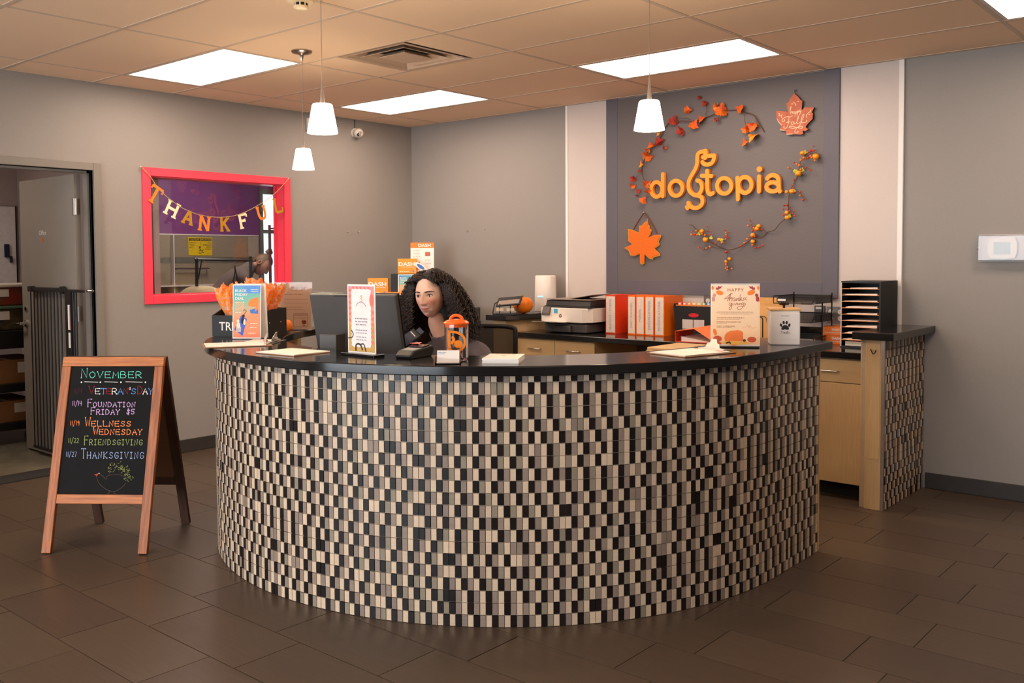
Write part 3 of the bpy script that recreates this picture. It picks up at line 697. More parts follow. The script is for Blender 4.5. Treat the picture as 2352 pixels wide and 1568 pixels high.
VINE2 = [[(3.042, 1.728), (3.074, 1.721), (3.099, 1.688), (3.142, 1.665), (3.177, 1.646), (3.219, 1.601), (3.268, 1.566), (3.323, 1.544), (3.384, 1.538), (3.438, 1.552), (3.498, 1.585), (3.55, 1.62), (3.596, 1.616), (3.634, 1.631), (3.656, 1.657), (3.717, 1.672), (3.761, 1.717), (3.792, 1.751), (3.813, 1.81), (3.823, 1.85), (3.828, 1.931), (3.861, 2.009), (3.885, 2.055), (3.904, 2.128), (3.926, 2.164), (3.942, 2.189), (4.002, 2.203)], [(3.656, 1.657), (3.634, 1.679), (3.595, 1.692), (3.563, 1.686)], [(3.219, 1.595), (3.268, 1.585), (3.295, 1.606), (3.343, 1.63), (3.363, 1.664)], [(3.35, 1.531), (3.361, 1.5), (3.351, 1.451), (3.358, 1.401)], [(3.55, 1.614), (3.557, 1.572), (3.583, 1.55), (3.635, 1.564)], [(3.216, 1.561), (3.164, 1.542), (3.132, 1.558)], [(3.099, 1.654), (3.071, 1.651)], [(3.553, 1.644), (3.553, 1.687), (3.536, 1.745)], [(3.177, 1.671), (3.205, 1.677), (3.198, 1.708)], [(3.885, 2.066), (3.849, 2.084), (3.82, 2.097)], [(3.904, 2.102), (3.949, 2.091), (3.982, 2.07)], [(3.833, 1.936), (3.9, 1.927), (3.929, 1.875)], [(3.931, 2.158), (3.964, 2.156), (4.003, 2.158)], [(3.942, 2.189), (3.92, 2.191)]]
PUMPKINLETS = [(3.154, 1.676, 0.0169), (3.186, 1.613, 0.0211), (3.297, 1.611, 0.0155), (3.38, 1.47, 0.0141), (3.353, 1.451, 0.0127), (3.561, 1.638, 0.0169), (3.562, 1.593, 0.0155), (3.606, 1.7, 0.0169), (3.593, 1.682, 0.0183), (3.818, 1.755, 0.0183), (3.814, 1.789, 0.0155), (3.923, 2.19, 0.0167), (4.017, 2.161, 0.0219), (3.895, 2.054, 0.0231), (3.849, 1.934, 0.018), (3.812, 1.932, 0.0129)]
BERRIES = [(3.108, 1.68, 0.0092), (3.076, 1.651, 0.0099), (3.101, 1.653, 0.0084), (3.126, 1.65, 0.0092), (3.158, 1.657, 0.0084), (3.183, 1.647, 0.0084), (3.221, 1.651, 0.0077), (3.08, 1.672, 0.0063), (3.203, 1.711, 0.0063), (3.214, 1.673, 0.0063), (3.242, 1.671, 0.0056), (3.137, 1.556, 0.007), (3.169, 1.543, 0.007), (3.192, 1.55, 0.0077), (3.221, 1.56, 0.0084), (3.273, 1.583, 0.007), (3.325, 1.589, 0.0092), (3.338, 1.59, 0.0077), (3.352, 1.614, 0.0084), (3.358, 1.643, 0.0077), (3.356, 1.66, 0.0077), (3.349, 1.679, 0.007), (3.379, 1.664, 0.0063), (3.375, 1.625, 0.007), (3.344, 1.631, 0.0063), (3.354, 1.521, 0.0106), (3.355, 1.431, 0.0099), (3.367, 1.411, 0.0077), (3.353, 1.401, 0.0084), (3.369, 1.39, 0.0077), (3.4, 1.4, 0.0077), (3.476, 1.563, 0.0084), (3.504, 1.584, 0.0084), (3.522, 1.611, 0.0099), (3.578, 1.628, 0.0092), (3.538, 1.625, 0.007), (3.56, 1.568, 0.0092), (3.587, 1.55, 0.0077), (3.611, 1.551, 0.007), (3.636, 1.564, 0.007), (3.525, 1.707, 0.0092), (3.542, 1.744, 0.0063), (3.559, 1.719, 0.0063), (3.556, 1.698, 0.0063), (3.559, 1.671, 0.0077), (3.571, 1.689, 0.0084), (3.626, 1.677, 0.0077), (3.819, 1.84, 0.0063), (3.792, 1.814, 0.0063), (3.798, 1.838, 0.0056), (3.837, 1.826, 0.0063), (3.82, 1.812, 0.007), (3.838, 1.798, 0.0077), (3.865, 1.799, 0.0063), (3.791, 1.773, 0.0084), (3.873, 1.764, 0.007), (3.858, 1.781, 0.0063), (3.96, 2.193, 0.0084), (3.983, 2.203, 0.0084), (3.998, 2.201, 0.0071), (4.012, 2.201, 0.0071), (3.971, 2.181, 0.0064), (3.985, 2.164, 0.0084), (3.993, 2.153, 0.009), (3.966, 2.154, 0.0071), (3.938, 2.156, 0.0103), (3.947, 2.152, 0.009), (3.919, 2.142, 0.0096), (4.018, 2.133, 0.0077), (4.006, 2.23, 0.0064), (3.883, 2.118, 0.0077), (3.903, 2.109, 0.0103), (3.864, 2.13, 0.0058), (3.826, 2.096, 0.0077), (3.956, 2.089, 0.0077), (3.986, 2.07, 0.0071), (3.917, 2.079, 0.009), (3.868, 2.011, 0.0071), (3.86, 1.979, 0.0064), (3.86, 1.958, 0.0071), (3.874, 1.927, 0.0071), (3.907, 1.926, 0.0084), (3.91, 1.902, 0.0077), (3.934, 1.873, 0.009), (3.819, 1.838, 0.0071), (3.796, 1.839, 0.0064), (3.836, 1.824, 0.0071)]
GREENS = [(3.232, 1.628, 10), (3.32, 1.609, 70), (3.833, 1.767, 30), (3.13, 1.656, 0), (3.938, 2.196, 20), (3.873, 2.072, 60), (3.923, 2.076, 10), (3.863, 1.936, 0)]
# ---------------------------------------------------------------- raised orange logo letters
m_logo = pm('orange_acrylic', (246, 146, 42), 0.35, var=0.02)
MB_ = frame((0, 0, 0), (1, 0, 0), (0, 0, 1), (0, -1, 0))     # plan of the back wall: local z points into the room
PY = -0.0270                                                 # face of the pattern field
lg = empty('logo_sign', (3.22, PY, 1.80), 0, 'raised orange lettering sign with a dog shaped letter on the grey panel', 'sign')
for ch, parts in LOGO.items():
    b = MB()
    W = 0.0300
    for q_, (t, pts) in enumerate(parts):
        P = [(x-3.22, z-1.80) for x, z in pts]; D1 = 0.034+0.0006*q_
        if t == 'c': stroke(b, crom(P, 2, True), W, MB_, 0.006, D1, closed=True)
        elif t == 'd': disc(b, P[0], 0.0205, MB_, 0.006, D1, 20)
        else: stroke(b, crom(P, 5), W, MB_, 0.006, D1)
    # stand-off pins
    x0, z0 = parts[0][1][0]
    b.tube([(x0-3.22, 0.0, z0-1.80), (x0-3.22, -0.02, z0-1.80)], 0.004, 6)
    b.build('letter_'+ch.split('_')[0], m_logo, lg)

def extrude_poly(poly, d0, d1, M):
    """arbitrary outline -> closed slab, triangulated"""
    bm = bmesh.new()
    vs = [bm.verts.new(M @ Vector((p[0], p[1], d1))) for p in poly]
    f = bm.faces.new(vs)
    bm.normal_update()
    r = bmesh.ops.extrude_face_region(bm, geom=[f])
    nv = [g for g in r['geom'] if isinstance(g, bmesh.types.BMVert)]
    dv = (M.to_3x3() @ Vector((0, 0, 1)))*(d0-d1)
    bmesh.ops.translate(bm, verts=nv, vec=dv)
    bmesh.ops.triangulate(bm, faces=[q for q in bm.faces if len(q.verts) > 4])
    bmesh.ops.recalc_face_normals(bm, faces=bm.faces)
    return bm
def poly_obj(name, poly, d0, d1, M, mat, parent):
    bm = extrude_poly(poly, d0, d1, M); me = bpy.data.meshes.new(name); bm.to_mesh(me); bm.free()
    me.materials.append(mat); o = bpy.data.objects.new(name, me); col.objects.link(o); o.parent = parent
    return o
def scale_poly(poly, k):
    cx = sum(p[0] for p in poly)/len(poly); cy = sum(p[1] for p in poly)/len(poly)
    return [(cx+(p[0]-cx)*k, cy+(p[1]-cy)*k) for p in poly]

# hanging orange maple leaf
la = empty('leaf_sign', (2.63, PY, 1.60), 0, 'flat orange maple leaf cut-out hanging on a cord at lower left of panel', 'leaf sign', 'maple leaf signs')
pA = [(x-2.63, z-1.60) for x, z in LEAF_A]
poly_obj('leaf_back', pA, 0.006, 0.014, MB_, pm('leaf_gold_edge', (206, 142, 40), 0.5, var=0.15, scale=60), la)
poly_obj('leaf_face', scale_poly(pA, 0.93), 0.014, 0.019, MB_, pm('leaf_orange_felt', (222, 104, 20), 0.8, var=0.05, scale=90, bump=0.2), la)
MB().tube([(x-2.63, -0.008, z-1.60) for x, z in LEAF_A_STR], 0.0035, 6).build('hanging_cord', pm('brown_cord', (120, 58, 36), 0.8), la, smooth=60)
MB().ball((LEAF_A_STR[2][0]-2.63, -0.008, LEAF_A_STR[2][1]-1.60), 0.007).build('pin', m_steel, la, smooth=60)
# 'happy Fall' leaf
lb = empty('leaf_sign', (3.86, PY, 2.46), 0, 'terracotta maple leaf sign with chalk-white happy Fall lettering', 'leaf sign', 'maple leaf signs')
pB = [(x-3.86, z-2.46) for x, z in LEAF_B]
poly_obj('leaf_board', pB, 0.010, 0.022, MB_, pm('leaf_board_edge', (52, 28, 20), 0.8), lb)
poly_obj('leaf_face', pB, 0.022, 0.0235, MB_, pm('leaf_terracotta', (186, 96, 62), 0.6, var=0.14, scale=25), lb)
ink = MB()
for s_ in LEAF_B_INK: stroke(ink, crom([(x-3.86, z-2.46) for x, z in s_], 4), 0.0038, MB_, 0.0235, 0.0242)
ink.build('chalk_lettering', pm('chalk_cream', (238, 206, 172), 0.8), lb)
MB().tube([(0.0, -0.016, 0.146), (-0.006, -0.014, 0.158), (-0.003, -0.012, 0.172), (0.006, -0.012, 0.168), (0.002, -0.013, 0.155)], 0.0018, 5).build('wire_loop', m_dark, lb, smooth=60)
MB().box(-0.02, 0.02, -0.010, 0.0, -0.02, 0.06).build('spacer', m_gap, lb)

# ---------------------------------------------------------------- leaf garland (upper left) and berry garland (lower right)
m_vine = pm('brown_vine', (96, 62, 42), 0.8, var=0.15, scale=80)
def leaf_mat(nm, ca, cb):
    m = pm(nm, ca, 0.6, rgb2=cb, scale=16, var=0.1); return m
m_lv = [leaf_mat('leaf_red_orange', (226, 118, 24), (196, 36, 18)), leaf_mat('leaf_orange_gold', (240, 168, 34), (208, 78, 20)), leaf_mat('leaf_dark_red', (176, 48, 24), (120, 24, 18))]
g1 = empty('leaf_garland', (3.0, PY, 2.2), 0, 'curved garland of red and orange autumn leaves on the grey panel', 'garland')
for pth in VINE1:
    MB().tube(crom([(x-3.0, -0.018-0.01*math.sin(i*1.3), z-2.2) for i, (x, z) in enumerate(pth)], 4), 0.0036 if len(pth) > 6 else 0.002, 5).build('vine', m_vine, g1, smooth=60)
def leaf_shape(r):
    # small three-lobed maple leaf, curled
    out = [(0, -1.0), (0.10, -0.72), (0.42, -0.78), (0.78, -0.52), (0.70, -0.30), (1.0, -0.05), (0.92, 0.22), (0.62, 0.25), (0.55, 0.48), (0.30, 0.50), (0.28, 0.78), (0.0, 1.05),
           (-0.28, 0.78), (-0.30, 0.50), (-0.55, 0.48), (-0.62, 0.25), (-0.92, 0.22), (-1.0, -0.05), (-0.70, -0.30), (-0.78, -0.52), (-0.42, -0.78), (-0.10, -0.72)]
    v = [(0, 0, 0.0)]+[(x*r, y*r, -0.45*r*(x*x)+0.25*r*y*y) for x, y in out]
    n = len(out); f = [(0, i+1, (i+1) % n+1) for i in range(n)]
    vv = v+[(x, y, z-0.0012) for x, y, z in v]; m_ = len(v)
    f2 = f+[(a+m_, c+m_, b_+m_) for a, b_, c in f]+[(i+1, i+1+m_, (i+1) % n+1+m_, (i+1) % n+1) for i in range(n)]
    return vv, f2
rl = random.Random(5)
for i, (x, z, r, a) in enumerate(LEAVES1):
    v, f = leaf_shape(r*1.05)
    k = 2 if r < 0.022 else rl.choice((0, 0, 0, 1, 2))
    Ml = Matrix.Translation((x-3.0, -0.030-rl.random()*0.012, z-2.2)) @ Matrix.Rotation(R(a), 4, 'Y') @ Matrix.Rotation(R(90+rl.uniform(-40, 40)), 4, 'X') @ Matrix.Rotation(R(rl.uniform(-50, 50)), 4, 'Y')
    MB().add(v, f).build('leaf', m_lv[k], g1, M=Ml)
g2 = empty('berry_garland', (3.5, PY, 1.7), 0, 'sprawling garland of tiny orange pumpkins and red berries on the grey panel', 'garland')
for pth in VINE2:
    MB().tube(crom([(x-3.5, -0.016-0.012*math.sin(i*1.7), z-1.7) for i, (x, z) in enumerate(pth)], 4), 0.0028 if len(pth) > 8 else 0.0016, 5).build('vine', m_vine, g2, smooth=60)
m_berry = [pm('berry_red', (190, 48, 26), 0.3), pm('berry_orange', (228, 112, 30), 0.3)]
m_pl = pm('tiny_pumpkin', (238, 150, 24), 0.4, var=0.1, scale=60)
bsrc = {}
for i, (x, z, r) in enumerate(BERRIES):
    k = rl.randrange(2) if r > 0.0075 else 0
    if k not in bsrc: bsrc[k] = MB().ball((0, 0, 0), 0.008, 8, 6).build('berry', m_berry[k], g2, smooth=80); o = bsrc[k]
    else: o = share(bsrc[k], g2)
    o.location = (x-3.5, -0.028-rl.random()*0.02, z-1.7); s_ = max(0.55, r/0.008)*0.95; o.scale = (s_, s_, s_)
psrc = None
for (x, z, r) in PUMPKINLETS:
    if psrc is None:
        b = MB(); n = 20; prof = [(0.15, -0.72), (0.6, -0.75), (0.92, -0.4), (1.0, 0.0), (0.92, 0.4), (0.6, 0.72), (0.12, 0.66)]
        vs = []; 
        for rr_, zz in prof:
            for q in range(n):
                a = 2*math.pi*q/n; w_ = rr_*(1-0.10*(0.5+0.5*math.cos(5*a)))*0.02
                vs.append((w_*math.cos(a), w_*math.sin(a), zz*0.02))
        b.add(vs, [(i_*n+q, i_*n+(q+1) % n, (i_+1)*n+(q+1) % n, (i_+1)*n+q) for i_ in range(len(prof)-1) for q in range(n)]+[tuple(reversed(range(n))), tuple((len(prof)-1)*n+q for q in range(n))])
        psrc = b.build('tiny_pumpkin', m_pl, g2, smooth=80); o = psrc
    else: o = share(psrc, g2)
    o.location = (x-3.5, -0.034, z-1.7); s_ = r/0.02*1.05; o.scale = (s_, s_, s_); o.rotation_euler = (rl.uniform(-.6, .6), rl.uniform(-.6, .6), 0)
m_gl = pm('lime_leaf', (170, 176, 60), 0.6)
for x, z, a in GREENS:
    v, f = leaf_shape(0.016)
    MB().add(v, f).build('leaf', m_gl, g2, M=Matrix.Translation((x-3.5, -0.036, z-1.7)) @ Matrix.Rotation(R(a), 4, 'Y') @ Matrix.Rotation(R(70), 4, 'X'))

# ---------------------------------------------------------------- thermostat under a clear guard
m_clear = pm('clear_acrylic', (250, 246, 244), 0.04, trans=1.0, ior=1.35, var=0.0)
m_bone = pm('ivory_plastic', (226, 214, 200), 0.4, var=0.02)
th = empty('thermostat', (5.165, 0.0, 1.528), 0, 'ivory thermostat with grey display inside a clear guard', 'thermostat')
pl_ = [(x*0.080*(1.0 if abs(y) < 0.9 else 0.93), y*0.062) for x, y in ((-1, -0.55), (-0.93, -1), (0, -1.08), (0.93, -1), (1, -0.55), (1.03, 0), (1, 0.55), (0.93, 1), (0, 1.08), (-0.93, 1), (-1, 0.55), (-1.03, 0))]
MB().prism(pl_, 0.0, 0.030, None, MB_).build('body', m_bone, th, bevel=0.004)
MB().box(-0.047, 0.046, -0.0315, -0.0302, -0.035, 0.036).build('display', pm('lcd_grey_green', (128, 124, 104), 0.25), th)
gd = MB()
x0, x1, z0, z1, dp = -0.130, 0.150, -0.074, 0.078, 0.052
gd.box(x0, x1, -dp, -dp+0.003, z0, z1); gd.box(x0, x1, -dp+0.003, 0, z1-0.003, z1); gd.box(x0, x1, -dp+0.003, 0, z0, z0+0.003); gd.box(x0, x0+0.003, -dp+0.003, 0, z0+0.003, z1-0.003); gd.box(x1-0.003, x1, -dp+0.003, 0, z0+0.003, z1-0.003)
gd.build('clear_guard', m_clear, th)
MB().box(x0-0.006, x1+0.006, -0.006, 0.0, z0-0.006, z1+0.006).build('guard_base', pm('clear_base_plate', (186, 166, 152), 0.3, var=0.02), th)
MB().tube([(x0+0.004, -0.03, 0.0), (x0-0.008, -0.035, 0.0)], 0.006, 10).build('lock', m_chrome, th, smooth=60)

# security camera, small sensor on the left wall, nails
sc = empty('security_camera', (0.0, -0.70, 2.62), 0, 'small white dome camera mounted high on the left wall by the corner', 'camera')
MB().tube([(0.0, 0, 0.0), (0.012, 0, 0.0)], 0.042, 20).build('base', m_bone, sc, smooth=40)
MB().ball((0.055, 0, -0.005), 0.043, 20, 12).build('housing', m_bone, sc, smooth=70)
MB().lathe([(0.026, 0), (0.028, 0.02), (0.020, 0.022)], 18).build('lens_ring', pm('camera_grey', (170, 160, 150), 0.3), sc, smooth=40, M=Matrix.Translation((0.078, -0.022, -0.018)) @ Matrix.Rotation(R(112), 4, 'Y') @ Matrix.Rotation(R(-35), 4, 'X'))
MB().ball((0.092, -0.034, -0.026), 0.014, 14, 8).build('lens', pm('lens_black', (14, 14, 16), 0.05, coat=1.0), sc, smooth=80)
MB().tube([(0.004, 0, 0.0), (0.006, -0.004, 0.06), (0.004, -0.006, 0.118)], 0.0035, 6).build('cable', m_dark, sc, smooth=60)
tag(MB().box(0.0, 0.028, -1.235, -1.165, 2.585, 2.695).build('wall_sensor', m_bone, bevel=0.006), 'white box sensor on the left wall just under the ceiling', 'sensor')
for k, (x, y, z, lb_) in enumerate(((0.735, 0.0, 1.737, 'left of two small nails in the grey back wall'), (0.949, 0.0, 1.743, 'right of two small nails in the grey back wall'), (0.0, -0.803, 1.727, 'left of two small nails in the left wall beside the corner'), (0.0, -0.677, 1.729, 'right of two small nails in the left wall beside the corner'))):
    d = (0, -0.018, 0.002) if y == 0 else (0.018, 0, 0.002)
    o = MB().tube([(x, y, z), (x+d[0], y+d[1], z+d[2])], 0.003, 8); o.ball((x+d[0], y+d[1], z+d[2]), 0.006, 8, 5)
    tag(o.build('nail', m_steel, smooth=60), lb_, 'nail', 'nails left in the walls')

# ---------------------------------------------------------------- ceiling fixtures
m_shade = pm('lit_opal_glass', (255, 250, 240), 0.4, var=0.0, emit=(1.0, 0.80, 0.56), es=34.0)
m_nick = pm('brushed_nickel', (176, 164, 156), 0.3, metal=1.0)
def pendant(x, y, label):
    e = empty('pendant_lamp', (x, y, H), 0, label, 'pendant lamp', 'pendant lamps over the counter')
    MB().lathe([(0.062, 0), (0.063, -0.006), (0.056, -0.014), (0.02, -0.020), (0.012, -0.028), (0.008, -0.05), (0.004, -0.062)], 24).build('canopy', m_nick, e, smooth=40)
    MB().tube([(0, 0, -0.055), (0, 0, -0.53)], 0.0016, 6).build('cord', pm('clear_grey_cord', (150, 130, 112), 0.4), e)
    MB().lathe([(0.003, -0.49), (0.005, -0.52), (0.010, -0.575), (0.012, -0.59)], 12).build('stem', m_nick, e, smooth=40)
    MB().lathe([(0.030, -0.586), (0.040, -0.588), (0.044, -0.594), (0.0645, -0.706), (0.066, -0.712), (0.063, -0.713), (0.041, -0.600)], 32, capt=False).build('shade', m_shade, e, smooth=40)
    return e
pendant(1.905, -2.708, 'lit white pendant lamp hanging lowest and farthest, left of the other two')
pendant(3.295, -3.652, 'lit white pendant lamp beside the smoke detector, in front of the far one')
pendant(4.397, -2.767, 'lit white pendant lamp in front of the grey logo panel')
sd = empty('smoke_detector', (2.875, -3.440, H), 0, 'cream smoke detector on the ceiling at the top picture edge', 'smoke detector')
m_cream = pm('cream_plastic', (226, 200, 160), 0.45, var=0.02)
MB().lathe([(0.070, 0), (0.072, -0.02), (0.062, -0.034), (0.036, -0.038)], 28).build('base', m_cream, sd, smooth=35)
MB().lathe([(0.031, -0.036), (0.031, -0.052)], 20).build('sensing_chamber', m_gap, sd, smooth=35)
for k in range(8):
    a = k*math.pi/4; MB().box(-0.003, 0.003, 0.029, 0.034, -0.054, -0.036).build('rib', m_cream, sd, M=Matrix.Rotation(a, 4, 'Z'))
MB().lathe([(0.035, -0.052), (0.036, -0.058), (0.030, -0.064), (0.010, -0.066)], 24).build('cap', m_cream, sd, smooth=35)
vx, vy = vent_cell[0]+AX/2, vent_cell[1]+BY/2
ve = empty('ceiling_vent', (vx, vy, H), 0, 'square stepped metal air vent in the ceiling between two lights', 'air vent')
m_ventm = pm('vent_metal', (206, 178, 152), 0.4, metal=0.25, var=0.05)
def ring(b, s0, s1, z0, z1):
    q = [(-s0, -s0, z0), (s0, -s0, z0), (s0, s0, z0), (-s0, s0, z0), (-s1, -s1, z1), (s1, -s1, z1), (s1, s1, z1), (-s1, s1, z1)]
    b.add(q, [(0, 1, 5, 4), (1, 2, 6, 5), (2, 3, 7, 6), (3, 0, 4, 7)])
b = MB(); b.box(-0.29, 0.29, -0.29, 0.29, 0.045, 0.049)
b.build('plenum', m_gap, ve)
b = MB(); ring(b, 0.298, 0.262, -0.004, -0.002); ring(b, 0.262, 0.22, -0.002, 0.048); b.build('outer_frame', m_ventm, ve)
b = MB(); ring(b, 0.195, 0.150, -0.002, 0.035); ring(b, 0.200, 0.195, 0.0, -0.002); b.build('middle_cone', m_ventm, ve)
b = MB(); b.box(-0.115, 0.115, -0.115, 0.115, -0.004, -0.001); ring(b, 0.118, 0.09, -0.001, 0.02); b.build('centre_plate', m_ventm, ve)
# ---------------------------------------------------------------- things on the reception counter
m_paper = pm('white_paper', (240, 232, 224), 0.7, var=0.015)
m_paper2 = pm('cream_paper', (238, 214, 190), 0.7, var=0.015)
m_ink = pm('black_ink', (40, 36, 34), 0.7)
m_greyink = pm('grey_ink', (128, 116, 110), 0.7)
m_brownink = pm('rust_ink', (168, 82, 50), 0.7)
m_orange_i = pm('orange_print', (240, 132, 52), 0.6, var=0.03)
m_blue_i = pm('blue_print', (66, 116, 188), 0.6, var=0.03)
m_acr = pm('acrylic_sheet', (252, 248, 246), 0.03, trans=1.0, ior=1.3, var=0.0)
m_orange_pl = pm('orange_plastic', (250, 104, 30), 0.22, var=0.02)
UP = frame((0, 0, 0), (1, 0, 0), (0, 0, 1), (0, -1, 0))     # upright sheet: local x right, y up, z toward the viewer (-y)
FLAT = Matrix.Identity(4)

def grad_mat(name, stops, angle_deg, size):
    """printed colour gradient across a sheet, object space (x, z)"""
    m = bpy.data.materials.new(name); m.use_nodes = True; nt = m.node_tree; b = nt.nodes['Principled BSDF']; b.inputs['Roughness'].default_value = 0.45
    tc = nt.nodes.new('ShaderNodeTexCoord'); mp = nt.nodes.new('ShaderNodeMapping')
    mp.inputs['Rotation'].default_value = (0, R(angle_deg), 0); mp.inputs['Scale'].default_value = (1/size, 1/size, 1/size)
    gr = nt.nodes.new('ShaderNodeSeparateXYZ'); rp = nt.nodes.new('ShaderNodeValToRGB')
    nt.links.new(tc.outputs['Object'], mp.inputs[0]); nt.links.new(mp.outputs[0], gr.inputs[0]); nt.links.new(gr.outputs['Z'], rp.inputs[0])
    el = rp.color_ramp.elements
    while len(el) < len(stops): el.new(0.5)
    for e_, (p, c) in zip(el, stops): e_.position = p; e_.color = (*lin(c), 1)
    nt.links.new(rp.outputs[0], b.inputs['Base Color'])
    return m
m_sunset = grad_mat('sunset_flyer', [(0.0, (238, 112, 48)), (0.38, (236, 128, 62)), (0.62, (120, 176, 140)), (0.80, (72, 170, 172)), (1.0, (72, 130, 200))], 18, 0.30)
m_sunset2 = grad_mat('sunset_flyer_wide', [(0.0, (238, 112, 48)), (0.25, (238, 150, 70)), (0.55, (120, 180, 150)), (0.8, (80, 160, 190)), (1.0, (80, 130, 205))], 18, 0.20)

# black treat bin
bn = empty('treat_bin', (2.06, -3.21, ZC), R(21), 'black slanted bin lettered in white, holding orange dotted treat bags', 'bin')
m_blackbox = pm('black_board', (20, 18, 18), 0.5, var=0.1)
BW, BDp = 0.165, 0.115
side = [(-BDp, 0), (BDp, 0), (BDp, 0.152), (-0.03, 0.148), (-BDp, 0.116)]
for sx in (-1, 1):
    x0 = sx*BW-(0.006 if sx > 0 else 0)
    MB().prism(side, 0, 0.006, None, frame((x0, 0, 0), (0, 1, 0), (0, 0, 1), (1, 0, 0))).build('side_panel', m_blackbox, bn)
MB().box(-BW+0.006, BW-0.006, -BDp, -BDp+0.006, 0, 0.116).build('front_panel', m_blackbox, bn)
MB().box(-BW+0.006, BW-0.006, BDp-0.006, BDp, 0, 0.152).build('back_panel', m_blackbox, bn)
MB().box(-BW+0.006, BW-0.006, -BDp+0.006, BDp-0.006, 0, 0.006).build('bottom', m_blackbox, bn)
text_obj('lettering', 'TREATS', 0.066, m_paper, bn, frame((-0.118, -BDp-0.0005, 0.034), (1, 0, 0), (0, 0, 1), (0, -1, 0)), align='LEFT', bold=0.0006)
for y in (-0.055, 0.055): MB().tube([(BW, y, 0.075), (BW+0.002, y, 0.075)], 0.0035, 8).build('screw', m_chrome, bn)
# cellophane bags with orange dots, twisted shut at the bottom and flaring up
def bag_mat():
    m = bpy.data.materials.new('dotted_cellophane'); m.use_nodes = True; nt = m.node_tree; b = nt.nodes['Principled BSDF']
    b.inputs['Roughness'].default_value = 0.12
    tc = nt.nodes.new('ShaderNodeTexCoord'); vo = nt.nodes.new('ShaderNodeTexVoronoi'); vo.inputs['Scale'].default_value = 80
    nt.links.new(tc.outputs['Object'], vo.inputs['Vector'])
    lt = nt.nodes.new('ShaderNodeMath'); lt.operation = 'LESS_THAN'; lt.inputs[1].default_value = 0.54
    nt.links.new(vo.outputs['Distance'], lt.inputs[0])
    mx = nt.nodes.new('ShaderNodeMix'); mx.data_type = 'RGBA'; nt.links.new(lt.outputs[0], mx.inputs[0])
    mx.inputs[6].default_value = (*lin((252, 214, 180)), 1); mx.inputs[7].default_value = (*lin((255, 138, 34)), 1)
    nt.links.new(mx.outputs[2], b.inputs['Base Color'])
    ma = nt.nodes.new('ShaderNodeMath'); ma.operation = 'MULTIPLY_ADD'; ma.inputs[1].default_value = 0.58; ma.inputs[2].default_value = 0.40
    nt.links.new(lt.outputs[0], ma.inputs[0]); nt.links.new(ma.outputs[0], b.inputs['Alpha'])
    return m
m_bag = bag_mat(); m_tie = pm('gold_tie', (226, 190, 140), 0.3, metal=0.6); m_biscuit = pm('dog_biscuit', (214, 130, 60), 0.7, var=0.2)
rb = random.Random(11)
bag_lbl = ['at the left end of the black bin', 'second from the left end of the black bin', 'behind the front left bag in the black bin', 'hidden behind the upright flyer in the black bin', 'standing tallest behind the upright flyer', 'just right of the upright flyer', 'second from the right side panel of the bin', 'nearest the right side panel of the bin', 'at the right rear corner of the bin']
for i, (bx, by, hgt) in enumerate(((-0.125, -0.03, 0.25), (-0.075, -0.06, 0.235), (-0.10, 0.05, 0.27), (-0.02, -0.05, 0.27), (-0.02, 0.05, 0.30), (0.035, -0.045, 0.285), (0.06, 0.045, 0.28), (0.095, -0.04, 0.265), (0.110, 0.05, 0.275))):
    ca, sa = math.cos(R(21)), math.sin(R(21))
    wx, wy = 2.06+bx*ca-by*sa, -3.21+bx*sa+by*ca
    e = empty('treat_bag', (wx, wy, ZC+0.007), R(21)+rb.uniform(-.6, .6), 'orange dotted cellophane treat bag '+bag_lbl[i], 'treat bag', 'cellophane treat bags in the bin')
    n = 22; prof = [(0.024, 0.0), (0.030, 0.03), (0.030, 0.07), (0.020, 0.095), (0.012, 0.108), (0.026, 0.135), (0.042, hgt*0.78), (0.054, hgt)]
    vs = []; ph = rb.random()*6
    lean = (rb.uniform(-.1, .1)+(-0.12 if bx < -0.07 else 0.14 if bx > 0.09 else 0), rb.uniform(-.08, .08))
    for j, (r, z) in enumerate(prof):
        fl_ = 0.0 if j < 4 else 0.30 if j > 5 else 0.1
        for k in range(n):
            a = 2*math.pi*k/n; rr_ = r*(1+fl_*math.sin(5*a+ph)+0.12*rb.uniform(-1, 1)*(j > 4))
            zz = z+(rb.uniform(-0.02, 0.02) if j == len(prof)-1 else 0)
            u_ = max(0, z-0.10)
            vs.append((rr_*math.cos(a)+lean[0]*u_*1.6, rr_*math.sin(a)*0.8+lean[1]*u_, zz))
    b = MB(); b.add(vs, [(j*n+k, j*n+(k+1) % n, (j+1)*n+(k+1) % n, (j+1)*n+k) for j in range(len(prof)-1) for k in range(n)]+[tuple(reversed(range(n)))])
    b.build('cellophane', m_bag, e)
    MB().tube([(0.0125*math.cos(a), 0.0105*math.sin(a), 0.108) for a in [2*math.pi*k/12 for k in range(12)]], 0.0025, 5, closed=True).build('tie', m_tie, e)
    f = MB()
    for q in range(5): f.ball((rb.uniform(-.015, .015), rb.uniform(-.012, .012), 0.014+0.011*q), 0.013, 8, 5, sz=0.7)
    f.build('biscuits', m_biscuit, e, smooth=80)

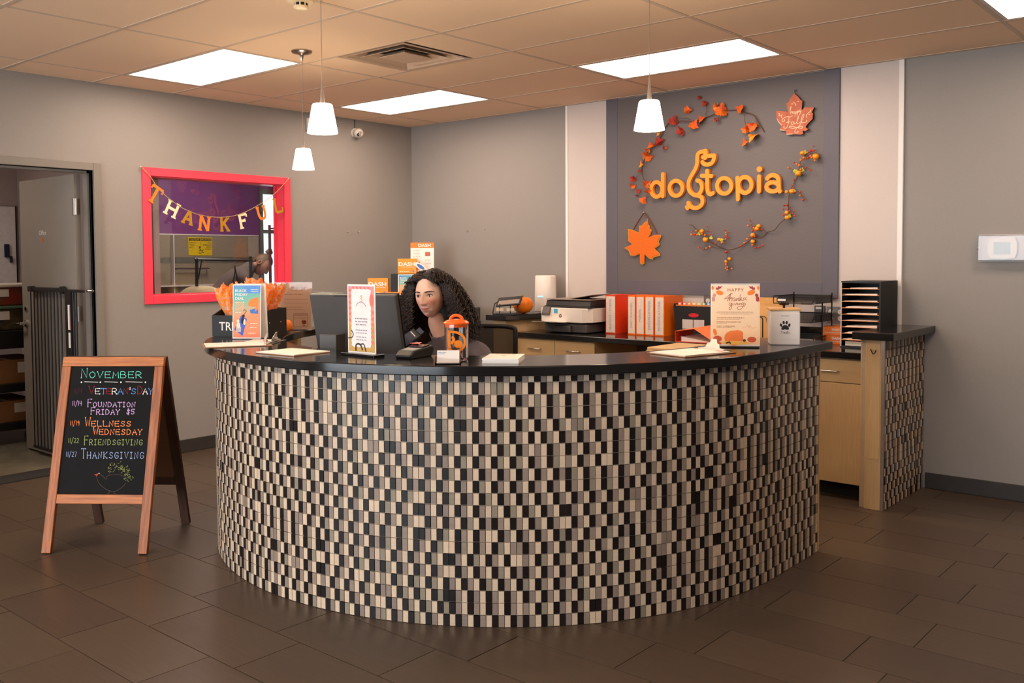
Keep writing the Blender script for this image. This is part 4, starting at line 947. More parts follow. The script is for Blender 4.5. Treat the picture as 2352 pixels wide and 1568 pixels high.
# small pumpkin behind the bin
def pumpkin(name, loc_, r, label, mat, squash=0.86):
    e = empty(name, loc_, rb.random()*3, label, 'pumpkin')
    n, m_ = 60, 16; vs = []
    for i in range(m_+1):
        t = math.pi*(0.04+0.92*i/m_); rr_ = r*math.sin(t)**0.8; zz = -r*squash*math.cos(t)
        dip = 0.12*r*math.exp(-((t-math.pi)/0.45)**2)
        for k in range(n):
            a = 2*math.pi*k/n; w_ = rr_*(1-0.055*abs(math.cos(5*a))**6)
            vs.append((w_*math.cos(a), w_*math.sin(a), r*squash+zz-dip))
    b = MB(); b.add(vs, [(i*n+k, i*n+(k+1) % n, (i+1)*n+(k+1) % n, (i+1)*n+k) for i in range(m_) for k in range(n)]+[tuple(reversed(range(n))), tuple(m_*n+k for k in range(n))])
    zmin = min(v[2] for v in vs); b.v = [(x, y, z-zmin) for x, y, z in b.v]
    b.build('flesh', mat, e, smooth=60)
    top = r*squash*2-zmin-0.10*r
    MB().tube([(0, 0, top-0.12*r), (0.01*r, 0, top+0.06*r), (0.08*r, 0.02*r, top+0.2*r)], [0.16*r, 0.10*r, 0.09*r], 7).build('stem', pm('pumpkin_stem', (150, 116, 60), 0.8, var=0.15), e, smooth=50)
    return e
m_pump = pm('pumpkin_skin', (238, 122, 20), 0.38, var=0.05, scale=25)
pumpkin('small_pumpkin', (2.045, -2.965, ZC), 0.045, 'small orange pumpkin half hidden behind the black bin', m_pump)

# --- upright signs
def sheet_sign(name, loc_, rz, w_, h_, label, th=0.004, lean=0.0, z0=0.004):
    e = empty(name, loc_, rz, label, 'sign')
    return e
# Black Friday flyer holder (a tent of two sheets)
bf = empty('flyer_sign', (2.285, -3.382, ZC), R(34), 'upright sunset coloured Black Friday flyer in front of the treat bin', 'sign')
MB().box(-0.078, 0.078, -0.006, 0.075, 0.0, 0.004).build('base', m_acr, bf)
lean = Matrix.Rotation(R(-4), 4, 'X')
pn = MB().box(-0.078, 0.078, 0.0, 0.003, 0.004, 0.292).build('front_sheet', m_paper, bf, M=lean)
MB().box(-0.074, 0.074, -0.0008, 0.0, 0.010, 0.287).build('print', m_sunset, pn)
MB().box(-0.078, 0.078, 0.0, 0.003, 0.004, 0.296).build('rear_sheet', m_paper, bf, M=Matrix.Translation((0.016, 0.066, 0)) @ Matrix.Rotation(R(5), 4, 'X'))
Mf = frame((0, -0.0010, 0), (1, 0, 0), (0, 0, 1), (0, -1, 0))
def T_(x, y): return Mf @ Matrix.Translation((x, y, 0))
text_obj('headline', 'BLACK\nFRIDAY\nDEAL', 0.021, m_paper, pn, T_(-0.066, 0.252), align='LEFT', bold=0.0003)
text_obj('headline', '50%\nOFF', 0.029, pm('peach_ink', (250, 176, 140), 0.6), pn, T_(-0.064, 0.180), align='LEFT', bold=0.0008, line=0.8)
pr_ = MB(); lines_print(pr_, Mf, -0.066, -0.005, 0.193, 1, 0.006, 0.004, align='l', seed=2); lines_print(pr_, Mf, 0.022, 0.066, 0.262, 2, 0.010, 0.0035, align='l', seed=3)
lines_print(pr_, Mf, -0.064, -0.03, 0.142, 1, 0.006, 0.0035, align='l', seed=4); lines_print(pr_, Mf, 0.02, 0.065, 0.082, 2, 0.02, 0.0035, align='l', seed=5)
pr_.build('small_print', pm('pale_print', (250, 232, 214), 0.6), pn)
b = MB(); b.prism([(-0.018, 0.245), (0.074, 0.245), (0.074, 0.287), (-0.018, 0.287)], -0.0004, 0.0, None, Mf); b.build('sky_patch', pm('sky_patch_blue', (92, 148, 214), 0.6), pn)
b = MB(); b.prism([(0.005, 0.19), (0.020, 0.212), (0.060, 0.225), (0.066, 0.205), (0.062, 0.160), (0.044, 0.146), (0.052, 0.172), (0.012, 0.176)], 0, 0.0006, None, Mf); b.build('leash_graphic', m_orange_i, pn)
b = MB(); b.prism([(0.016, 0.156), (0.062, 0.168), (0.064, 0.136), (0.022, 0.138)], 0, 0.0004, None, Mf); b.build('leash_shadow', m_blue_i, pn)
b = MB(); b.prism([(-0.069, 0.052), (-0.022, 0.018), (0.002, 0.108), (-0.030, 0.128)], 0, 0.0004, None, Mf); b.build('rug_graphic', pm('print_indigo', (70, 92, 186), 0.6), pn)
b = MB()
for x, y, rx_, ry_ in ((-0.045, 0.072, 0.011, 0.020), (-0.047, 0.097, 0.008, 0.009), (-0.012, 0.092, 0.007, 0.016)): disc(b, (x, y), rx_, Mf, 0.0004, 0.0010, ry=ry_)
for x in (-0.054, -0.047, -0.040, -0.033): stroke(b, [(x, 0.064), (x-0.001, 0.040)], 0.004, Mf, 0.0004, 0.0010)
b.build('dog_graphic', pm('print_cream', (238, 220, 190), 0.6), pn)
b = MB()
for x, y, rx_, ry_ in ((-0.022, 0.100, 0.009, 0.018), (-0.018, 0.124, 0.008, 0.008)): disc(b, (x, y), rx_, Mf, 0.0004, 0.0010, ry=ry_)
stroke(b, crom([(-0.014, 0.13), (-0.008, 0.142), (-0.002, 0.150), (-0.012, 0.158), (-0.018, 0.150)], 4), 0.0022, Mf, 0.0004, 0.0010)
b.build('dog_graphic', m_ink, pn)
text_obj('logo', 'dogtopia', 0.013, pm('pale_print', (250, 232, 214)), pn, T_(0.030, 0.030), align='CENTER')

# framed notice with badge, behind the bin
ds = empty('notice_sign', (1.945, -2.828, ZC), R(40.5), 'cream notice in an upright clear holder right of the treat bin', 'sign')
MB().box(-0.112, 0.112, -0.03, 0.05, 0.0, 0.004).build('base', m_acr, ds)
nt_ = MB().box(-0.108, 0.108, 0.0, 0.002, 0.006, 0.283).build('sheet', m_paper2, ds, M=Matrix.Rotation(R(-4), 4, 'X'))
MB().box(-0.112, 0.112, -0.003, -0.001, 0.004, 0.288).build('clear_front', m_acr, nt_)
Mn = frame((0, -0.0002, 0), (1, 0, 0), (0, 0, 1), (0, -1, 0))
b = MB(); lines_print(b, Mn, -0.02, 0.085, 0.262, 2, 0.008, 0.0035, seed=7); lines_print(b, Mn, -0.02, 0.06, 0.235, 1, 0.008, 0.0035, seed=8); lines_print(b, Mn, -0.06, 0.06, 0.212, 1, 0.01, 0.005, seed=9)
lines_print(b, Mn, -0.06, 0.09, 0.182, 1, 0.01, 0.004, seed=10); lines_print(b, Mn, -0.06, 0.09, 0.160, 1, 0.01, 0.003, seed=11); lines_print(b, Mn, -0.06, 0.06, 0.136, 2, 0.014, 0.003, seed=12)
b.build('small_print', pm('sepia_ink', (206, 168, 140), 0.7), nt_)
b = MB(); stroke(b, [(0.0, 0.02), (0.082, 0.02), (0.082, 0.100), (0.0, 0.100)], 0.002, Mn, 0, 0.0004, closed=True); stroke(b, [(0.002, 0.090), (0.08, 0.090)], 0.003, Mn, 0, 0.0004); stroke(b, [(0.002, 0.072), (0.08, 0.072)], 0.002, Mn, 0, 0.0004)
b.prism([(0.046, 0.052), (0.054, 0.058), (0.070, 0.058), (0.077, 0.052), (0.074, 0.044), (0.070, 0.034), (0.054, 0.034), (0.050, 0.044)], 0, 0.0005, None, Mn)
b.prism([(0.054, 0.024), (0.070, 0.024), (0.070, 0.028), (0.054, 0.028)], 0, 0.0005, None, Mn)
b.build('badge_print', pm('maroon_ink', (150, 66, 52), 0.7), nt_)

# clipboards
m_hard = pm('hardboard_brown', (150, 104, 62), 0.6, var=0.1, scale=40)
def clip_hw(parent, y, z):
    c = MB(); c.box(-0.076, 0.076, y-0.014, y+0.008, z, z+0.005)
    pts = [(-0.076, 0), (-0.042, 0.005), (-0.036, 0.022), (-0.022, 0.026), (-0.014, 0.044), (0.014, 0.044), (0.022, 0.026), (0.036, 0.022), (0.042, 0.005), (0.076, 0)]
    Mc = frame((0, y-0.004, z+0.005), (1, 0, 0), (0, 0.35, 0.937), (0, -0.937, 0.35))
    c.prism(pts[::-1], -0.001, 0.001, None, Mc)
    k = c.build('clip', pm('clip_bright_steel', (236, 232, 226), 0.3, metal=0.75), parent)
    MB().tube([(-0.026, y+0.006, z+0.012), (0.026, y+0.006, z+0.012)], 0.006, 8).build('spring', m_steel, k)
    return k
def clipboard(loc_, rz, label, papers=4, wob=0.0):
    e = empty('clipboard', loc_, rz, label, 'clipboard')
    MB().box(-0.115, 0.115, -0.16, 0.16, 0.0, 0.0032).build('board', m_hard, e, bevel=0.001)
    for k in range(papers):
        MB().box(-0.106, 0.106, -0.150, 0.130, 0.0034+0.0008*k, 0.0041+0.0008*k).build('sheet', m_paper, e, M=Matrix.Rotation(R(rb.uniform(-1.2, 1.2)), 4, 'Z'))
    clip_hw(e, 0.135, 0.0034+0.0008*papers)
    return e
clipboard((2.545, -3.610, ZC+0.0005), R(-28), 'clipboard with blank paper overhanging the left end of the counter, top of two', 4)
MBc = clipboard((4.512, -2.600, ZC+0.0005), R(-14), 'clipboard with silver clip lying in front of the thanksgiving sign', 6)
rm = MB(); 
lines_print(rm, FLAT, -0.085, -0.05, 0.105, 2, 0.012, 0.006, seed=20, mi=0); lines_print(rm, FLAT, 0.05, 0.09, 0.105, 2, 0.012, 0.006, seed=21, mi=0)
rm.build('red_print', pm('faded_red_print', (226, 120, 104), 0.7), MBc, M=Matrix.Translation((0, 0, 0.0084)))
# second clip holding papers behind
cb2 = empty('clipboard', (2.50, -3.445, ZC+0.0005), R(-52), 'dark clipboard lying behind the blank-paper clipboard at the flyer foot', 'clipboard')
MB().box(-0.115, 0.115, -0.075, 0.10, 0.0, 0.0032).build('board', pm('dark_hardboard', (74, 58, 44), 0.6), cb2)
MB().box(-0.106, 0.106, -0.070, 0.075, 0.0034, 0.0060).build('sheet', m_paper, cb2); clip_hw(cb2, 0.075, 0.0064)
# pad of paper
pdp = empty('paper_pad', (3.085, -3.672, ZC), R(4), 'pad of blank white paper between the clipboard and the tall sign', 'paper pad')
MB().box(-0.13, 0.13, -0.105, 0.105, 0.0, 0.0035).build('backing', m_hard, pdp)
for k in range(3): MB().box(-0.129, 0.129, -0.104, 0.104, 0.0036+0.0014*k, 0.0048+0.0014*k).build('sheet', m_paper, pdp, M=Matrix.Rotation(R(rb.uniform(-.5, .5)), 4, 'Z'))

# tall table sign
ts = empty('table_sign', (3.430, -3.560, ZC), R(2), 'tall narrow table sign with scalloped autumn border beside the monitor', 'sign')
MB().box(-0.105, 0.108, -0.032, 0.032, 0.0, 0.012).build('base', pm('black_gloss_base', (16, 16, 20), 0.12), ts, bevel=0.002)
m_candy = grad_mat('autumn_border_print', [(0.0, (206, 160, 84)), (0.40, (202, 158, 80)), (0.44, (242, 160, 96)), (0.62, (240, 150, 130)), (0.85, (242, 150, 140)), (1.0, (216, 150, 160))], 0, 0.31)
sh = MB().box(-0.088, 0.088, -0.002, 0.002, 0.010, 0.312).build('sheet', m_paper, ts)
MB().box(-0.082, 0.082, -0.0030, -0.0021, 0.018, 0.304).build('border_print', m_candy, sh)
Ms = frame((0, -0.0031, 0), (1, 0, 0), (0, 0, 1), (0, -1, 0))
b = MB(); pol = []
nx, nz, sx_, sz_ = 5, 13, 0.060, 0.125
for k in range(nx*2): pol.append((-sx_+2*sx_*(k+.5)/(nx*2), -sz_-0.004*(k % 2)))
for k in range(nz*2): pol.append((sx_+0.004*(k % 2), -sz_+2*sz_*(k+.5)/(nz*2)))
for k in range(nx*2): pol.append((sx_-2*sx_*(k+.5)/(nx*2), sz_+0.004*(k % 2)))
for k in range(nz*2): pol.append((-sx_-0.004*(k % 2), sz_-2*sz_*(k+.5)/(nz*2)))
poly_obj('scalloped_panel', [(x, y+0.165) for x, y in pol], 0, 0.0006, Ms, pm('pale_pink_print', (244, 226, 222), 0.6), sh)
b = MB()
for k in range(6): disc(b, (-0.072, 0.285-0.026*k), 0.008, Ms, 0, 0.0007, 6, mi=0); disc(b, (0.073, 0.190-0.026*k), 0.008, Ms, 0, 0.0007, 6)
disc(b, (0.066, 0.245), 0.012, Ms, 0.0006, 0.0012, 16, ry=0.027)
for k in range(5): disc(b, (-0.05+0.024*k, 0.297), 0.006, Ms, 0, 0.0007, 6)
b.build('leaf_print', pm('coral_print', (236, 120, 100), 0.6), sh)
b = MB()
stroke(b, crom([(-0.036, 0.024), (-0.034, 0.045), (-0.02, 0.052), (-0.004, 0.046), (0.006, 0.028)], 5), [0.008]*21, Ms, 0.0006, 0.0012); stroke(b, crom([(-0.006, 0.050), (0.014, 0.052), (0.024, 0.034), (0.028, 0.022)], 5), 0.006, Ms, 0.0006, 0.0012)
stroke(b, crom([(-0.082, 0.075), (-0.058, 0.080), (-0.052, 0.095), (-0.062, 0.108)], 5), 0.005, Ms, 0.0006, 0.0012)
b.build('dog_silhouette', pm('charcoal_print', (66, 58, 58), 0.6), sh)
b = MB(); stroke(b, crom([(-0.006, 0.258), (0.004, 0.264), (0.006, 0.255), (-0.002, 0.250), (0.007, 0.246), (0.004, 0.236), (-0.006, 0.238)], 4), 0.0026, Ms, 0.0006, 0.0012)
lines_print(b, Ms, -0.03, 0.03, 0.200, 1, 0.01, 0.006, seed=30); lines_print(b, Ms, -0.02, 0.02, 0.186, 1, 0.01, 0.008, seed=31)
b.build('orange_print', pm('soft_orange_print', (240, 150, 110), 0.6), sh)
b = MB(); stroke(b, ell(0, 0.205, 0.034, 0.030, 14, 25, 155), 0.003, Ms, 0.0006, 0.0010)
lines_print(b, Ms, -0.04, 0.04, 0.160, 3, 0.013, 0.005, seed=32, d=0.001); lines_print(b, Ms, -0.04, 0.04, 0.110, 2, 0.012, 0.004, seed=33, d=0.001); lines_print(b, Ms, -0.034, 0.034, 0.080, 2, 0.012, 0.004, seed=34, d=0.001)
b.build('small_print', pm('soft_grey_print', (150, 140, 146), 0.6), sh)

# card terminal
ct = empty('card_terminal', (3.648, -3.455, ZC), R(14), 'black wedge shaped card payment terminal right of the tall sign', 'card terminal')
b = MB(); pr2 = [(-0.085, 0.0), (0.07, 0.0), (0.085, 0.016), (0.08, 0.046), (-0.06, 0.034), (-0.092, 0.014)]
b.prism(pr2, -0.038, 0.038, None, frame((0, 0, 0), (0, 1, 0), (0, 0, 1), (1, 0, 0)))
# widen toward the back with shoulders
b.v = [(x*(1.0+2.2*max(0, y+0.02)), y, z) for x, y, z in b.v]
b.build('housing', m_dark, ct, bevel=0.004)
b = MB().box(-0.030, 0.030, -0.055, -0.008, -0.001, 0.0015); b.build('keypad', pm('terminal_grey', (84, 74, 62), 0.3), ct, M=Matrix.Translation((0, 0, 0.0385)) @ Matrix.Rotation(R(5), 4, 'X'))
MB().box(-0.034, 0.034, 0.012, 0.075, -0.001, 0.002).build('screen', pm('terminal_screen', (22, 22, 26), 0.06), ct, M=Matrix.Translation((0, 0, 0.041)) @ Matrix.Rotation(R(5), 4, 'X'))
MB().prism([(0, 0), (0.05, 0.0), (0.05, 0.022)], 0, 0.002, None, frame((-0.055, 0.052, 0.052), (1, 0, 0), (0, 0.9, 0.2), (0, -0.2, 0.9))).build('red_flap', pm('terminal_red', (236, 60, 40), 0.3), ct)
pc = MB().box(-0.028, 0.028, 0.076, 0.120, 0.018, 0.038).build('paper_cover', m_dark, ct, bevel=0.004)

# business card holder
ch = empty('card_holder', (3.955, -3.560, ZC), R(42), 'clear acrylic holder with white business cards at the counter edge', 'card holder')
b = MB(); b.box(-0.052, 0.052, -0.032, 0.032, 0, 0.004); b.box(-0.052, 0.052, -0.032, -0.028, 0.004, 0.022); b.box(-0.052, -0.048, -0.028, 0.032, 0.004, 0.030); b.box(0.048, 0.052, -0.028, 0.032, 0.004, 0.030)
b.build('holder', m_acr, ch)
MB().box(-0.052, 0.052, 0, 0.004, 0, 0.062).build('back_rest', m_acr, ch, M=Matrix.Translation((0, 0.020, 0.004)) @ Matrix.Rotation(R(-24), 4, 'X'))
cs = MB()
for k in range(10): cs.box(-0.0445, 0.0445, 0.0014*k, 0.0014*k+0.0008, 0.0, 0.052)
cs = cs.build('card_stack', m_paper, ch, M=Matrix.Translation((0, -0.006, 0.006)) @ Matrix.Rotation(R(-24), 4, 'X'))
b = MB(); lines_print(b, frame((0, -0.0003, 0), (1, 0, 0), (0, 0, 1), (0, -1, 0)), -0.040, -0.006, 0.042, 2, 0.006, 0.0028, align='l', seed=40, d=0.0003); b.build('print', pm('blue_grey_print', (140, 160, 190), 0.7), cs)

# clear treat jar with orange lid
jr = empty('treat_jar', (3.872, -3.425, ZC), 0, 'clear treat jar with bright orange lid and orange emblem', 'jar')
b = MB(); b.lathe([(0.046, 0.004), (0.0495, 0.010), (0.0505, 0.150), (0.0475, 0.150), (0.0465, 0.012), (0.001, 0.008)], 36, capb=False, capt=False)
b.lathe([(0.001, 0.0), (0.044, 0.0), (0.046, 0.004)], 36, capt=False)
b.build('jar_body', m_acr, jr, smooth=35)
b = MB(); b.lathe([(0.0465, 0.138), (0.0465, 0.150), (0.053, 0.151), (0.0535, 0.157), (0.050, 0.160), (0.040, 0.166), (0.018, 0.171), (0.001, 0.172)], 36); b.build('lid', m_orange_pl, jr, smooth=35)
hp = [(math.cos(a)*0.026, math.sin(a)*0.026) for a in [math.pi*k/14 for k in range(15)]]
MB().tube([(x*0.761, x*0.649, 0.164+z*0.85) for x, z in hp], 0.0065, 8).build('lid_handle', m_orange_pl, jr, smooth=60)
Mj = frame((0.0345, -0.0375, 0), (0.74, 0.672, 0), (0, 0, 1), (0.672, -0.74, 0))
b = MB(); stroke(b, crom([(-0.030, 0.122), (0.004, 0.118), (0.030, 0.100), (0.034, 0.070), (0.018, 0.046), (-0.010, 0.040), (-0.028, 0.050)], 5), 0.010, Mj, 0.0, 0.0012)
stroke(b, crom([(-0.030, 0.115), (-0.030, 0.08), (-0.026, 0.05)], 4), 0.010, Mj, 0.0, 0.0012); stroke(b, crom([(-0.014, 0.098), (-0.010, 0.086), (-0.018, 0.076)], 4), 0.012, Mj, 0.0, 0.0012); disc(b, (0.008, 0.070), 0.017, Mj, 0, 0.0012, 14)
b.build('emblem', pm('emblem_orange', (246, 134, 28), 0.4), jr)
b = MB()
for q in range(9): b.ball((rb.uniform(-.028, .028), rb.uniform(-.028, .028), 0.018+0.003*q), 0.011, 8, 5, sz=0.6)
b.build('treats', pm('jar_treats', (226, 130, 30), 0.6, var=0.2), jr, smooth=80)

# stack of flyers
fs_ = empty('flyer_stack', (4.055, -3.335, ZC), R(33), 'thick stack of small white flyers right of the treat jar', 'flyer stack')
for k in range(3): MB().box(-0.074, 0.074, -0.10, 0.10, 0.0066*k+0.0002, 0.0066*k+0.0064).build('bundle', m_paper, fs_, M=Matrix.Rotation(R(rb.uniform(-1, 1)), 4, 'Z'))
b = MB(); lines_print(b, FLAT, -0.05, 0.05, 0.075, 1, 0.02, 0.007, seed=50); lines_print(b, FLAT, -0.012, 0.014, 0.02, 1, 0.02, 0.008, seed=51)
b.build('orange_print', m_orange_i, fs_, M=Matrix.Translation((0, 0, 0.0200)))

# Happy Thanksgiving sign
hs = empty('thanksgiving_sign', (4.535, -2.235, ZC), R(30), 'upright cream Happy Thanksgiving menu sign with pumpkins', 'sign')
MB().box(-0.108, 0.108, -0.03, 0.05, 0.0, 0.006).build('base', m_dark, hs, bevel=0.001)
m_peach = grad_mat('peach_print', [(0.0, (246, 190, 140)), (0.35, (248, 212, 172)), (1.0, (250, 222, 194))], 0, 0.3)
fr = MB().box(-0.112, 0.112, 0.0, 0.004, 0.008, 0.300).build('sheet', m_paper, hs, M=Matrix.Rotation(R(-3), 4, 'X'))
MB().box(-0.108, 0.108, -0.0008, 0.0, 0.014, 0.290).build('print', m_peach, fr)
MB().box(-0.113, 0.113, -0.004, 0.006, 0.2945, 0.303).build('clear_top_edge', m_acr, fr)
Mh = frame((0, -0.0009, 0), (1, 0, 0), (0, 0, 1), (0, -1, 0))
# print coordinates: crop pixel (x 0..965, y 0..1300) -> metres
def hp_(px, py): return ((px-600)/960*0.226+0.002, 0.300-(py-95)/1290*0.292)
def hps(l): return [hp_(*p) for p in l]
text_obj('heading', 'HAPPY', 0.021, m_brownink, fr, Mh @ Matrix.Translation((*hp_(595, 262), 0)), align='CENTER', space=1.25)
b = MB()
for s_ in ([(370, 425), (430, 380), (490, 320), (540, 300), (500, 310), (470, 380), (440, 465)], [(400, 410), (470, 395), (540, 405)], [(500, 320), (490, 390), (470, 470), (500, 400), (530, 390), (525, 460)], [(590, 400), (560, 395), (545, 440), (570, 460), (595, 410), (592, 455), (610, 450)], [(620, 400), (618, 455), (640, 410), (660, 400), (655, 455), (675, 440)], [(690, 320), (680, 455), (700, 410), (720, 390), (700, 420), (730, 460)], [(770, 395), (745, 410), (765, 435), (735, 455)], [(810, 380), (780, 420), (820, 440)],
           [(520, 500), (480, 505), (470, 540), (500, 550), (525, 505), (520, 600), (490, 640), (470, 610), (520, 550)], [(545, 505), (545, 545), (560, 540)], [(580, 505), (595, 545), (620, 500)], [(640, 500), (640, 540), (655, 535)], [(665, 500), (668, 540), (690, 505), (705, 540)], [(750, 495), (720, 500), (720, 540), (755, 510), (750, 560), (700, 630), (650, 635), (630, 600), (680, 570), (760, 570), (790, 520), (760, 495)]):
    stroke(b, crom(hps(s_), 4), 0.0019, Mh, 0, 0.0006)
b.build('script_lettering', m_brownink, fr)
b = MB(); 
for k, (y, a, c) in enumerate(((690, 225, 960), (712, 200, 985), (735, 240, 920))): lines_print(b, Mh, hp_(a, y)[0], hp_(c, y)[0], hp_(a, y)[1], 1, 0.01, 0.0022, seed=60+k)
for k, y in enumerate((845, 930, 1015)): lines_print(b, Mh, hp_(235, y)[0], hp_((760, 450, 520)[k], y)[0], hp_(0, y)[1], 1, 0.01, 0.0022, seed=70+k, align='l')
b.build('small_print', pm('tan_print', (190, 150, 118), 0.7), fr)
for k, (tx_, y) in enumerate((('THANKSGIVING DINNER-$12', 820), ('PUMPKIN PIE DESSERT-$8', 908), ('FEAST COMBO-$18', 998))):
    text_obj('menu_line', tx_, 0.0088, m_brownink, fr, Mh @ Matrix.Translation((*hp_(232, y), 0)), align='LEFT', space=1.12)
b = MB(); stroke(b, crom(hps([(730, 1000), (800, 995), (830, 950), (860, 1010), (880, 960), (920, 1020), (990, 1000)]), 4), 0.0012, Mh, 0, 0.0006); b.build('signature', pm('soft_orange_print'  , (240, 150, 110)), fr)
b = MB()
LOBE = [0]
def lobe(b, px, py, rx_, ry_, rot=0.0, n=16):
    LOBE[0] += 1; c = hp_(px, py); disc(b, c, rx_/960*0.226, Mh, 0, 0.0004+0.00003*LOBE[0], n, ry=ry_/960*0.226, rot=R(rot))
lobe(b, 565, 1225, 185, 150); lobe(b, 640, 1140, 110, 75); b.build('turkey_print', pm('print_bright_orange', (240, 124, 58), 0.6), fr)
b = MB(); lobe(b, 250, 1245, 85, 62); lobe(b, 915, 1255, 88, 55); lobe(b, 250, 1340, 80, 30); b.build('pumpkin_print', pm('print_brick', (206, 84, 54), 0.6), fr)
b = MB(); lobe(b, 590, 1325, 280, 38); b.build('platter_print', pm('print_gold', (240, 182, 84), 0.6), fr)
b = MB(); lobe(b, 290, 290, 72, 45, -15); lobe(b, 900, 285, 78, 48, 20); lobe(b, 150, 190, 22, 38); lobe(b, 1035, 190, 22, 38); lobe(b, 200, 1105, 34, 70, 15); b.build('leaf_print', m_orange_i, fr)
b = MB()
for mx_, sg in ((275, 1), (915, -1)): b.prism([hp_(mx_+sg*x, y) for x, y in ((-55, 230), (-55, 180), (-20, 180), (-15, 150), (20, 165), (70, 148), (40, 180), (55, 195), (10, 205), (0, 225))][::(1 if sg > 0 else -1)], 0, 0.0005, None, Mh)
for x, y in ((1005, 340), (1020, 400), (1025, 440)): lobe(b, x, y, 32, 32)
b.build('leaf_print', pm('print_maroon', (172, 62, 66), 0.6), fr)
b = MB()
for x, y in ((185, 340), (165, 400), (165, 440)): lobe(b, x, y, 32, 32)
b.build('berry_print', pm('print_mauve', (212, 150, 146), 0.6), fr)
b = MB(); lobe(b, 450, 1320, 45, 16, 20); lobe(b, 490, 1325, 30, 14, -30); lobe(b, 770, 1275, 30, 26); b.build('twig_print', pm('print_dark_brown', (74, 40, 34), 0.6), fr)

# treats canister
cn = empty('treat_canister', (4.640, -1.935, ZC), R(30), 'square white treats canister with paw print and wooden lid', 'canister')
m_enam = pm('white_enamel', (236, 226, 220), 0.28, var=0.01)
MB().box(-0.070, 0.070, -0.06, 0.06, 0.0, 0.158).build('body', m_enam, cn, bevel=0.006, segs=3)
MB().box(-0.074, 0.074, -0.064, 0.064, 0.164, 0.176).build('lid', pm('light_wood_lid', (222, 172, 112), 0.5, var=0.12, scale=20, stretch=(1, 8, 1)), cn, bevel=0.004)
MB().box(-0.066, 0.066, -0.056, 0.056, 0.157, 0.165).build('lid_seal', m_paper, cn)
kb = MB(); kb.tube([(0, 0, 0.174), (0, 0, 0.190)], 0.006, 10)
for sx in (-1, 1):
    kb.ball((sx*0.016, -0.005, 0.196), 0.0075, 10, 6); kb.ball((sx*0.016, 0.005, 0.196), 0.0075, 10, 6)
kb.tube([(-0.016, 0, 0.195), (0.016, 0, 0.195)], 0.006, 8); kb.build('bone_knob', pm('dark_bronze', (48, 34, 28), 0.35, metal=0.6), cn, smooth=60)
Mc_ = frame((0, -0.0602, 0), (1, 0, 0), (0, 0, 1), (0, -1, 0))
b = MB(); b.prism([(-0.018, 0.076), (-0.010, 0.073), (0.0, 0.076), (0.010, 0.073), (0.018, 0.076), (0.016, 0.086), (0.007, 0.096), (-0.007, 0.096), (-0.016, 0.086)], 0, 0.0006, None, Mc_)
for x, y, r_ in ((-0.019, 0.096, 18), (-0.007, 0.108, 8), (0.007, 0.108, -8), (0.019, 0.096, -18)): disc(b, (x, y), 0.0052, Mc_, 0, 0.0006, 14, ry=0.0085, rot=R(r_))
b.build('paw_print', m_ink, cn)
b = MB()
for s_ in ([(-0.022, 0.066), (-0.016, 0.068), (-0.010, 0.066)], [(-0.016, 0.068), (-0.017, 0.058), (-0.021, 0.055)], [(-0.010, 0.055), (-0.009, 0.061), (-0.006, 0.062)], [(-0.005, 0.058), (-0.001, 0.060), (-0.002, 0.062), (-0.005, 0.058), (-0.002, 0.055)], [(0.006, 0.062), (0.002, 0.060), (0.003, 0.055), (0.006, 0.061), (0.007, 0.055)], [(0.012, 0.068), (0.010, 0.056), (0.013, 0.056)], [(0.008, 0.063), (0.015, 0.064)], [(0.020, 0.062), (0.017, 0.060), (0.020, 0.057), (0.016, 0.055)]):
    stroke(b, crom(s_, 4), 0.0013, Mc_, 0, 0.0006)
b.build('script_lettering', m_ink, cn)
text_obj('small_lettering', 'MILK BONES', 0.0065, m_greyink, cn, Mc_ @ Matrix.Translation((0, 0.138, 0)), align='CENTER')
for z in (0.030, 0.130): MB().box(-0.060, 0.060, -0.0612, -0.0600, z, z+0.0014).build('pressed_line', m_enam, cn)
# ---------------------------------------------------------------- things on the back counter
ZB = 0.9055
# printer
pt_ = empty('printer', (2.21, -0.30, ZB), 0, 'white and grey multifunction printer on the back worktop', 'printer')
m_prw = pm('printer_white', (232, 222, 212), 0.4, var=0.01); m_prg = pm('printer_grey', (76, 72, 70), 0.45, var=0.04); m_prd = pm('printer_dark', (40, 38, 38), 0.4)
MB().box(-0.215, 0.195, -0.175, 0.17, 0.004, 0.070).build('paper_cassette', m_prg, pt_, bevel=0.008)
MB().box(-0.10, 0.06, -0.205, -0.170, 0.006, 0.055).build('cassette_front', m_prg, pt_, bevel=0.006)
b = MB(); b.prism([(-0.225, -0.20), (0.17, -0.20), (0.225, -0.13), (0.225, 0.17), (-0.225, 0.17)], 0.082, 0.192)
b.build('body', m_prw, pt_, bevel=0.005)
MB().box(-0.19, 0.15, -0.165, 0.15, 0.070, 0.083).build('output_slot', m_prd, pt_)
MB().box(-0.222, 0.222, -0.165, 0.165, 0.192, 0.206).build('scanner_bed', m_prd, pt_, bevel=0.003)
b = MB(); b.prism([(-0.155, 0.206), (0.165, 0.206), (0.165, 0.252), (0.06, 0.250), (-0.14, 0.248)], -0.215, 0.215, None, frame((0, 0, 0), (0, 1, 0), (0, 0, 1), (1, 0, 0))); b.build('document_feeder', m_prd, pt_, bevel=0.004)
MB().box(-0.218, 0.218, -0.150, 0.165, 0.2525, 0.260).build('feeder_lid', pm('printer_taupe', (150, 134, 122), 0.4), pt_, bevel=0.003)
MB().box(-0.05, 0.21, -0.14, 0.12, 0, 0.004).build('feeder_tray', pm('printer_taupe', (150, 134, 122)), pt_, M=Matrix.Translation((0.02, 0, 0.262)) @ Matrix.Rotation(R(-9), 4, 'Y'))
pn = empty('tmp'); bpy.data.objects.remove(pn)
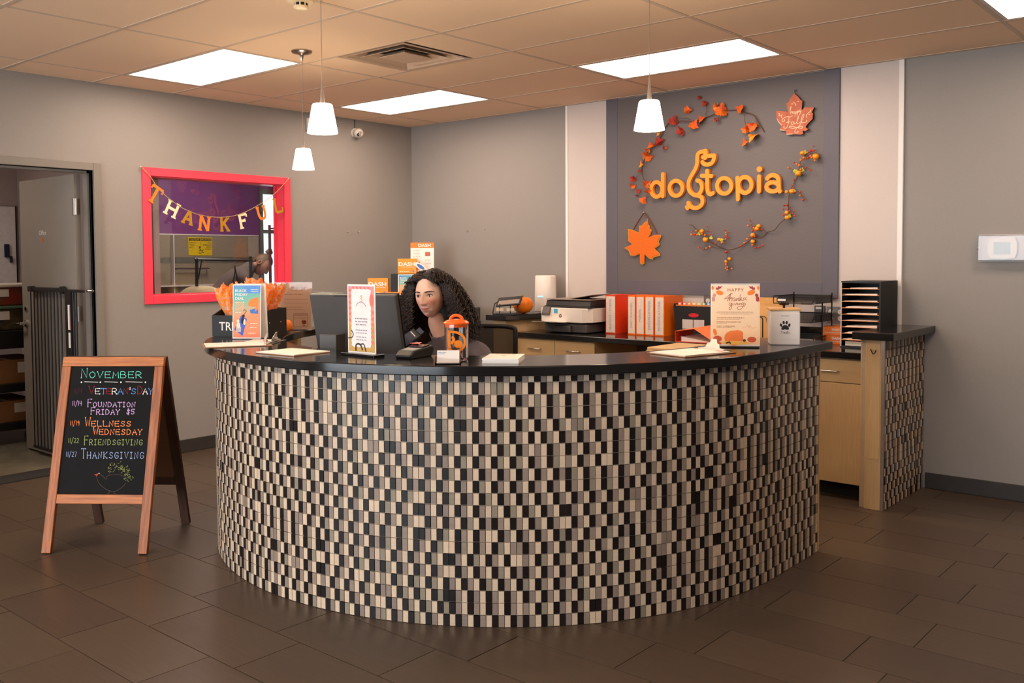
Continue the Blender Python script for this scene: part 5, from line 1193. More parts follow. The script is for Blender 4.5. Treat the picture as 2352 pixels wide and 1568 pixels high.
cp = MB().box(-0.038, 0.038, -0.010, 0.0, -0.036, 0.036).build('control_panel', m_prg, pt_, bevel=0.003, M=Matrix.Translation((-0.165, -0.205, 0.165)) @ Matrix.Rotation(R(-18), 4, 'X'))
MB().box(-0.030, 0.030, -0.0112, -0.0102, -0.020, 0.030).build('touch_screen', pm('screen_grey', (112, 106, 104), 0.15), cp)
MB().box(-0.098, -0.062, -0.2012, -0.2, 0.150, 0.185).build('blue_sticker', pm('sticker_blue', (70, 168, 206), 0.5), pt_)
Mp = frame((-0.035, -0.2006, 0.132), (1, 0, 0), (0, 0, 1), (0, -1, 0))
b = MB(); disc(b, (0, 0), 0.0145, Mp, 0, 0.0004, 24); b.build('round_logo', pm('logo_grey', (90, 84, 82), 0.5), pt_)
text_obj('logo_letters', 'hp', 0.020, m_prw, pt_, Mp @ Matrix.Translation((0, -0.004, 0.0006)), depth=0.0003, shear=0.25)
MB().box(-0.11, 0.09, -0.16, 0.0, 0, 0.003).build('output_tray', m_prg, pt_, M=Matrix.Translation((-0.08, -0.17, 0.070)) @ Matrix.Rotation(R(-6), 4, 'X'))
MB().box(-0.105, 0.105, -0.20, 0.0, 0.004, 0.006).build('printed_sheet', m_paper, pt_, M=Matrix.Translation((-0.095, -0.165, 0.071)) @ Matrix.Rotation(R(-5), 4, 'X') @ Matrix.Rotation(R(6), 4, 'Z'))

# binders standing in a row
def binder(x, w_, y, label, colr, txt, group=True):
    e = empty('binder', (x, y, ZB), 0, label, 'binder', 'binders standing on the back worktop')
    m_ = colr; D, Hh = 0.27, 0.295
    MB().box(-w_/2, w_/2, 0.0, 0.003, 0, Hh).build('spine', m_, e, bevel=0.001)
    for sx in (-1, 1): MB().box(sx*w_/2-(0.003 if sx > 0 else 0), sx*w_/2+(0.003 if sx < 0 else 0), 0.0035, D, 0, Hh).build('cover', m_, e)
    MB().box(-w_/2+0.005, w_/2-0.005, 0.012, D-0.012, 0.006, Hh-0.012).build('pages', m_paper, e)
    MB().box(-w_/2+0.006, w_/2-0.006, -0.0012, 0.0, 0.010, Hh-0.010).build('spine_label', pm('binder_label', (232, 214, 202), 0.35), e)
    text_obj('spine_lettering', txt, min(0.030, w_*0.36), pm('label_grey_ink', (176, 158, 148), 0.7), e, frame((0.25*min(0.030, w_*0.36), -0.0016, Hh/2), (0, 0, 1), (-1, 0, 0), (0, -1, 0)), align='CENTER')
m_redb = pm('red_orange_vinyl', (232, 72, 36), 0.35, var=0.03); m_orb = pm('orange_vinyl', (248, 116, 22), 0.35, var=0.03)
binder(2.531, 0.092, -0.335, 'wide red-orange binder standing beside the printer', m_redb, 'WAVERS / FORMS')
binder(2.712, 0.068, -0.322, 'orange binder next to the red one, first of four orange', m_orb, 'DAILY PLANNERS')
binder(2.788, 0.072, -0.322, 'orange binder with a short spine title, second of four orange', m_orb, 'FREEZES')
binder(2.868, 0.076, -0.322, 'orange binder lettered CANCELLATIONS, third of four orange', m_orb, 'CANCELLATIONS')
binder(2.954, 0.080, -0.322, 'orange binder lettered MODIFICATIONS, last of four orange', m_orb, 'MODIFICATIONS')

# expanding file box with coloured tabs
fb = empty('file_box', (3.20, -0.235, ZB), 0, 'black file box with coloured index tabs behind the lying binder', 'file box')
b = MB()
w0, w1 = 0.140, 0.168
for y0 in (-0.02, 0.13):
    b.add([(-w0, y0, 0), (w0, y0, 0), (w1, y0, 0.225), (-w1, y0, 0.225), (-w0, y0+0.004, 0), (w0, y0+0.004, 0), (w1, y0+0.004, 0.225), (-w1, y0+0.004, 0.225)], [(0, 1, 2, 3), (7, 6, 5, 4), (0, 3, 7, 4), (1, 5, 6, 2), (3, 2, 6, 7), (0, 4, 5, 1)])
for sx in (-1, 1):
    b.add([(sx*w0, -0.016, 0), (sx*w0, 0.13, 0), (sx*w1, 0.13, 0.240), (sx*w1, -0.016, 0.240), (sx*(w0-0.004), -0.016, 0), (sx*(w0-0.004), 0.13, 0), (sx*(w1-0.004), 0.13, 0.240), (sx*(w1-0.004), -0.016, 0.240)], [(0, 1, 2, 3), (7, 6, 5, 4), (3, 2, 6, 7), (0, 3, 7, 4), (1, 5, 6, 2)])
b.build('box', m_blackbox, fb)
MB().prism(ell(0.0, 0.160, 0.042, 0.015, 20), 0, 0.001, None, frame((0.0, -0.0205, 0), (1, 0, 0), (0, 0, 1), (0, -1, 0))).build('handle_slot', pm('slot_red', (196, 30, 36), 0.5), fb)
MB().box(-0.092, -0.006, -0.022, -0.0205, 0.06, 0.128).build('front_label', pm('label_silver', (206, 194, 188), 0.5), fb); MB().box(0.0, 0.086, -0.022, -0.0205, 0.06, 0.128).build('front_label', pm('label_silver', (206, 194, 188)), fb)
MB().box(-0.155, 0.160, -0.008, 0.006, 0.2255, 0.232).build('orange_rim', m_orange_i, fb)
tabc = [(232, 74, 54), (232, 74, 54), (238, 132, 44), (240, 190, 60), (230, 200, 90), (112, 170, 120), (90, 150, 200), (86, 120, 200)]
for k, c in enumerate(tabc):
    t_ = MB().box(-0.148+0.037*k, -0.116+0.037*k, 0.010+0.004*k, 0.012+0.004*k, 0.05, 0.250).build('index_tab', pm('tab_%d' % k, c, 0.5), fb)
    MB().box(-0.140+0.037*k, -0.124+0.037*k, 0.0088+0.004*k, 0.0098+0.004*k, 0.234, 0.246).build('tab_label', m_paper, t_)

# binder lying half open
lbn = empty('open_binder', (3.405, -0.485, ZB), R(4), 'orange binder lying on its side with the cover lifted by papers', 'binder')
MB().box(-0.140, 0.130, -0.145, 0.145, 0, 0.003).build('bottom_cover', m_redb, lbn)
MB().box(-0.143, -0.140, -0.145, 0.145, 0, 0.072).build('spine', m_redb, lbn)
b = MB(); b.add([(-0.143, -0.145, 0.072), (-0.143, 0.145, 0.072), (0.0, 0.145, 0.100), (0.0, -0.145, 0.092), (0.14, 0.145, 0.045), (0.14, -0.145, 0.010)], [(0, 3, 2, 1), (3, 5, 4, 2)])
b.v += [(x, y, z+0.003) for x, y, z in b.v]; b.f += [(6, 7, 8, 9), (9, 8, 10, 11), (0, 6, 9, 3), (3, 9, 11, 5), (5, 11, 10, 4), (1, 2, 8, 7), (2, 4, 10, 8), (0, 1, 7, 6)]; b.mi += [0]*8
b.build('top_cover', pm('orange_vinyl_pale', (246, 128, 76), 0.35), lbn)
b = MB(); b.add([(-0.10, -0.135, 0.004), (0.115, -0.135, 0.004), (0.115, 0.135, 0.004), (-0.10, 0.135, 0.004), (-0.10, -0.135, 0.036), (0.115, -0.135, 0.007), (0.115, 0.135, 0.012), (-0.10, 0.135, 0.036)], [(3, 2, 1, 0), (4, 5, 6, 7), (0, 1, 5, 4), (1, 2, 6, 5), (2, 3, 7, 6), (3, 0, 4, 7)]); b.build('pages', m_paper, lbn)
for y in (-0.09, 0.0, 0.09): MB().tube([(-0.118+0.016*math.cos(a), y, 0.020+0.016*math.sin(a)) for a in [2*math.pi*k/12 for k in range(12)]], 0.0018, 5, closed=True).build('ring', m_steel, lbn)

# wire file holder with manila envelope
wf_ = empty('wire_file_holder', (3.76, -0.27, ZB), 0, 'black wire file holder standing left of the letter trays', 'file holder')
m_wire = pm('black_wire', (26, 22, 20), 0.4)
def rrect(x0, x1, z0, z1, r, y, n=5):
    pts = []
    for cx, cz, a0 in ((x1-r, z1-r, 0), (x0+r, z1-r, 90), (x0+r, z0+r, 180), (x1-r, z0+r, 270)):
        for k in range(n+1):
            a = R(a0+90*k/n); pts.append((cx+r*math.cos(a), y, cz+r*math.sin(a)))
    return pts
for y in (-0.10, -0.04, 0.02, 0.08): MB().tube(rrect(-0.11, 0.0, 0.006, 0.17-0.03*(y < -0.05), 0.02, y), 0.004, 6, closed=True).build('wire_frame', m_wire, wf_, smooth=60)
MB().box(-0.11, 0.0, -0.105, 0.085, 0.0, 0.005).build('base', m_wire, wf_)
en = empty('manila_envelope', (3.745, -0.255, ZB+0.0055), 0, 'tan envelope standing in the wire file holder', 'envelope')
m_manila = pm('manila', (222, 170, 104), 0.7, var=0.04)
MB().box(-0.085, 0.130, -0.003, 0.003, 0.0, 0.295).build('body', m_manila, en, M=Matrix.Rotation(R(-2), 4, 'X'))
MB().box(-0.085, 0.130, -0.0042, -0.0032, 0.245, 0.295).build('flap', pm('manila_flap', (214, 160, 94), 0.7), en, M=Matrix.Rotation(R(-2), 4, 'X'))

# two-tier mesh letter trays
ta = empty('letter_trays', (4.02, -0.24, ZB), 0, 'black wire mesh letter trays in two tiers beside the sorter', 'letter trays')
m_mesh = pm('wire_mesh', (28, 24, 22), 0.4, alpha=0.55)
for lv, z in enumerate((0.012, 0.150, 0.270)):
    if lv == 0: zt = 0.055
    else: zt = z+0.050
    tr_ = MB().box(-0.13, 0.13, -0.185, 0.14, z, z+0.0012)
    tr_.box(-0.13, 0.13, 0.139, 0.14, z, zt); tr_.box(-0.13, -0.129, -0.12, 0.14, z, zt); tr_.box(0.129, 0.13, -0.12, 0.14, z, zt)
    t_ = tr_.build('tray', m_mesh, ta)
    MB().tube([(-0.06, -0.186, z+0.004), (-0.13, -0.186, z+0.004), (-0.13, -0.186, zt), (-0.13, 0.14, zt), (0.13, 0.14, zt), (0.13, -0.13, zt), (0.13, -0.16, z+0.02), (0.13, -0.186, z+0.004), (0.06, -0.186, z+0.004)], 0.004, 6).build('rim', m_wire, t_, smooth=50)
    if lv == 2: MB().box(-0.105, -0.035, -0.192, -0.188, z+0.012, z+0.040).build('label_holder', m_wire, t_); MB().box(-0.098, -0.042, -0.1932, -0.192, z+0.019, z+0.033).build('label', m_paper, t_)
for sx in (-1, 1):
    for y in (-0.02, 0.142): MB().tube([(sx*0.133, y, 0.0), (sx*0.133, y, 0.338 if y > 0 else 0.28)], 0.0045, 6).build('post', m_wire, ta)
MB().box(-0.105, 0.11, -0.16, 0.12, 0.0140, 0.020).build('papers', m_paper, ta)

# literature sorter
so = empty('paper_sorter', (4.435, -0.194, ZB), 0, 'tall black ten-shelf paper sorter beside the grey wall', 'paper sorter')
SW, SD, SH = 0.125, 0.155, 0.422
MB().box(SW-0.010, SW, -SD, SD, 0, SH).build('side_panel', m_blackbox, so); MB().box(-SW, -SW+0.006, -SD, SD, 0, SH).build('side_panel', m_blackbox, so)
MB().box(-SW+0.006, SW-0.010, -SD, SD, SH-0.012, SH).build('top_panel', m_blackbox, so); MB().box(-SW+0.006, SW-0.010, -SD, SD, 0, 0.012).build('base_panel', m_blackbox, so)
MB().box(-SW+0.006, SW-0.010, SD-0.004, SD, 0.012, SH-0.012).build('back_panel', m_blackbox, so)
MB().box(-SW-0.0005, -SW+0.0062, -SD-0.001, -SD, 0.008, SH-0.008).build('edge_strip', pm('sorter_edge', (206, 196, 188), 0.4), so)
m_shelf_edge = pm('sorter_shelf_edge', (232, 160, 100), 0.6, var=0.15)
rs = random.Random(3)
sn = ['top', 'second', 'third', 'fourth', 'fifth', 'sixth', 'seventh', 'eighth', 'ninth', 'bottom']
for k in range(9):
    z = SH-0.050-0.0405*k
    MB().box(-SW+0.0065, SW-0.0105, -SD, SD-0.005, z, z+0.003).build('shelf', m_shelf_edge, so)
for k in range(10):
    z = (SH-0.050-0.0405*k+0.0036) if k < 9 else 0.0126
    if k == 9: hgt = 0.030
    else: hgt = rs.choice((0.003, 0.005, 0.007, 0.009, 0.006))
    e = empty('paper_stack', (4.432, -0.214, ZB+z), 0, 'loose paper stack on the %s shelf of the black sorter' % sn[k], 'paper stack', 'paper stacks in the sorter')
    if k == 9:
        for q, c in enumerate(((236, 226, 214), (206, 214, 196), (236, 200, 180))): MB().box(-0.095, 0.098, -0.125, 0.12, 0.009*q, 0.009*q+0.0085).build('bundle', pm('bundle_%d' % q, c, 0.7), e)
    else:
        for q in range(3):
            lf = rs.uniform(0, 0.008) if q == 2 else 0.0
            dx0 = rs.uniform(-0.01, 0.03) if k else 0.04
            b = MB(); z0, z1 = hgt*q/3, hgt*(q+1)/3-0.0002
            b.add([(-0.105+dx0, -0.128, z0), (0.104, -0.128, z0), (0.104, 0.12, z0), (-0.105+dx0, 0.12, z0), (-0.105+dx0, -0.128, z1), (0.104, -0.128, z1+lf), (0.104, 0.12, z1), (-0.105+dx0, 0.12, z1)], [(3, 2, 1, 0), (4, 5, 6, 7), (0, 1, 5, 4), (1, 2, 6, 5), (2, 3, 7, 6), (3, 0, 4, 7)])
            b.build('sheets', m_paper, e)

# small orange product boxes, two stacked by the sorter
m_dash = pm('product_orange', (252, 152, 28), 0.42, var=0.02)
m_dash2 = pm('product_orange_deep', (248, 124, 26), 0.42, var=0.02)
def pbox(loc_, rz, w_, d_, h_, label, txt=True, mat=None, side_txt=False):
    e = empty('product_box', loc_, rz, label, 'product box', 'small orange product boxes')
    MB().box(-w_/2, w_/2, -d_/2, d_/2, 0, h_).build('carton', mat or m_dash, e, bevel=0.001)
    Mx = frame((0, -d_/2-0.0004, 0), (1, 0, 0), (0, 0, 1), (0, -1, 0))
    if side_txt:
        text_obj('lettering', 'DASH', h_*0.36, m_paper, e, Mx @ Matrix.Translation((w_*0.10, h_*0.55, 0)), bold=0.0006); 
        b = MB(); lines_print(b, Mx, -w_*0.35, w_*0.42, h_*0.28, 1, 0.01, h_*0.07, jag=0.0, seed=90); b.build('small_print', m_paper, e)['kind'] = 'stuff'
    else:
        text_obj('lettering', 'DASH', h_*0.34, m_paper, e, Mx @ Matrix.Translation((-w_*0.02, h_*0.52, 0)), bold=0.0016, sx=1.25)
        b = MB(); lines_print(b, Mx, -w_*0.30, w_*0.36, h_*0.42, 1, 0.01, h_*0.035, jag=0.0, seed=91); lines_print(b, Mx, -w_*0.40, w_*0.10, h_*0.12, 1, 0.01, h_*0.035, jag=0.0, seed=92); b.build('small_print', pm('pale_print', (250, 232, 214)), e)['kind'] = 'stuff'
        b = MB(); disc(b, (w_*0.33, h_*0.16), w_*0.065, Mx, 0, 0.0005, 14); b.build('seal_print', pm('seal_purple', (170, 124, 132), 0.5), e)
    return e
pbox((4.205, -0.115, ZB), 0, 0.16, 0.16, 0.060, 'orange product box beside the black sorter, lower of two', mat=m_dash2, side_txt=True)
pbox((4.203, -0.117, ZB+0.0605), 0, 0.16, 0.16, 0.056, 'orange product box beside the black sorter, upper of two', mat=m_dash2, side_txt=True)

# wall outlets and switch plate
m_sst = pm('stainless_plate', (132, 122, 116), 0.35, metal=0.8, var=0.05)
def outlet(x, z, label, w_=0.07, recept=True):
    e = empty('wall_outlet', (x, -0.0125, z), 0, label, 'outlet')
    MB().box(-w_/2, w_/2, -0.005, 0, -0.057, 0.057).build('plate', m_sst, e, bevel=0.001)
    n_ = 2 if w_ > 0.1 else 1
    for q in range(n_):
        cx = 0 if n_ == 1 else (-0.035+0.065*q)
        for dz in (-0.022, 0.022):
            r_ = MB().tube([(cx, -0.004, dz), (cx, -0.0075, dz)], 0.017, 16).build('receptacle', m_bone, e, smooth=40)
            for sx in (-0.006, 0.006): MB().box(cx+sx-0.001, cx+sx+0.001, -0.0082, -0.0076, dz-0.001, dz+0.008).build('slot', m_dark, r_)
            MB().tube([(cx, -0.0076, dz-0.008), (cx, -0.0082, dz-0.008)], 0.0022, 8).build('slot', m_dark, r_)
outlet(4.150, 1.088, 'steel double outlet plate between the letter trays and the sorter', 0.125)
outlet(3.185, 1.140, 'steel outlet plate above the black file box')
sw = empty('wall_device', (4.040, -0.0125, 1.100), 0, 'grey wall box with display behind the letter trays', 'wall device')
MB().box(-0.036, 0.036, -0.02, 0, -0.052, 0.050).build('housing', pm('device_grey', (98, 92, 88), 0.4), sw, bevel=0.003)
MB().box(-0.024, 0.024, -0.0212, -0.0202, 0.026, 0.040).build('display', m_bone, sw); MB().tube([(0, -0.020, 0.0), (0, -0.026, 0.0)], 0.007, 12).build('button', m_dark, sw, smooth=40)

# tablet charging rack, pumpkin and router on the left low wall
rk = empty('tablet_rack', (1.775, -0.665, 1.0425), R(28), 'black open rack with two tilted tablets on the low maple wall', 'tablet rack')
MB().box(-0.105, 0.105, -0.070, 0.070, 0, 0.010).build('base', m_dark, rk, bevel=0.003)
for sx in (-1, 1):
    MB().tube([(sx*0.095-0.01, -0.055, 0.01), (sx*0.095, -0.03, 0.085), (sx*0.080+0.03, 0.04, 0.118)], 0.005, 6).build('arm', m_dark, rk, smooth=50)
Mt_ = Matrix.Translation((0.018, 0.0, 0.098)) @ Matrix.Rotation(R(30), 4, 'X') @ Matrix.Rotation(R(-6), 4, 'Y')
tb_ = MB().box(-0.10, 0.10, -0.060, 0.060, 0, 0.012).build('tablet', m_dark, rk, bevel=0.004, M=Mt_)
MB().box(-0.085, 0.085, -0.048, 0.010, 0.0122, 0.0130).build('screen', pm('tablet_glare', (150, 136, 126), 0.1), tb_)  # pale screen colour stands for glare on the black tablet
for x in (-0.05, 0.035): 
    MB().box(x-0.03, x+0.03, -0.050, -0.044, 0.028, 0.052).build('clamp_plate', pm('rack_ivory', (214, 192, 160), 0.5), rk, bevel=0.001)
    MB().tube([(x, -0.047, 0.010), (x, -0.047, 0.085)], 0.004, 6).build('post', m_dark, rk)
pumpkin('pumpkin', (1.775, -0.470, 1.0425), 0.080, 'round orange pumpkin standing on the low maple wall by the printer', m_pump, squash=0.86)
ro = empty('router', (1.752, -0.150, 1.0425), 0, 'tall white oval router standing behind the pumpkin', 'router')
b = MB(); b.lathe([(0.095, 0.0), (0.100, 0.006), (0.098, 0.15), (0.094, 0.292), (0.088, 0.298), (0.02, 0.299)], 40, sy=0.75); b.build('shell', m_prw, ro, smooth=40)
MB().box(-0.02, 0.03, -0.078, -0.070, 0.12, 0.128).build('status_light', pm('status_blue', (120, 200, 240), 0.4, emit=(0.3, 0.8, 1.0), es=0.8), ro)
MB().lathe([(0.094, -0.0), (0.094, 0.004)], 30, sy=0.75).build('foot', pm('router_foot', (110, 90, 150), 0.4), ro)

# ---------------------------------------------------------------- retail display in the far corner
dsd = empty('display_stand', (0.62, -0.60, 0), R(40.45), 'black tiered display stand in the far corner behind the woman', 'display stand')
m_bd = pm('black_display', (28, 26, 25), 0.5, var=0.1)
MB().box(-0.40, 0.36, -0.02, 0.30, 0.0, 1.045).build('cabinet', m_bd, dsd, bevel=0.003)
MB().box(0.361, 0.593, -0.06, 0.10, 0.0, 1.055).build('side_block', m_bd, dsd, bevel=0.003)
MB().box(-0.40, 0.36, 0.0, 0.30, 1.046, 1.170).build('lower_step', m_bd, dsd, bevel=0.003)
MB().box(-0.19, 0.20, 0.06, 0.28, 1.171, 1.352).build('upper_step', m_bd, dsd, bevel=0.003)
ca, sa = math.cos(R(40.45)), math.sin(R(40.45))
def dloc(x, y, z): return (0.62+x*ca-y*sa, -0.60+x*sa+y*ca, z)
RZ = R(40.45)
pbox(dloc(-0.300, 0.055, 1.1715), RZ, 0.178, 0.07, 0.145, 'orange product box at the left of the corner display')
pbox(dloc(-0.052, 0.145, 1.3535), RZ, 0.165, 0.07, 0.133, 'orange product box on top of the corner display', )
pbox(dloc(0.270, 0.055, 1.1715), RZ, 0.178, 0.07, 0.145, 'orange product box behind the hair at the right of the display')
lo = empty('product_box', dloc(-0.165, 0.028, 1.1715), RZ, 'flat orange product box lying beside the corner flyer', 'product box', 'small orange product boxes')
MB().box(-0.05, 0.05, -0.02, 0.04, 0, 0.022).build('carton', m_dash, lo, bevel=0.001); MB().box(-0.05, 0.05, -0.02, 0.04, 0.0222, 0.0228).build('top_print', m_dash2, lo)
cf = empty('corner_flyer', dloc(-0.010, 0.025, 1.1715), RZ, 'small sunset coloured flyer leaning on the corner display', 'flyer')
fsh = MB().box(-0.115, 0.115, 0, 0.002, 0, 0.178).build('sheet', m_paper, cf, M=Matrix.Rotation(R(-6), 4, 'X'))
MB().box(-0.108, 0.108, -0.0008, 0, 0.004, 0.170).build('print', m_sunset2, fsh)
text_obj('headline', 'BLACK\nFRIDAY\nDEAL', 0.019, m_paper, fsh, frame((-0.098, -0.0010, 0.140), (1, 0, 0), (0, 0, 1), (0, -1, 0)), align='LEFT', bold=0.0002)
text_obj('headline', '50%\nOFF', 0.026, pm('peach_ink', (250, 176, 140)), fsh, frame((-0.098, -0.0010, 0.070), (1, 0, 0), (0, 0, 1), (0, -1, 0)), align='LEFT', bold=0.0006, line=0.8)
b = MB(); b.prism([(0.0, 0.10), (0.02, 0.12), (0.08, 0.13), (0.09, 0.10), (0.01, 0.09)], 0, 0.0005, None, Mn); b.build('leash_graphic', m_orange_i, fsh, M=Matrix.Translation((0, -0.001, 0)))
po = empty('poster', dloc(0.075, 0.185, 1.3535), RZ, 'white poster with orange header on top of the corner display', 'poster')
psh = MB().box(-0.104, 0.104, 0, 0.002, 0, 0.275).build('sheet', m_paper, po, M=Matrix.Rotation(R(-3), 4, 'X'))
MB().box(-0.104, 0.104, -0.0008, 0, 0.228, 0.275).build('header', m_dash2, psh)
Mpo = frame((0, -0.0010, 0), (1, 0, 0), (0, 0, 1), (0, -1, 0))
text_obj('lettering', 'DASH', 0.040, m_paper, psh, Mpo @ Matrix.Translation((0.020, 0.237, 0)), bold=0.0010, sx=1.1)
text_obj('small_lettering', 'SYNC\nDASH\nREADY', 0.022, pm('grey_print', (170, 168, 166), 0.7), psh, Mpo @ Matrix.Translation((-0.050, 0.198, 0)), line=1.25)
text_obj('small_lettering', 'SYNC\nDASH', 0.022, pm('grey_print', (170, 168, 166)), psh, Mpo @ Matrix.Translation((0.050, 0.110, 0)), line=1.25)
b = MB(); b.prism([(0.026, 0.155), (0.070, 0.155), (0.070, 0.192), (0.026, 0.192)], 0, 0.0005, None, Mpo); b.build('device_graphic', m_greyink, psh)
b = MB(); b.prism([(0.034, 0.161), (0.062, 0.161), (0.062, 0.186), (0.034, 0.186)], 0.0005, 0.001, None, Mpo); b.prism([(-0.075, 0.035), (-0.02, 0.035), (-0.02, 0.105), (-0.075, 0.105)], 0, 0.0005, None, Mpo); b.build('device_graphic', pm('coral_red', (232, 92, 60), 0.6), psh)
b = MB(); b.prism([(-0.056, 0.062), (-0.038, 0.062), (-0.038, 0.086), (-0.056, 0.086)], 0.0005, 0.001, None, Mpo); b.build('device_graphic', m_ink, psh)
pg = empty('price_tag', dloc(0.02, 0.100, 1.3535), RZ, 'white oval tag with blue label leaning on the top product box', 'tag')
b = MB(); pl2 = ell(0.0, 0.10, 0.055, 0.026, 20)
Mtg = frame((0.0, 0, 0), (0.82, 0, -0.57), (0.57, 0, 0.82), (0, -1, 0))
b.prism([(x, y-0.022) for x, y in pl2], 0, 0.0015, None, Mtg); b.build('card', m_paper, pg)
b = MB(); b.prism([(x*0.72+0.006, (y-0.1)*0.55+0.078) for x, y in pl2], 0.0015, 0.002, None, Mtg); b.build('blue_label', m_blue_i, pg)
MB().box(-0.002, 0.002, -0.001, 0.001, 0, 0.07).build('stick', m_paper, pg)
# ---------------------------------------------------------------- chalkboard A-frame
m_wood = pm('burnt_pine', (182, 106, 50), 0.5, rgb2=(124, 64, 28), scale=5, stretch=(22, 22, 1.3), bump=0.15, bscale=30)
m_wood_h = pm('burnt_pine_rail', (196, 118, 56), 0.5, rgb2=(148, 80, 36), scale=5, stretch=(1.3, 22, 22), bump=0.15, bscale=30)
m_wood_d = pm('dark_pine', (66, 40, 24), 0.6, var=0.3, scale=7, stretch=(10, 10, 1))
m_chalkb = pm('chalkboard', (21, 20, 21), 0.8, spec=0.2, var=0.12, scale=12)
af = empty('chalkboard_sign', (1.767, -3.841, 0), math.atan2(0.615, 0.789), 'wooden A-frame chalkboard listing November events', 'chalkboard')
HT = 0.968; SP = 0.265; W2 = 0.272; ST = 0.047
tilt = math.atan2(SP, HT); LEN = math.hypot(SP, HT)
def side_frame(sgn, board):
    # local panel: x across, z up along the leg; y thickness
    Mx = Matrix.Translation((0, -sgn*SP, 0)) @ Matrix.Rotation(-sgn*tilt, 4, 'X')
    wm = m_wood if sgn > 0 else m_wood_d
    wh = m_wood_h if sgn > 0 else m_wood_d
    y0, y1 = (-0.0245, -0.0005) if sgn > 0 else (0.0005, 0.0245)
    for sx in (-1, 1):
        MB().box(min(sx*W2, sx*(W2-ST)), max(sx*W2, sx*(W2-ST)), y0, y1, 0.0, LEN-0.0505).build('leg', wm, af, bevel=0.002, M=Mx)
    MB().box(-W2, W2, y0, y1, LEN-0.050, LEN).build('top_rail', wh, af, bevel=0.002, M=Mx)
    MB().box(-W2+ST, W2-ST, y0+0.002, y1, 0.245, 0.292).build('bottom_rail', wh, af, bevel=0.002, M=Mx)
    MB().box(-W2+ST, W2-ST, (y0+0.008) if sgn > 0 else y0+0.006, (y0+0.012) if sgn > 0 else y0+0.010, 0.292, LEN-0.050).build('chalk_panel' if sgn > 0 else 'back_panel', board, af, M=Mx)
    return Mx
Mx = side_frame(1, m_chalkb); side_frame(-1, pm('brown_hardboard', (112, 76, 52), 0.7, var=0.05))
ch_ = MB()
pts = [(-0.06+0.12*k/10, 0.0, 0.20-0.02*math.sin(math.pi*k/10)) for k in range(11)]
MB().tube([(-0.01, -0.19, 0.255), (-0.02, -0.10, 0.222), (-0.03, 0.0, 0.212), (-0.04, 0.12, 0.225), (-0.04, 0.19, 0.255)], 0.003, 6).build('stay_chain', m_steel, af, smooth=60)

# hand lettering: single-stroke alphabet on a 0..1 grid with dotted stroke ends
SF = {'A': [[(0, 0), (.5, 1), (1, 0)], [(.2, .38), (.8, .38)]], 'B': [[(0, 0), (0, 1), (.6, 1), (.8, .8), (.6, .54), (0, .54)], [(.6, .54), (.95, .3), (.7, 0), (0, 0)]], 'C': [[(.95, .85), (.6, 1), (.15, .8), (0, .45), (.2, .1), (.6, 0), (.95, .15)]],
 'D': [[(0, 0), (0, 1), (.55, .95), (.95, .5), (.55, .05), (0, 0)]], 'E': [[(.85, 1), (0, 1), (0, 0), (.9, 0)], [(0, .52), (.7, .52)]], 'F': [[(.9, 1), (0, 1), (0, 0)], [(0, .55), (.7, .55)]],
 'G': [[(.9, .85), (.55, 1), (.1, .8), (0, .4), (.2, .05), (.65, 0), (.95, .2), (.95, .42), (.55, .42)]], 'H': [[(0, 0), (0, 1)], [(.9, 0), (.9, 1)], [(0, .5), (.9, .5)]], 'I': [[(.4, 0), (.4, 1)], [(.15, 1), (.65, 1)], [(.15, 0), (.65, 0)]],
 'K': [[(0, 0), (0, 1)], [(.85, 1), (0, .45), (.9, 0)]], 'L': [[(0, 1), (0, 0), (.85, 0)]], 'M': [[(0, 0), (.1, 1), (.5, .3), (.9, 1), (1, 0)]], 'N': [[(0, 0), (.05, 1), (.85, 0), (.9, 1)]], 'O': [[(.5, 1), (.1, .8), (0, .45), (.2, .05), (.55, 0), (.9, .3), (.9, .7), (.5, 1)]],
 'P': [[(0, 0), (0, 1), (.7, .95), (.85, .7), (.6, .48), (0, .45)]], 'R': [[(0, 0), (0, 1), (.7, .95), (.85, .72), (.6, .5), (0, .45)], [(.35, .48), (.9, 0)]], 'S': [[(.85, .85), (.5, 1), (.15, .8), (.3, .55), (.75, .42), (.85, .18), (.5, 0), (.05, .12)]],
 'T': [[(0, 1), (1, 1)], [(.5, 1), (.5, 0)]], 'U': [[(0, 1), (.03, .3), (.35, 0), (.75, .1), (.9, .4), (.9, 1)]], 'V': [[(0, 1), (.45, 0), (.95, 1)]], 'W': [[(0, 1), (.25, 0), (.5, .75), (.78, 0), (1.05, 1)]], 'Y': [[(0, 1), (.45, .5), (.95, 1)], [(.45, .5), (.4, 0)]],
 '1': [[(.4, 0), (.4, 1)]], '2': [[(.05, .8), (.4, 1), (.8, .8), (.6, .4), (0, 0), (.9, .02)]], '4': [[(.1, 1), (.05, .45), (.85, .45)], [(.75, 1), (.75, 0)]], '7': [[(0, 1), (.85, 1), (.35, 0)]], '9': [[(.8, .75), (.5, 1), (.1, .75), (.35, .5), (.8, .75), (.7, 0)]], '5': [[(.85, 1), (.1, 1), (.05, .58), (.55, .62), (.85, .3), (.5, 0), (.05, .1)]],
 '/': [[(0, -.25), (.9, 1.15)]], '$': [[(.85, .8), (.45, .95), (.1, .75), (.8, .35), (.45, .08), (.05, .2)], [(.45, 1.12), (.45, -.1)]], "'": [[(.3, 1.15), (.3, .85)]], ' ': []}
Mc = Mx @ frame((0, -0.0168, 0), (1, 0, 0), (0, 0, 1), (0, -1, 0))
CHK = {}
def chalk(name, c): return pm('chalk_'+name, c, 0.9, var=0.12, scale=200)
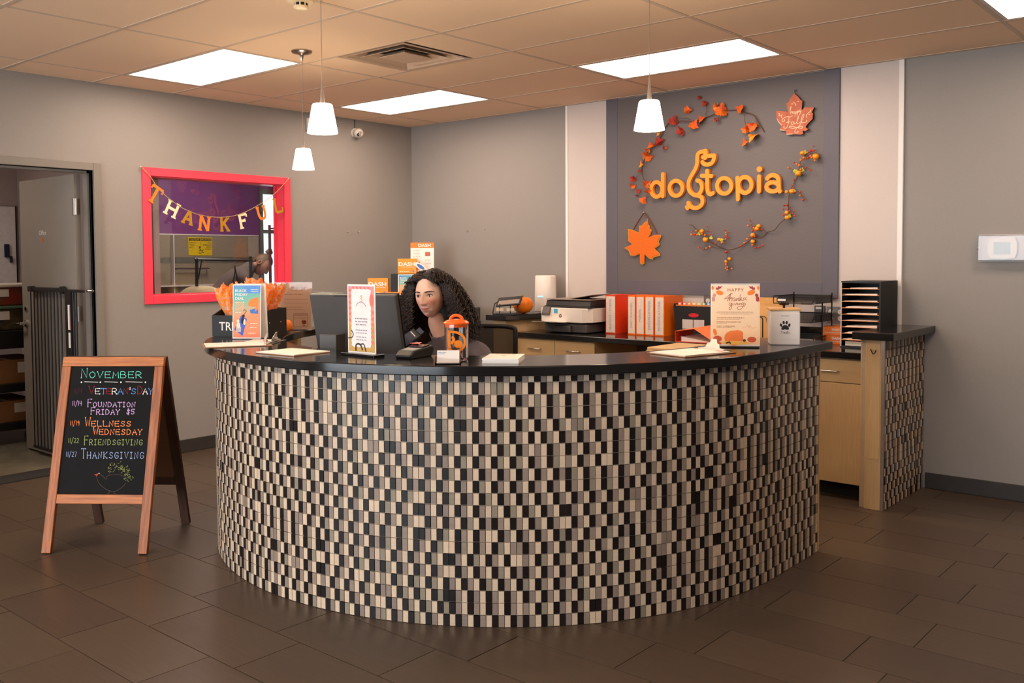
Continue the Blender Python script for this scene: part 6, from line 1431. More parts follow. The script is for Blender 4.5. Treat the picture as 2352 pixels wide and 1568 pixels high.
def write(txt, px, py, hpx, mat, pitch=None, capk=1.32, wk=0.82, dots=True, lw=0.0030, cap_first=True, gap=0.30):
    """txt starts at crop pixel (px, py = baseline) with letter height hpx; the first letter of each word is larger"""
    b = MB(); x = px; first = True
    for chx in txt:
        if chx == ' ': x += hpx*0.65; first = True; continue
        k = capk if (first and cap_first) else 1.0
        hh = hpx*k; ww = hpx*wk*(0.42 if chx in "1'" else 0.7 if chx == 'I' else 1.0)*(1.12 if k > 1 else 1)
        for s_ in SF[chx]:
            P = [bp(x+u*ww, py-v*hh) for u, v in s_]
            if len(P) > 3 and chx in 'BCDGOPRSU2599$': P = crom(P, 3)
            stroke(b, P, lw, Mc, 0.0, 0.0006)
            if dots:
                for q in (P[0], P[-1]): disc(b, q, lw*1.05, Mc, 0.0, 0.0008, 8)
        x += ww+hpx*gap; first = False
    o = b.build('chalk_lettering', mat, af); o['kind'] = 'stuff'
    return o
# chalk crop (80,800) scale 3.135: board inner corners (225,130) top-left, (848,130) top-right, (150,1128) bottom-left, (782,1130) bottom-right
def bp(px, py):
    v = (1130-py)/1000.0
    xl = 150+(225-150)*v; xr = 782+(848-782)*v
    u = (px-xl)/(xr-xl)
    vv = v*(1.0-0.045*(1-v)*-1.0)         # slight perspective along the height
    return (-W2+ST+u*2*(W2-ST), 0.292+max(0, min(1.02, vv))*(LEN-0.050-0.292))
write('NOVEMBER', 300, 225, 50, chalk('mint', (110, 214, 190)), capk=1.55, wk=0.85)
b = MB()
for x0, x1 in ((325, 425), (475, 572), (632, 755)): stroke(b, [bp(x0, 258), bp(x1, 262)], 0.0030, Mc, 0, 0.0006)
for x in (302, 443, 596, 778): disc(b, bp(x, 262), 0.0042, Mc, 0, 0.0006)
b.build('chalk_rule', chalk('white', (232, 226, 218)), af)['kind'] = 'stuff'
m_cred, m_cwht, m_cblu = chalk('red', (150, 34, 30)), chalk('white', (232, 226, 218)), chalk('blue', (90, 140, 210))
write('11/11', 248, 352, 36, chalk('dark_red', (84, 26, 24)), cap_first=False, dots=False, lw=0.0022, wk=0.44, gap=0.12)
vx_ = 360
for k, chx in enumerate("VETERAN'S"):
    mt = (m_cred, m_cwht, m_cblu, m_cred, m_cwht, m_cblu, m_cred, m_cwht, m_cblu)[k]
    write(chx, vx_, 358, 44, mt, cap_first=(k == 0), capk=1.4); vx_ += (48 if k == 0 else 14 if chx == "'" else 42)
for k, chx in enumerate('DAY'): write(chx, 722+42*k-(k > 0)*2, 358, 44, (m_cred, m_cwht, m_cblu)[k], cap_first=(k == 0), capk=1.4, wk=0.72)
m_pk = chalk('pink', (206, 168, 214)); m_or = chalk('orange', (240, 138, 76)); m_gn = chalk('green', (150, 166, 96)); m_bl = chalk('pale_blue', (158, 176, 214))
write('11/14', 240, 452, 36, m_pk, cap_first=False, dots=False, lw=0.0022, wk=0.44, gap=0.12); write('FOUNDATION', 355, 462, 36, m_pk, capk=1.7, wk=0.72); write('FRIDAY', 380, 522, 38, m_pk, capk=1.4, wk=0.70); write('$5', 645, 520, 38, m_pk, cap_first=False, wk=0.6)
write('11/19', 228, 610, 36, m_or, cap_first=False, dots=False, lw=0.0022, wk=0.44, gap=0.12); write('WELLNESS', 340, 616, 40, m_or, capk=1.7, wk=0.78, lw=0.0034); write('WEDNESDAY', 402, 680, 40, m_or, capk=1.3, wk=0.72, lw=0.0034)
write('11/22', 218, 745, 36, m_gn, cap_first=False, dots=False, lw=0.0020, wk=0.44, gap=0.12); write('FRIENDSGIVING', 338, 760, 40, m_gn, capk=1.7, wk=0.58, lw=0.0026)
write('11/27', 205, 850, 36, m_bl, cap_first=False, dots=False, lw=0.0020, wk=0.44, gap=0.12); write('THANKSGIVING', 318, 862, 46, m_bl, capk=1.55, wk=0.58, lw=0.0026)
# turkey outline and dotted tail feathers
b = MB()
for s_ in ([(430, 985), (445, 1030), (470, 1065), (525, 1100), (575, 1105), (625, 1075), (650, 1045)], [(455, 975), (490, 1005), (505, 1018), (520, 990), (600, 985), (640, 1000)], [(530, 1100), (530, 1120), (515, 1125)], [(565, 1105), (568, 1122), (582, 1124)]):
    stroke(b, crom([bp(*p) for p in s_], 4), 0.0014, Mc, 0, 0.0005)
b.build('chalk_turkey', chalk('faint_brown', (104, 84, 72)), af)['kind'] = 'stuff'
b = MB()
rt = random.Random(2)
for cx, cy, rx_, ry_ in ((545, 925, 30, 45), (610, 925, 32, 45), (650, 945, 26, 38), (670, 1005, 38, 32)):
    for k in range(26):
        a, q = rt.uniform(0, 6.28), math.sqrt(rt.random()); x, y = cx+rx_*q*math.cos(a), cy+ry_*q*math.sin(a); d = rt.uniform(0, 3.1)
        stroke(b, [bp(x, y), bp(x+9*math.cos(d), y+9*math.sin(d))], 0.0018, Mc, 0, 0.0005, caps=False)
b.build('chalk_feathers', chalk('olive', (150, 156, 92)), af)['kind'] = 'stuff'
b = MB(); b.prism([bp(415, 985), bp(440, 995), bp(445, 975)], 0, 0.0006, None, Mc); b.build('chalk_beak', chalk('beak', (190, 52, 34)), af)
b = MB(); disc(b, bp(452, 976), 0.003, Mc, 0, 0.0006); b.build('chalk_eye', m_cwht, af)

# ---------------------------------------------------------------- black pet gate folded back along the door
gt = empty('pet_gate', (-0.10, -3.185, 0.0), 0, 'tall black metal pet gate folded open in front of the office door', 'gate')
m_gate = pm('black_powder_coat', (30, 26, 26), 0.4, var=0.08)
GT, GB = 1.285, 0.045
MB().box(-0.79, -0.18, -0.010, 0.010, GT-0.030, GT).build('top_bar', m_gate, gt, bevel=0.004); MB().box(-0.79, -0.18, -0.009, 0.009, GB, GB+0.018).build('bottom_bar', m_gate, gt, bevel=0.003)
bar = MB().tube([(0, 0, GB+0.01), (0, 0, GT-0.02)], 0.0050, 8).build('bar', m_gate, gt, smooth=60); bar.location = (-0.775, 0, 0)
for k in range(1, 10): share(bar, gt, (-0.775+0.0575*k, 0, 0))
MB().box(-0.80, -0.72, -0.016, 0.016, GT-0.036, GT+0.006).build('end_cap', m_gate, gt, bevel=0.006)
MB().box(-0.255, -0.205, -0.016, 0.016, GT-0.042, GT+0.012).build('latch_head', m_gate, gt, bevel=0.006)
lpan = MB().box(-0.185, -0.095, -0.008, 0.008, GB, GT-0.01).build('latch_panel', m_gate, gt, bevel=0.004)
MB().box(-0.135, -0.100, -0.0092, -0.0082, 0.985, 1.165).build('warning_label', m_paper, lpan); MB().box(-0.108, -0.101, -0.0098, -0.0093, 0.99, 1.16).build('label_stripe', pm('label_red_orange', (232, 96, 60), 0.6), lpan)
MB().box(-0.132, -0.102, -0.0092, -0.0082, 0.855, 0.965).build('paper_label', m_paper, lpan)
MB().tube([(-0.06, 0, GB), (-0.06, 0, GT-0.015)], 0.008, 8).build('upright', m_gate, gt, smooth=60); MB().tube([(-0.02, 0, GB), (-0.02, 0, GT-0.015)], 0.008, 8).build('upright', m_gate, gt, smooth=60)
MB().box(-0.10, 0.10, -0.010, 0.010, GT-0.028, GT-0.008).build('wall_arm', m_gate, gt, bevel=0.003)
for z in (GT-0.018, 0.10): MB().lathe([(0.016, 0), (0.016, 0.008), (0.009, 0.012), (0.007, 0.045)], 14).build('pressure_pad', m_chrome, gt, smooth=40, M=Matrix.Translation((0.075, 0.083, z)) @ Matrix.Rotation(R(90), 4, 'X'))

# ---------------------------------------------------------------- office: cart with boxes, whiteboard
ct2 = empty('utility_cart', (-1.76, -3.06, 0), 0, 'black utility cart with shelves just inside the office door', 'cart')
m_cart = pm('cart_black', (26, 24, 24), 0.45, var=0.1)
CX0, CX1, CY0, CY1 = -0.30, 0.36, -0.55, 0.40
for z, t0, t1 in ((0.13, 0.02, 0.045), (0.45, 0.03, 0.04), (0.85, 0.075, 0.07)): MB().box(CX0, CX1, CY0, CY1, z-t0, z+t1).build('shelf', m_cart, ct2, bevel=0.006)
for x in (CX0+0.03, CX1-0.03):
    for y in (CY0+0.03, CY1-0.10): MB().tube([(x, y, 0.17), (x, y, 0.80)], 0.022, 10).build('post', m_cart, ct2, smooth=50)
for x in (CX0+0.06, CX1-0.06):
    for y in (CY0+0.06, CY1-0.10):
        c_ = MB().tube([(x-0.015, y, 0.052), (x+0.015, y, 0.052)], 0.050, 18).build('caster_wheel', pm('caster_rubber', (20, 20, 22), 0.3), ct2, smooth=40)
        MB().tube([(x-0.017, y, 0.052), (x+0.017, y, 0.052)], 0.024, 12).build('hub', m_steel, c_, smooth=40)
        MB().box(x-0.03, x+0.03, y-0.02, y+0.02, 0.10, 0.112).build('caster_fork', m_steel, ct2)
m_card = pm('cardboard', (150, 104, 62), 0.75, var=0.06, scale=18)
def carton(loc_, sx, sy, sz, label):
    e = empty('cardboard_box', loc_, 0, label, 'box', 'cartons on the office cart')
    MB().box(-sx/2, sx/2, -sy/2, sy/2, 0, sz).build('carton', m_card, e, bevel=0.002); MB().box(sx/2, sx/2+0.001, sy*0.12, sy*0.36, sz*0.42, sz*0.88).build('shipping_label', m_paper, e); MB().box(-sx/2, sx/2, -0.025, 0.025, sz+0.0002, sz+0.0008).build('tape', pm('tape', (170, 130, 84), 0.3), e)
carton((-1.69, -3.16, 0.1755), 0.50, 0.44, 0.17, 'cardboard box with shipping label on the lowest cart shelf')
carton((-1.69, -3.14, 0.4905), 0.50, 0.55, 0.19, 'cardboard box on the middle cart shelf')
def tub(loc_, label, lidc, cont, hgt):
    e = empty('storage_tub', loc_, 0, label, 'storage tub', 'storage tubs on the office cart')
    m_t = pm('translucent_tub', (150, 150, 140), 0.25, trans=0.6, var=0.05)
    MB().box(-0.24, 0.24, -0.30, 0.30, 0.0, hgt).build('tub', pm(cont[0], cont[1], 0.35, rgb2=cont[2], scale=14), e, bevel=0.012)
    MB().box(-0.25, 0.25, -0.31, 0.31, hgt, hgt+0.025).build('lid', pm(lidc[0], lidc[1], 0.4), e, bevel=0.006)
    MB().box(0.2402, 0.2412, -0.10, 0.0, hgt*0.5, hgt*0.9).build('label', m_paper, e)
tub((-1.69, -3.12, 0.9205), 'clear storage tub with dark contents on the top cart shelf', ('tub_lid_green', (90, 116, 92)), ('tub_dark_contents', (96, 82, 52), (38, 34, 34)), 0.174)
tub((-1.69, -3.12, 1.1205), 'storage tub with red and green contents and white lid, upper on the cart', ('tub_lid_white', (222, 212, 196)), ('tub_bright_contents', (150, 44, 34), (52, 74, 40)), 0.150)
wb = empty('whiteboard', (-2.6, -3.005, 1.24), 0, 'white dry-erase board on the office wall', 'whiteboard')
MB().box(0, 0.012, -0.55, 0.40, 0.0, 0.75).build('panel', pm('whiteboard_gloss', (232, 226, 226), 0.15), wb)
for a in ((-0.56, -0.55, -0.005, 0.755), (0.40, 0.41, -0.005, 0.755)): MB().box(0, 0.018, a[0], a[1], a[2], a[3]).build('frame', m_dark, wb)
for z in (-0.01, 0.75): MB().box(0, 0.018, -0.56, 0.41, z, z+0.01).build('frame', pm('board_alu', (170, 168, 168), 0.3, metal=0.8), wb)
for y, z, s_ in ((0.315, 0.34, 1.0), (0.35, 0.26, 0.5)): MB().box(0.012, 0.035, y-0.022*s_, y+0.022*s_, z-0.06*s_, z+0.06*s_).build('marker_holder', pm('marker_navy', (30, 34, 62), 0.4), wb, bevel=0.006)
# ---------------------------------------------------------------- THANKFUL banner across the red window
bnr = empty('letter_banner', (0.024, -2.1, 1.9), 0, 'THANKFUL letter banner strung across the red framed window', 'banner')
MBn = frame((0, 0, 0), (0, 1, 0), (0, 0, 1), (1, 0, 0))
STR_ = [(-2.752, 2.170), (-2.685, 2.108), (-2.62, 2.020), (-2.525, 1.940), (-2.40, 1.868), (-2.24, 1.826), (-2.06, 1.822), (-1.90, 1.858), (-1.72, 1.945), (-1.57, 2.045), (-1.445, 2.165)]
MB().tube(crom([(0.004, y+2.1, z-1.9) for y, z in STR_], 4), 0.0028, 6).build('jute_string', pm('jute', (190, 160, 112), 0.85, var=0.1, scale=150), bnr, smooth=60)
LT = {'T': ([[(0, 1), (1, 1)], [(.5, 1), (.5, 0)]], [[(.28, 0), (.72, 0)], [(0, 1), (0, .78)], [(1, 1), (1, .78)]]),
      'H': ([[(.15, 0), (.15, 1)], [(.85, 0), (.85, 1)], [(.15, .5), (.85, .5)]], [[(-.03, 0), (.33, 0)], [(.67, 0), (1.03, 0)], [(-.03, 1), (.33, 1)], [(.67, 1), (1.03, 1)]]),
      'A': ([[(.1, 0), (.48, 1)], [(.52, 1), (.9, 0)], [(.25, .33), (.75, .33)]], [[(-.06, 0), (.3, 0)], [(.7, 0), (1.06, 0)]]),
      'N': ([[(.15, 0), (.15, 1)], [(.15, 1), (.85, 0)], [(.85, 0), (.85, 1)]], [[(-.03, 0), (.33, 0)], [(-.03, 1), (.2, 1)], [(.67, 1), (1.03, 1)]]),
      'K': ([[(.15, 0), (.15, 1)], [(.85, 1), (.18, .42)], [(.38, .58), (.85, 0)]], [[(-.03, 0), (.33, 0)], [(.66, 0), (1.03, 0)], [(-.03, 1), (.33, 1)], [(.64, 1), (1.0, 1)]]),
      'F': ([[(.15, 0), (.15, 1)], [(.15, 1), (.9, 1)], [(.15, .53), (.65, .53)]], [[(-.03, 0), (.4, 0)], [(-.03, 1), (.2, 1)], [(.9, 1), (.9, .78)], [(.65, .42), (.65, .66)]]),
      'U': ([[(.15, 1), (.15, .4), (.25, .1), (.5, 0), (.75, .1), (.85, .4), (.85, 1)]], [[(-.03, 1), (.33, 1)], [(.67, 1), (1.03, 1)]]),
      'L': ([[(.15, 1), (.15, 0)], [(.15, 0), (.9, 0)]], [[(-.03, 1), (.35, 1)], [(.9, 0), (.9, .3)]])}
m_lt = {'o': pm('banner_orange', (250, 128, 30), 0.6, var=0.03), 'c': pm('banner_cream', (244, 224, 184), 0.6, var=0.03), 'g': pm('banner_gold_glitter', (192, 142, 40), 0.35, metal=0.3, var=0.3, scale=400)}
for chx, cy, cz, rot, wd, hh, mt in (('T', -2.648, 1.970, -32, 0.092, 0.118, 'o'), ('H', -2.510, 1.870, -26, 0.105, 0.105, 'c'), ('A', -2.376, 1.812, -16, 0.090, 0.100, 'g'), ('N', -2.240, 1.768, -8, 0.098, 0.108, 'o'), ('K', -2.060, 1.766, 2, 0.085, 0.104, 'g'), ('F', -1.888, 1.796, 12, 0.084, 0.105, 'c'), ('U', -1.716, 1.868, 16, 0.088, 0.100, 'o'), ('L', -1.552, 1.936, 12, 0.088, 0.110, 'g')):
    b = MB(); st, se = LT[chx]
    Ml = MBn @ Matrix.Translation((cy+2.1, cz-1.9, 0.0)) @ Matrix.Rotation(R(rot), 4, 'Z')
    for q_, s_ in enumerate(st): stroke(b, crom([((u-.5)*wd, (v-.5)*hh) for u, v in s_], 4) if len(s_) > 2 else [((u-.5)*wd, (v-.5)*hh) for u, v in s_], 0.021, Ml, 0.000, 0.0025+0.0004*q_, caps=False)
    for q_, s_ in enumerate(se): stroke(b, [((u-.5)*wd, (v-.5)*hh) for u, v in s_], 0.013, Ml, 0.0001, 0.0020+0.0001*q_, caps=False)
    b.build('letter_'+chx.lower(), m_lt[mt], bnr)
for y, z in (STR_[0], STR_[-1]): MB().ball((0.0, y+2.1, z-1.9), 0.007, 8, 6).build('pin', m_steel, bnr, smooth=80)

# ---------------------------------------------------------------- grooming room
yl = empty('caution_sign', (GXW+0.012, -0.706, 1.534), 0, 'yellow bilingual caution sign on the beige tiles', 'sign')
MB().box(0, 0.003, -0.142, 0.142, 0, 0.196).build('plate', pm('safety_yellow', (240, 206, 24), 0.45), yl)
Mys = frame((0.0034, 0, 0), (0, 1, 0), (0, 0, 1), (1, 0, 0))
b = MB(); b.prism([(-0.135, 0.158), (-0.004, 0.158), (-0.004, 0.186), (-0.135, 0.186)], 0, 0.0006, None, Mys); b.prism([(0.004, 0.158), (0.135, 0.158), (0.135, 0.186), (0.004, 0.186)], 0, 0.0006, None, Mys); b.prism([(-0.001, 0.10), (0.001, 0.10), (0.001, 0.156), (-0.001, 0.156)], 0, 0.0006, None, Mys); b.build('header_bars', m_ink, yl)['kind'] = 'stuff'
m_yel2 = pm('safety_yellow', (240, 206, 24))
text_obj('lettering', 'CAUTION', 0.026, m_yel2, yl, Mys @ Matrix.Translation((-0.070, 0.1625, 0.001)), sx=0.95); text_obj('lettering', 'PRECAUCION', 0.022, m_yel2, yl, Mys @ Matrix.Translation((0.070, 0.164, 0.001)), sx=0.85)
text_obj('lettering', 'SLIPPERY\nWHEN\nWET', 0.022, m_ink, yl, Mys @ Matrix.Translation((-0.132, 0.130, 0)), align='LEFT', line=1.15)
text_obj('lettering', 'PISO\nRESBALOSO\nSI ESTA\nMOJADO', 0.019, m_ink, yl, Mys @ Matrix.Translation((0.134, 0.130, 0)), align='RIGHT', line=1.2)
b = MB()
for s_ in ([(-0.012, 0.08), (0.004, 0.055), (0.018, 0.05)], [(0.004, 0.062), (-0.012, 0.050)], [(0.018, 0.05), (0.036, 0.062)], [(0.018, 0.05), (0.030, 0.030), (0.044, 0.034)], [(-0.02, 0.10), (-0.008, 0.085)], [(-0.02, 0.030), (-0.005, 0.022), (0.012, 0.030)]): stroke(b, s_, 0.006, Mys, 0, 0.0006)
disc(b, (-0.004, 0.09), 0.008, Mys, 0, 0.0007); b.build('falling_figure', m_ink, yl)

gtb = empty('grooming_table', (-1.25, -1.28, 0), 0, 'grooming table with black overhead restraint rail in the back room', 'grooming table')
MB().box(-0.30, 0.30, -0.62, 0.55, 0.86, 0.90).build('table_top', pm('table_black_rubber', (34, 32, 32), 0.7), gtb, bevel=0.004)
for x in (-0.27, 0.27):
    for y in (-0.58, 0.51): MB().tube([(x, y, 0), (x, y, 0.86)], 0.02, 10).build('leg', m_steel, gtb, smooth=50)
m_rail = pm('rail_black_green', (34, 38, 34), 0.4)
def sqbar(b, p, q, s_=0.012): b.tube([p, q], s_*1.2, 4)
for nm, p, q in (('post', (0.05, -0.315, 0.90), (0.05, -0.300, 1.50)), ('cross_bar', (0.05, -0.32, 1.492), (0.05, 0.29, 1.478)), ('post', (0.05, 0.272, 0.90), (0.05, 0.272, 1.515)), ('tall_post', (0.05, 0.495, 0.90), (0.05, 0.495, 1.825))):
    b = MB(); sqbar(b, p, q, 0.014 if 'bar' not in nm else 0.011); b.build(nm, m_rail, gtb)
MB().tube([(0.05, 0.495, 1.79), (0.05, 0.57, 1.79)], 0.008, 8).build('top_hook', m_rail, gtb); MB().tube([(0.05, 0.27, 1.47), (0.05, 0.33, 1.47), (0.05, 0.33, 1.485)], 0.008, 6).build('clamp_knob', m_rail, gtb)
MB().tube([(0.05, -0.29, 1.30), (0.05, -0.26, 1.44), (0.05, -0.25, 1.48)], 0.007, 6).build('brace', m_rail, gtb)
b = MB(); b.tube([(0.05, 0.10, 1.475), (0.05, 0.105, 1.44), (0.05, 0.098, 1.42)], 0.004, 6); b.ball((0.05, 0.102, 1.432), 0.009, 8, 6); b.build('snap_hook', m_steel, gtb, smooth=60)
MB().tube([(0.05, 0.10, 1.42), (0.05, 0.095, 1.35), (0.05, 0.07, 1.25), (0.05, 0.06, 1.10)], 0.006, 6).build('restraint_loop', m_rail, gtb, smooth=60); MB().tube([(0.05, 0.10, 1.40), (0.05, 0.115, 1.33), (0.05, 0.125, 1.20), (0.05, 0.10, 1.10)], 0.006, 6).build('restraint_loop', m_rail, gtb, smooth=60)
tw_ = empty('towel_bundle', (-1.22, -1.53, 0.9005), 0, 'rounded cream towel bundle on the grooming table', 'towel')
b = MB(); n, m_ = 40, 14; vs = []
for i in range(m_+1):
    t = i/m_; rr_ = math.cos(t*math.pi/2)**0.6 if t < 1 else 0.001; zz = math.sin(t*math.pi/2)
    for k in range(n):
        a = 2*math.pi*k/n; w_ = 1+0.04*math.sin(3*a+1)+0.02*math.sin(7*a)
        vs.append((0.20*rr_*w_*math.cos(a), 0.27*rr_*w_*math.sin(a), 0.345*zz))
b.add(vs, [(i*n+k, i*n+(k+1) % n, (i+1)*n+(k+1) % n, (i+1)*n+k) for i in range(m_) for k in range(n)]+[tuple(reversed(range(n))), tuple(m_*n+k for k in range(n))])
b.build('towel', pm('cream_terry', (232, 214, 172), 0.95, var=0.06, scale=120, bump=0.6, bscale=220), tw_, smooth=80)
MB().tube([(0.205*math.cos(a), 0.275*math.sin(a), 0.03) for a in [2*math.pi*k/40 for k in range(40)]], 0.006, 6, closed=True).build('hem', pm('cream_terry', (232, 214, 172)), tw_)
tubb = empty('bath_screen', (GXW+0.016, -1.04, 0.75), 0, 'beige bath screen panel with chrome towel bar on the tiled wall', 'bath screen')
MB().box(0.0, 0.05, -0.012, 0.0, 0.0, 1.0).build('white_post', m_trim, tubb)
MB().box(0.0, 0.03, 0.001, 0.26, 0.0, 0.60).build('perforated_panel', pm('perforated_beige', (166, 148, 118), 0.5, var=0.25, scale=130), tubb)
MB().tube([(0.06, 0.02, 0.645), (0.06, 0.40, 0.640)], 0.012, 10).build('towel_bar', m_chrome, tubb, smooth=60); MB().box(0.0, 0.065, -0.40, 1.05, 0.455, 0.470).build('ledge', m_trim, tubb)
for y in (0.02, 0.40): MB().tube([(0.0, y, 0.642), (0.06, y, 0.642)], 0.007, 8).build('bracket', m_dark, tubb)
# ---------------------------------------------------------------- people
def skin_mesh(verts, edges, radii, root, sub=2):
    """grow one continuous surface over a joint skeleton and return it as mesh data"""
    me = bpy.data.meshes.new('skel'); me.from_pydata(verts, edges, [])
    o = bpy.data.objects.new('skel', me); col.objects.link(o)
    md = o.modifiers.new('skin', 'SKIN'); md.use_smooth_shade = True; md.branch_smoothing = 0.6
    if not me.skin_vertices: me.skin_vertices.new()
    sv = me.skin_vertices[0].data
    for i, r in enumerate(radii):
        sv[i].radius = r if isinstance(r, tuple) else (r, r)
        sv[i].use_root = (i == root)
    ss = o.modifiers.new('sub', 'SUBSURF'); ss.levels = sub; ss.render_levels = sub
    dg = bpy.context.evaluated_depsgraph_get()
    res = bpy.data.meshes.new_from_object(o.evaluated_get(dg))
    bpy.data.objects.remove(o); bpy.data.meshes.remove(me)
    return res
def skin_mat(nm, base, lips, blush):
    m = bpy.data.materials.new(nm); m.use_nodes = True; nt = m.node_tree; b = nt.nodes['Principled BSDF']
    b.inputs['Roughness'].default_value = 0.5; b.inputs['Subsurface Weight'].default_value = 0.12; b.inputs['Subsurface Radius'].default_value = (0.012, 0.005, 0.003); b.inputs['Subsurface Scale'].default_value = 1.0
    at = nt.nodes.new('ShaderNodeAttribute'); at.attribute_name = 'tone'
    sp = nt.nodes.new('ShaderNodeSeparateColor'); nt.links.new(at.outputs['Color'], sp.inputs[0])
    m1 = nt.nodes.new('ShaderNodeMix'); m1.data_type = 'RGBA'; m1.inputs[6].default_value = (*lin(base), 1); m1.inputs[7].default_value = (*lin(blush), 1); nt.links.new(sp.outputs[1], m1.inputs[0])
    m2 = nt.nodes.new('ShaderNodeMix'); m2.data_type = 'RGBA'; nt.links.new(m1.outputs[2], m2.inputs[6]); m2.inputs[7].default_value = (*lin(lips), 1); nt.links.new(sp.outputs[0], m2.inputs[0])
    nt.links.new(m2.outputs[2], b.inputs['Base Color'])
    return m
def ss(a, b_, x):
    t = max(0.0, min(1.0, (x-a)/(b_-a))); return t*t*(3-2*t)
def G(x, w_): return math.exp(-(x/w_)**2)
def head_geo(NU=132, NV=104):
    """head, local: z up, face toward -y, origin at the middle of the skull at eye height; metres"""
    vs = []; tone = []
    for j in range(NV+1):
        ph = math.pi*(j/NV)
        for i in range(NU):
            u = i/NU*2*math.pi
            # denser columns toward the face (u = 0 is the front)
            th = u-0.55*math.sin(u)
            dx, dy, dz = math.sin(th)*math.sin(ph), -math.cos(th)*math.sin(ph), math.cos(ph)
            x, y, z = 0.0735*dx, 0.094*dy, (0.122 if dz > 0 else 0.114)*dz
            if dy > 0: y *= 1.03
            front = ss(-0.05, 0.65, -dy)
            if z < 0:
                t = -z/0.114
                x *= 1-0.35*t**1.45
                if dy > 0: y *= 1-0.42*ss(0.15, 0.8, t)         # skull narrows to the neck
                else: y = y*(1+0.02*t)-0.014*ss(0.3, 0.95, t)*front   # chin comes forward
            # flatten the front plane of the face a little
            f = front
            ax = abs(x)
            d = 0.0
            d -= 0.0045*G(z-0.085, 0.03)*0.4
            # nose: bridge to tip
            if -0.060 < z < 0.030:
                tt = (0.022-z)/0.056            # 0 at bridge, 1 at tip (z=-0.034)
                if tt < 0: amp = 0.004*ss(-0.25, 0.0, tt)
                elif tt <= 1: amp = 0.004+0.0195*tt**1.15
                else: amp = 0.0235*(1-ss(1.0, 1.22, tt))
                wd = 0.0080+0.0052*ss(0.45, 1.0, max(0, min(1, tt)))
                d += amp*G(ax, wd)
                d += 0.0065*G(ax-0.0125, 0.0055)*G(z+0.033, 0.0075)   # wings
            d += 0.0042*G(z-0.026, 0.009)*G(ax-0.028, 0.022)          # brow
            d -= 0.0085*G(ax-0.031, 0.0165)*G(z-0.004, 0.0125)        # eye sockets
            d -= 0.003*G(ax-0.013, 0.006)*G(z-0.004, 0.010)
            d += 0.0045*G(ax-0.043, 0.018)*G(z+0.024, 0.020)          # cheek bones
            z_s = z-0.0062*(ax/0.024)**2*(1 if ax < 0.034 else 0)
            d += 0.0046*G(z_s+0.0595, 0.0048)*G(ax, 0.019)*(1-0.2*G(ax, 0.004))   # upper lip
            d += 0.0056*G(z_s+0.0700, 0.0055)*G(ax, 0.017)              # lower lip
            d -= 0.0036*G(z_s+0.0645, 0.0020)*G(ax, 0.024)              # mouth line
            d -= 0.0035*G(z+0.0820, 0.0055)*G(ax, 0.020)
            d -= 0.0030*G(ax-0.028, 0.005)*G(z+0.060, 0.008)
            d += 0.0080*G(z+0.102, 0.013)*G(ax, 0.017)                # chin
            y -= d*f
            zl = z+0.0645-0.0062*(ax/0.024)**2                       # corners turned up
            lipw = 0.0270*(1-(zl/0.0088)**2) if abs(zl) < 0.0086 else 0
            lip = f*ss(0.0, 0.004, lipw-ax) if lipw > 0 else 0.0
            bl = f*(0.75*G(ax-0.040, 0.016)*G(z+0.030, 0.018)+0.55*G(ax, 0.010)*G(z+0.034, 0.012)+0.35*G(ax, 0.02)*G(z+0.1, 0.015))
            nst = f*G(ax-0.0062, 0.0030)*G(z+0.0415, 0.0024)*0.9  # nostril shade painted into the tone, no openings modelled
            vs.append((x, y, z)); tone.append((max(lip, nst), min(1, bl), 0))
    fs = []
    for j in range(NV):
        for i in range(NU):
            a, b_ = j*NU+i, j*NU+(i+1) % NU
            fs.append((a, a+NU, b_+NU, b_))
    return vs, fs, tone
HV, HF, HT_ = head_geo()
def face_y(x, z):
    """front surface y of the head at (x, z)"""
    best = None; bd = 1e9
    for (vx, vy, vz) in HV:
        if vy < -0.02:
            q = (vx-x)**2+(vz-z)**2
            if q < bd: bd = q; best = vy
    return best

def person_body(name, body_me, Mhead, mat, label, loc_, scale=1.0):
    """one mesh: grown body plus modelled head, in coordinates relative to loc_"""
    vs = [tuple(v.co) for v in body_me.vertices]; fs = [tuple(p.vertices) for p in body_me.polygons]
    tone = [(0, 0, 0)]*len(vs); n = len(vs)
    for p, t in zip(HV, HT_):
        vs.append(tuple(Mhead @ Vector(p))); tone.append(t)
    fs += [tuple(i+n for i in f) for f in HF]
    me = bpy.data.meshes.new(name); me.from_pydata(vs, [], fs)
    ca_ = me.color_attributes.new('tone', 'FLOAT_COLOR', 'POINT')
    flat = []
    for t in tone: flat += [t[0], t[1], t[2], 1.0]
    ca_.data.foreach_set('color', flat)
    me.polygons.foreach_set('use_smooth', [True]*len(me.polygons)); me.materials.append(mat); me.update()
    o = bpy.data.objects.new(name, me); col.objects.link(o); o.location = loc_
    return tag(o, label, 'person')
def shell_from(body_me, keep, off, name, mat, parent, cuts=()):
    """clothing: the part of the body surface where keep(co) holds, pushed outward"""
    bm = bmesh.new(); bm.from_mesh(body_me)
    for co, no in cuts:
        bmesh.ops.bisect_plane(bm, geom=bm.verts[:]+bm.edges[:]+bm.faces[:], plane_co=co, plane_no=no, clear_outer=False)
    bmesh.ops.delete(bm, geom=[f for f in bm.faces if not keep(f.calc_center_median())], context='FACES')
    bm.normal_update()
    for v in bm.verts: v.co += v.normal*(off(v.co) if callable(off) else off)
    me = bpy.data.meshes.new(name); bm.to_mesh(me); bm.free()
    me.polygons.foreach_set('use_smooth', [True]*len(me.polygons)); me.materials.append(mat)
    o = bpy.data.objects.new(name, me); col.objects.link(o); o.parent = parent
    so_ = o.modifiers.new('cloth', 'SOLIDIFY'); so_.thickness = 0.003; so_.offset = 1.0
    return o
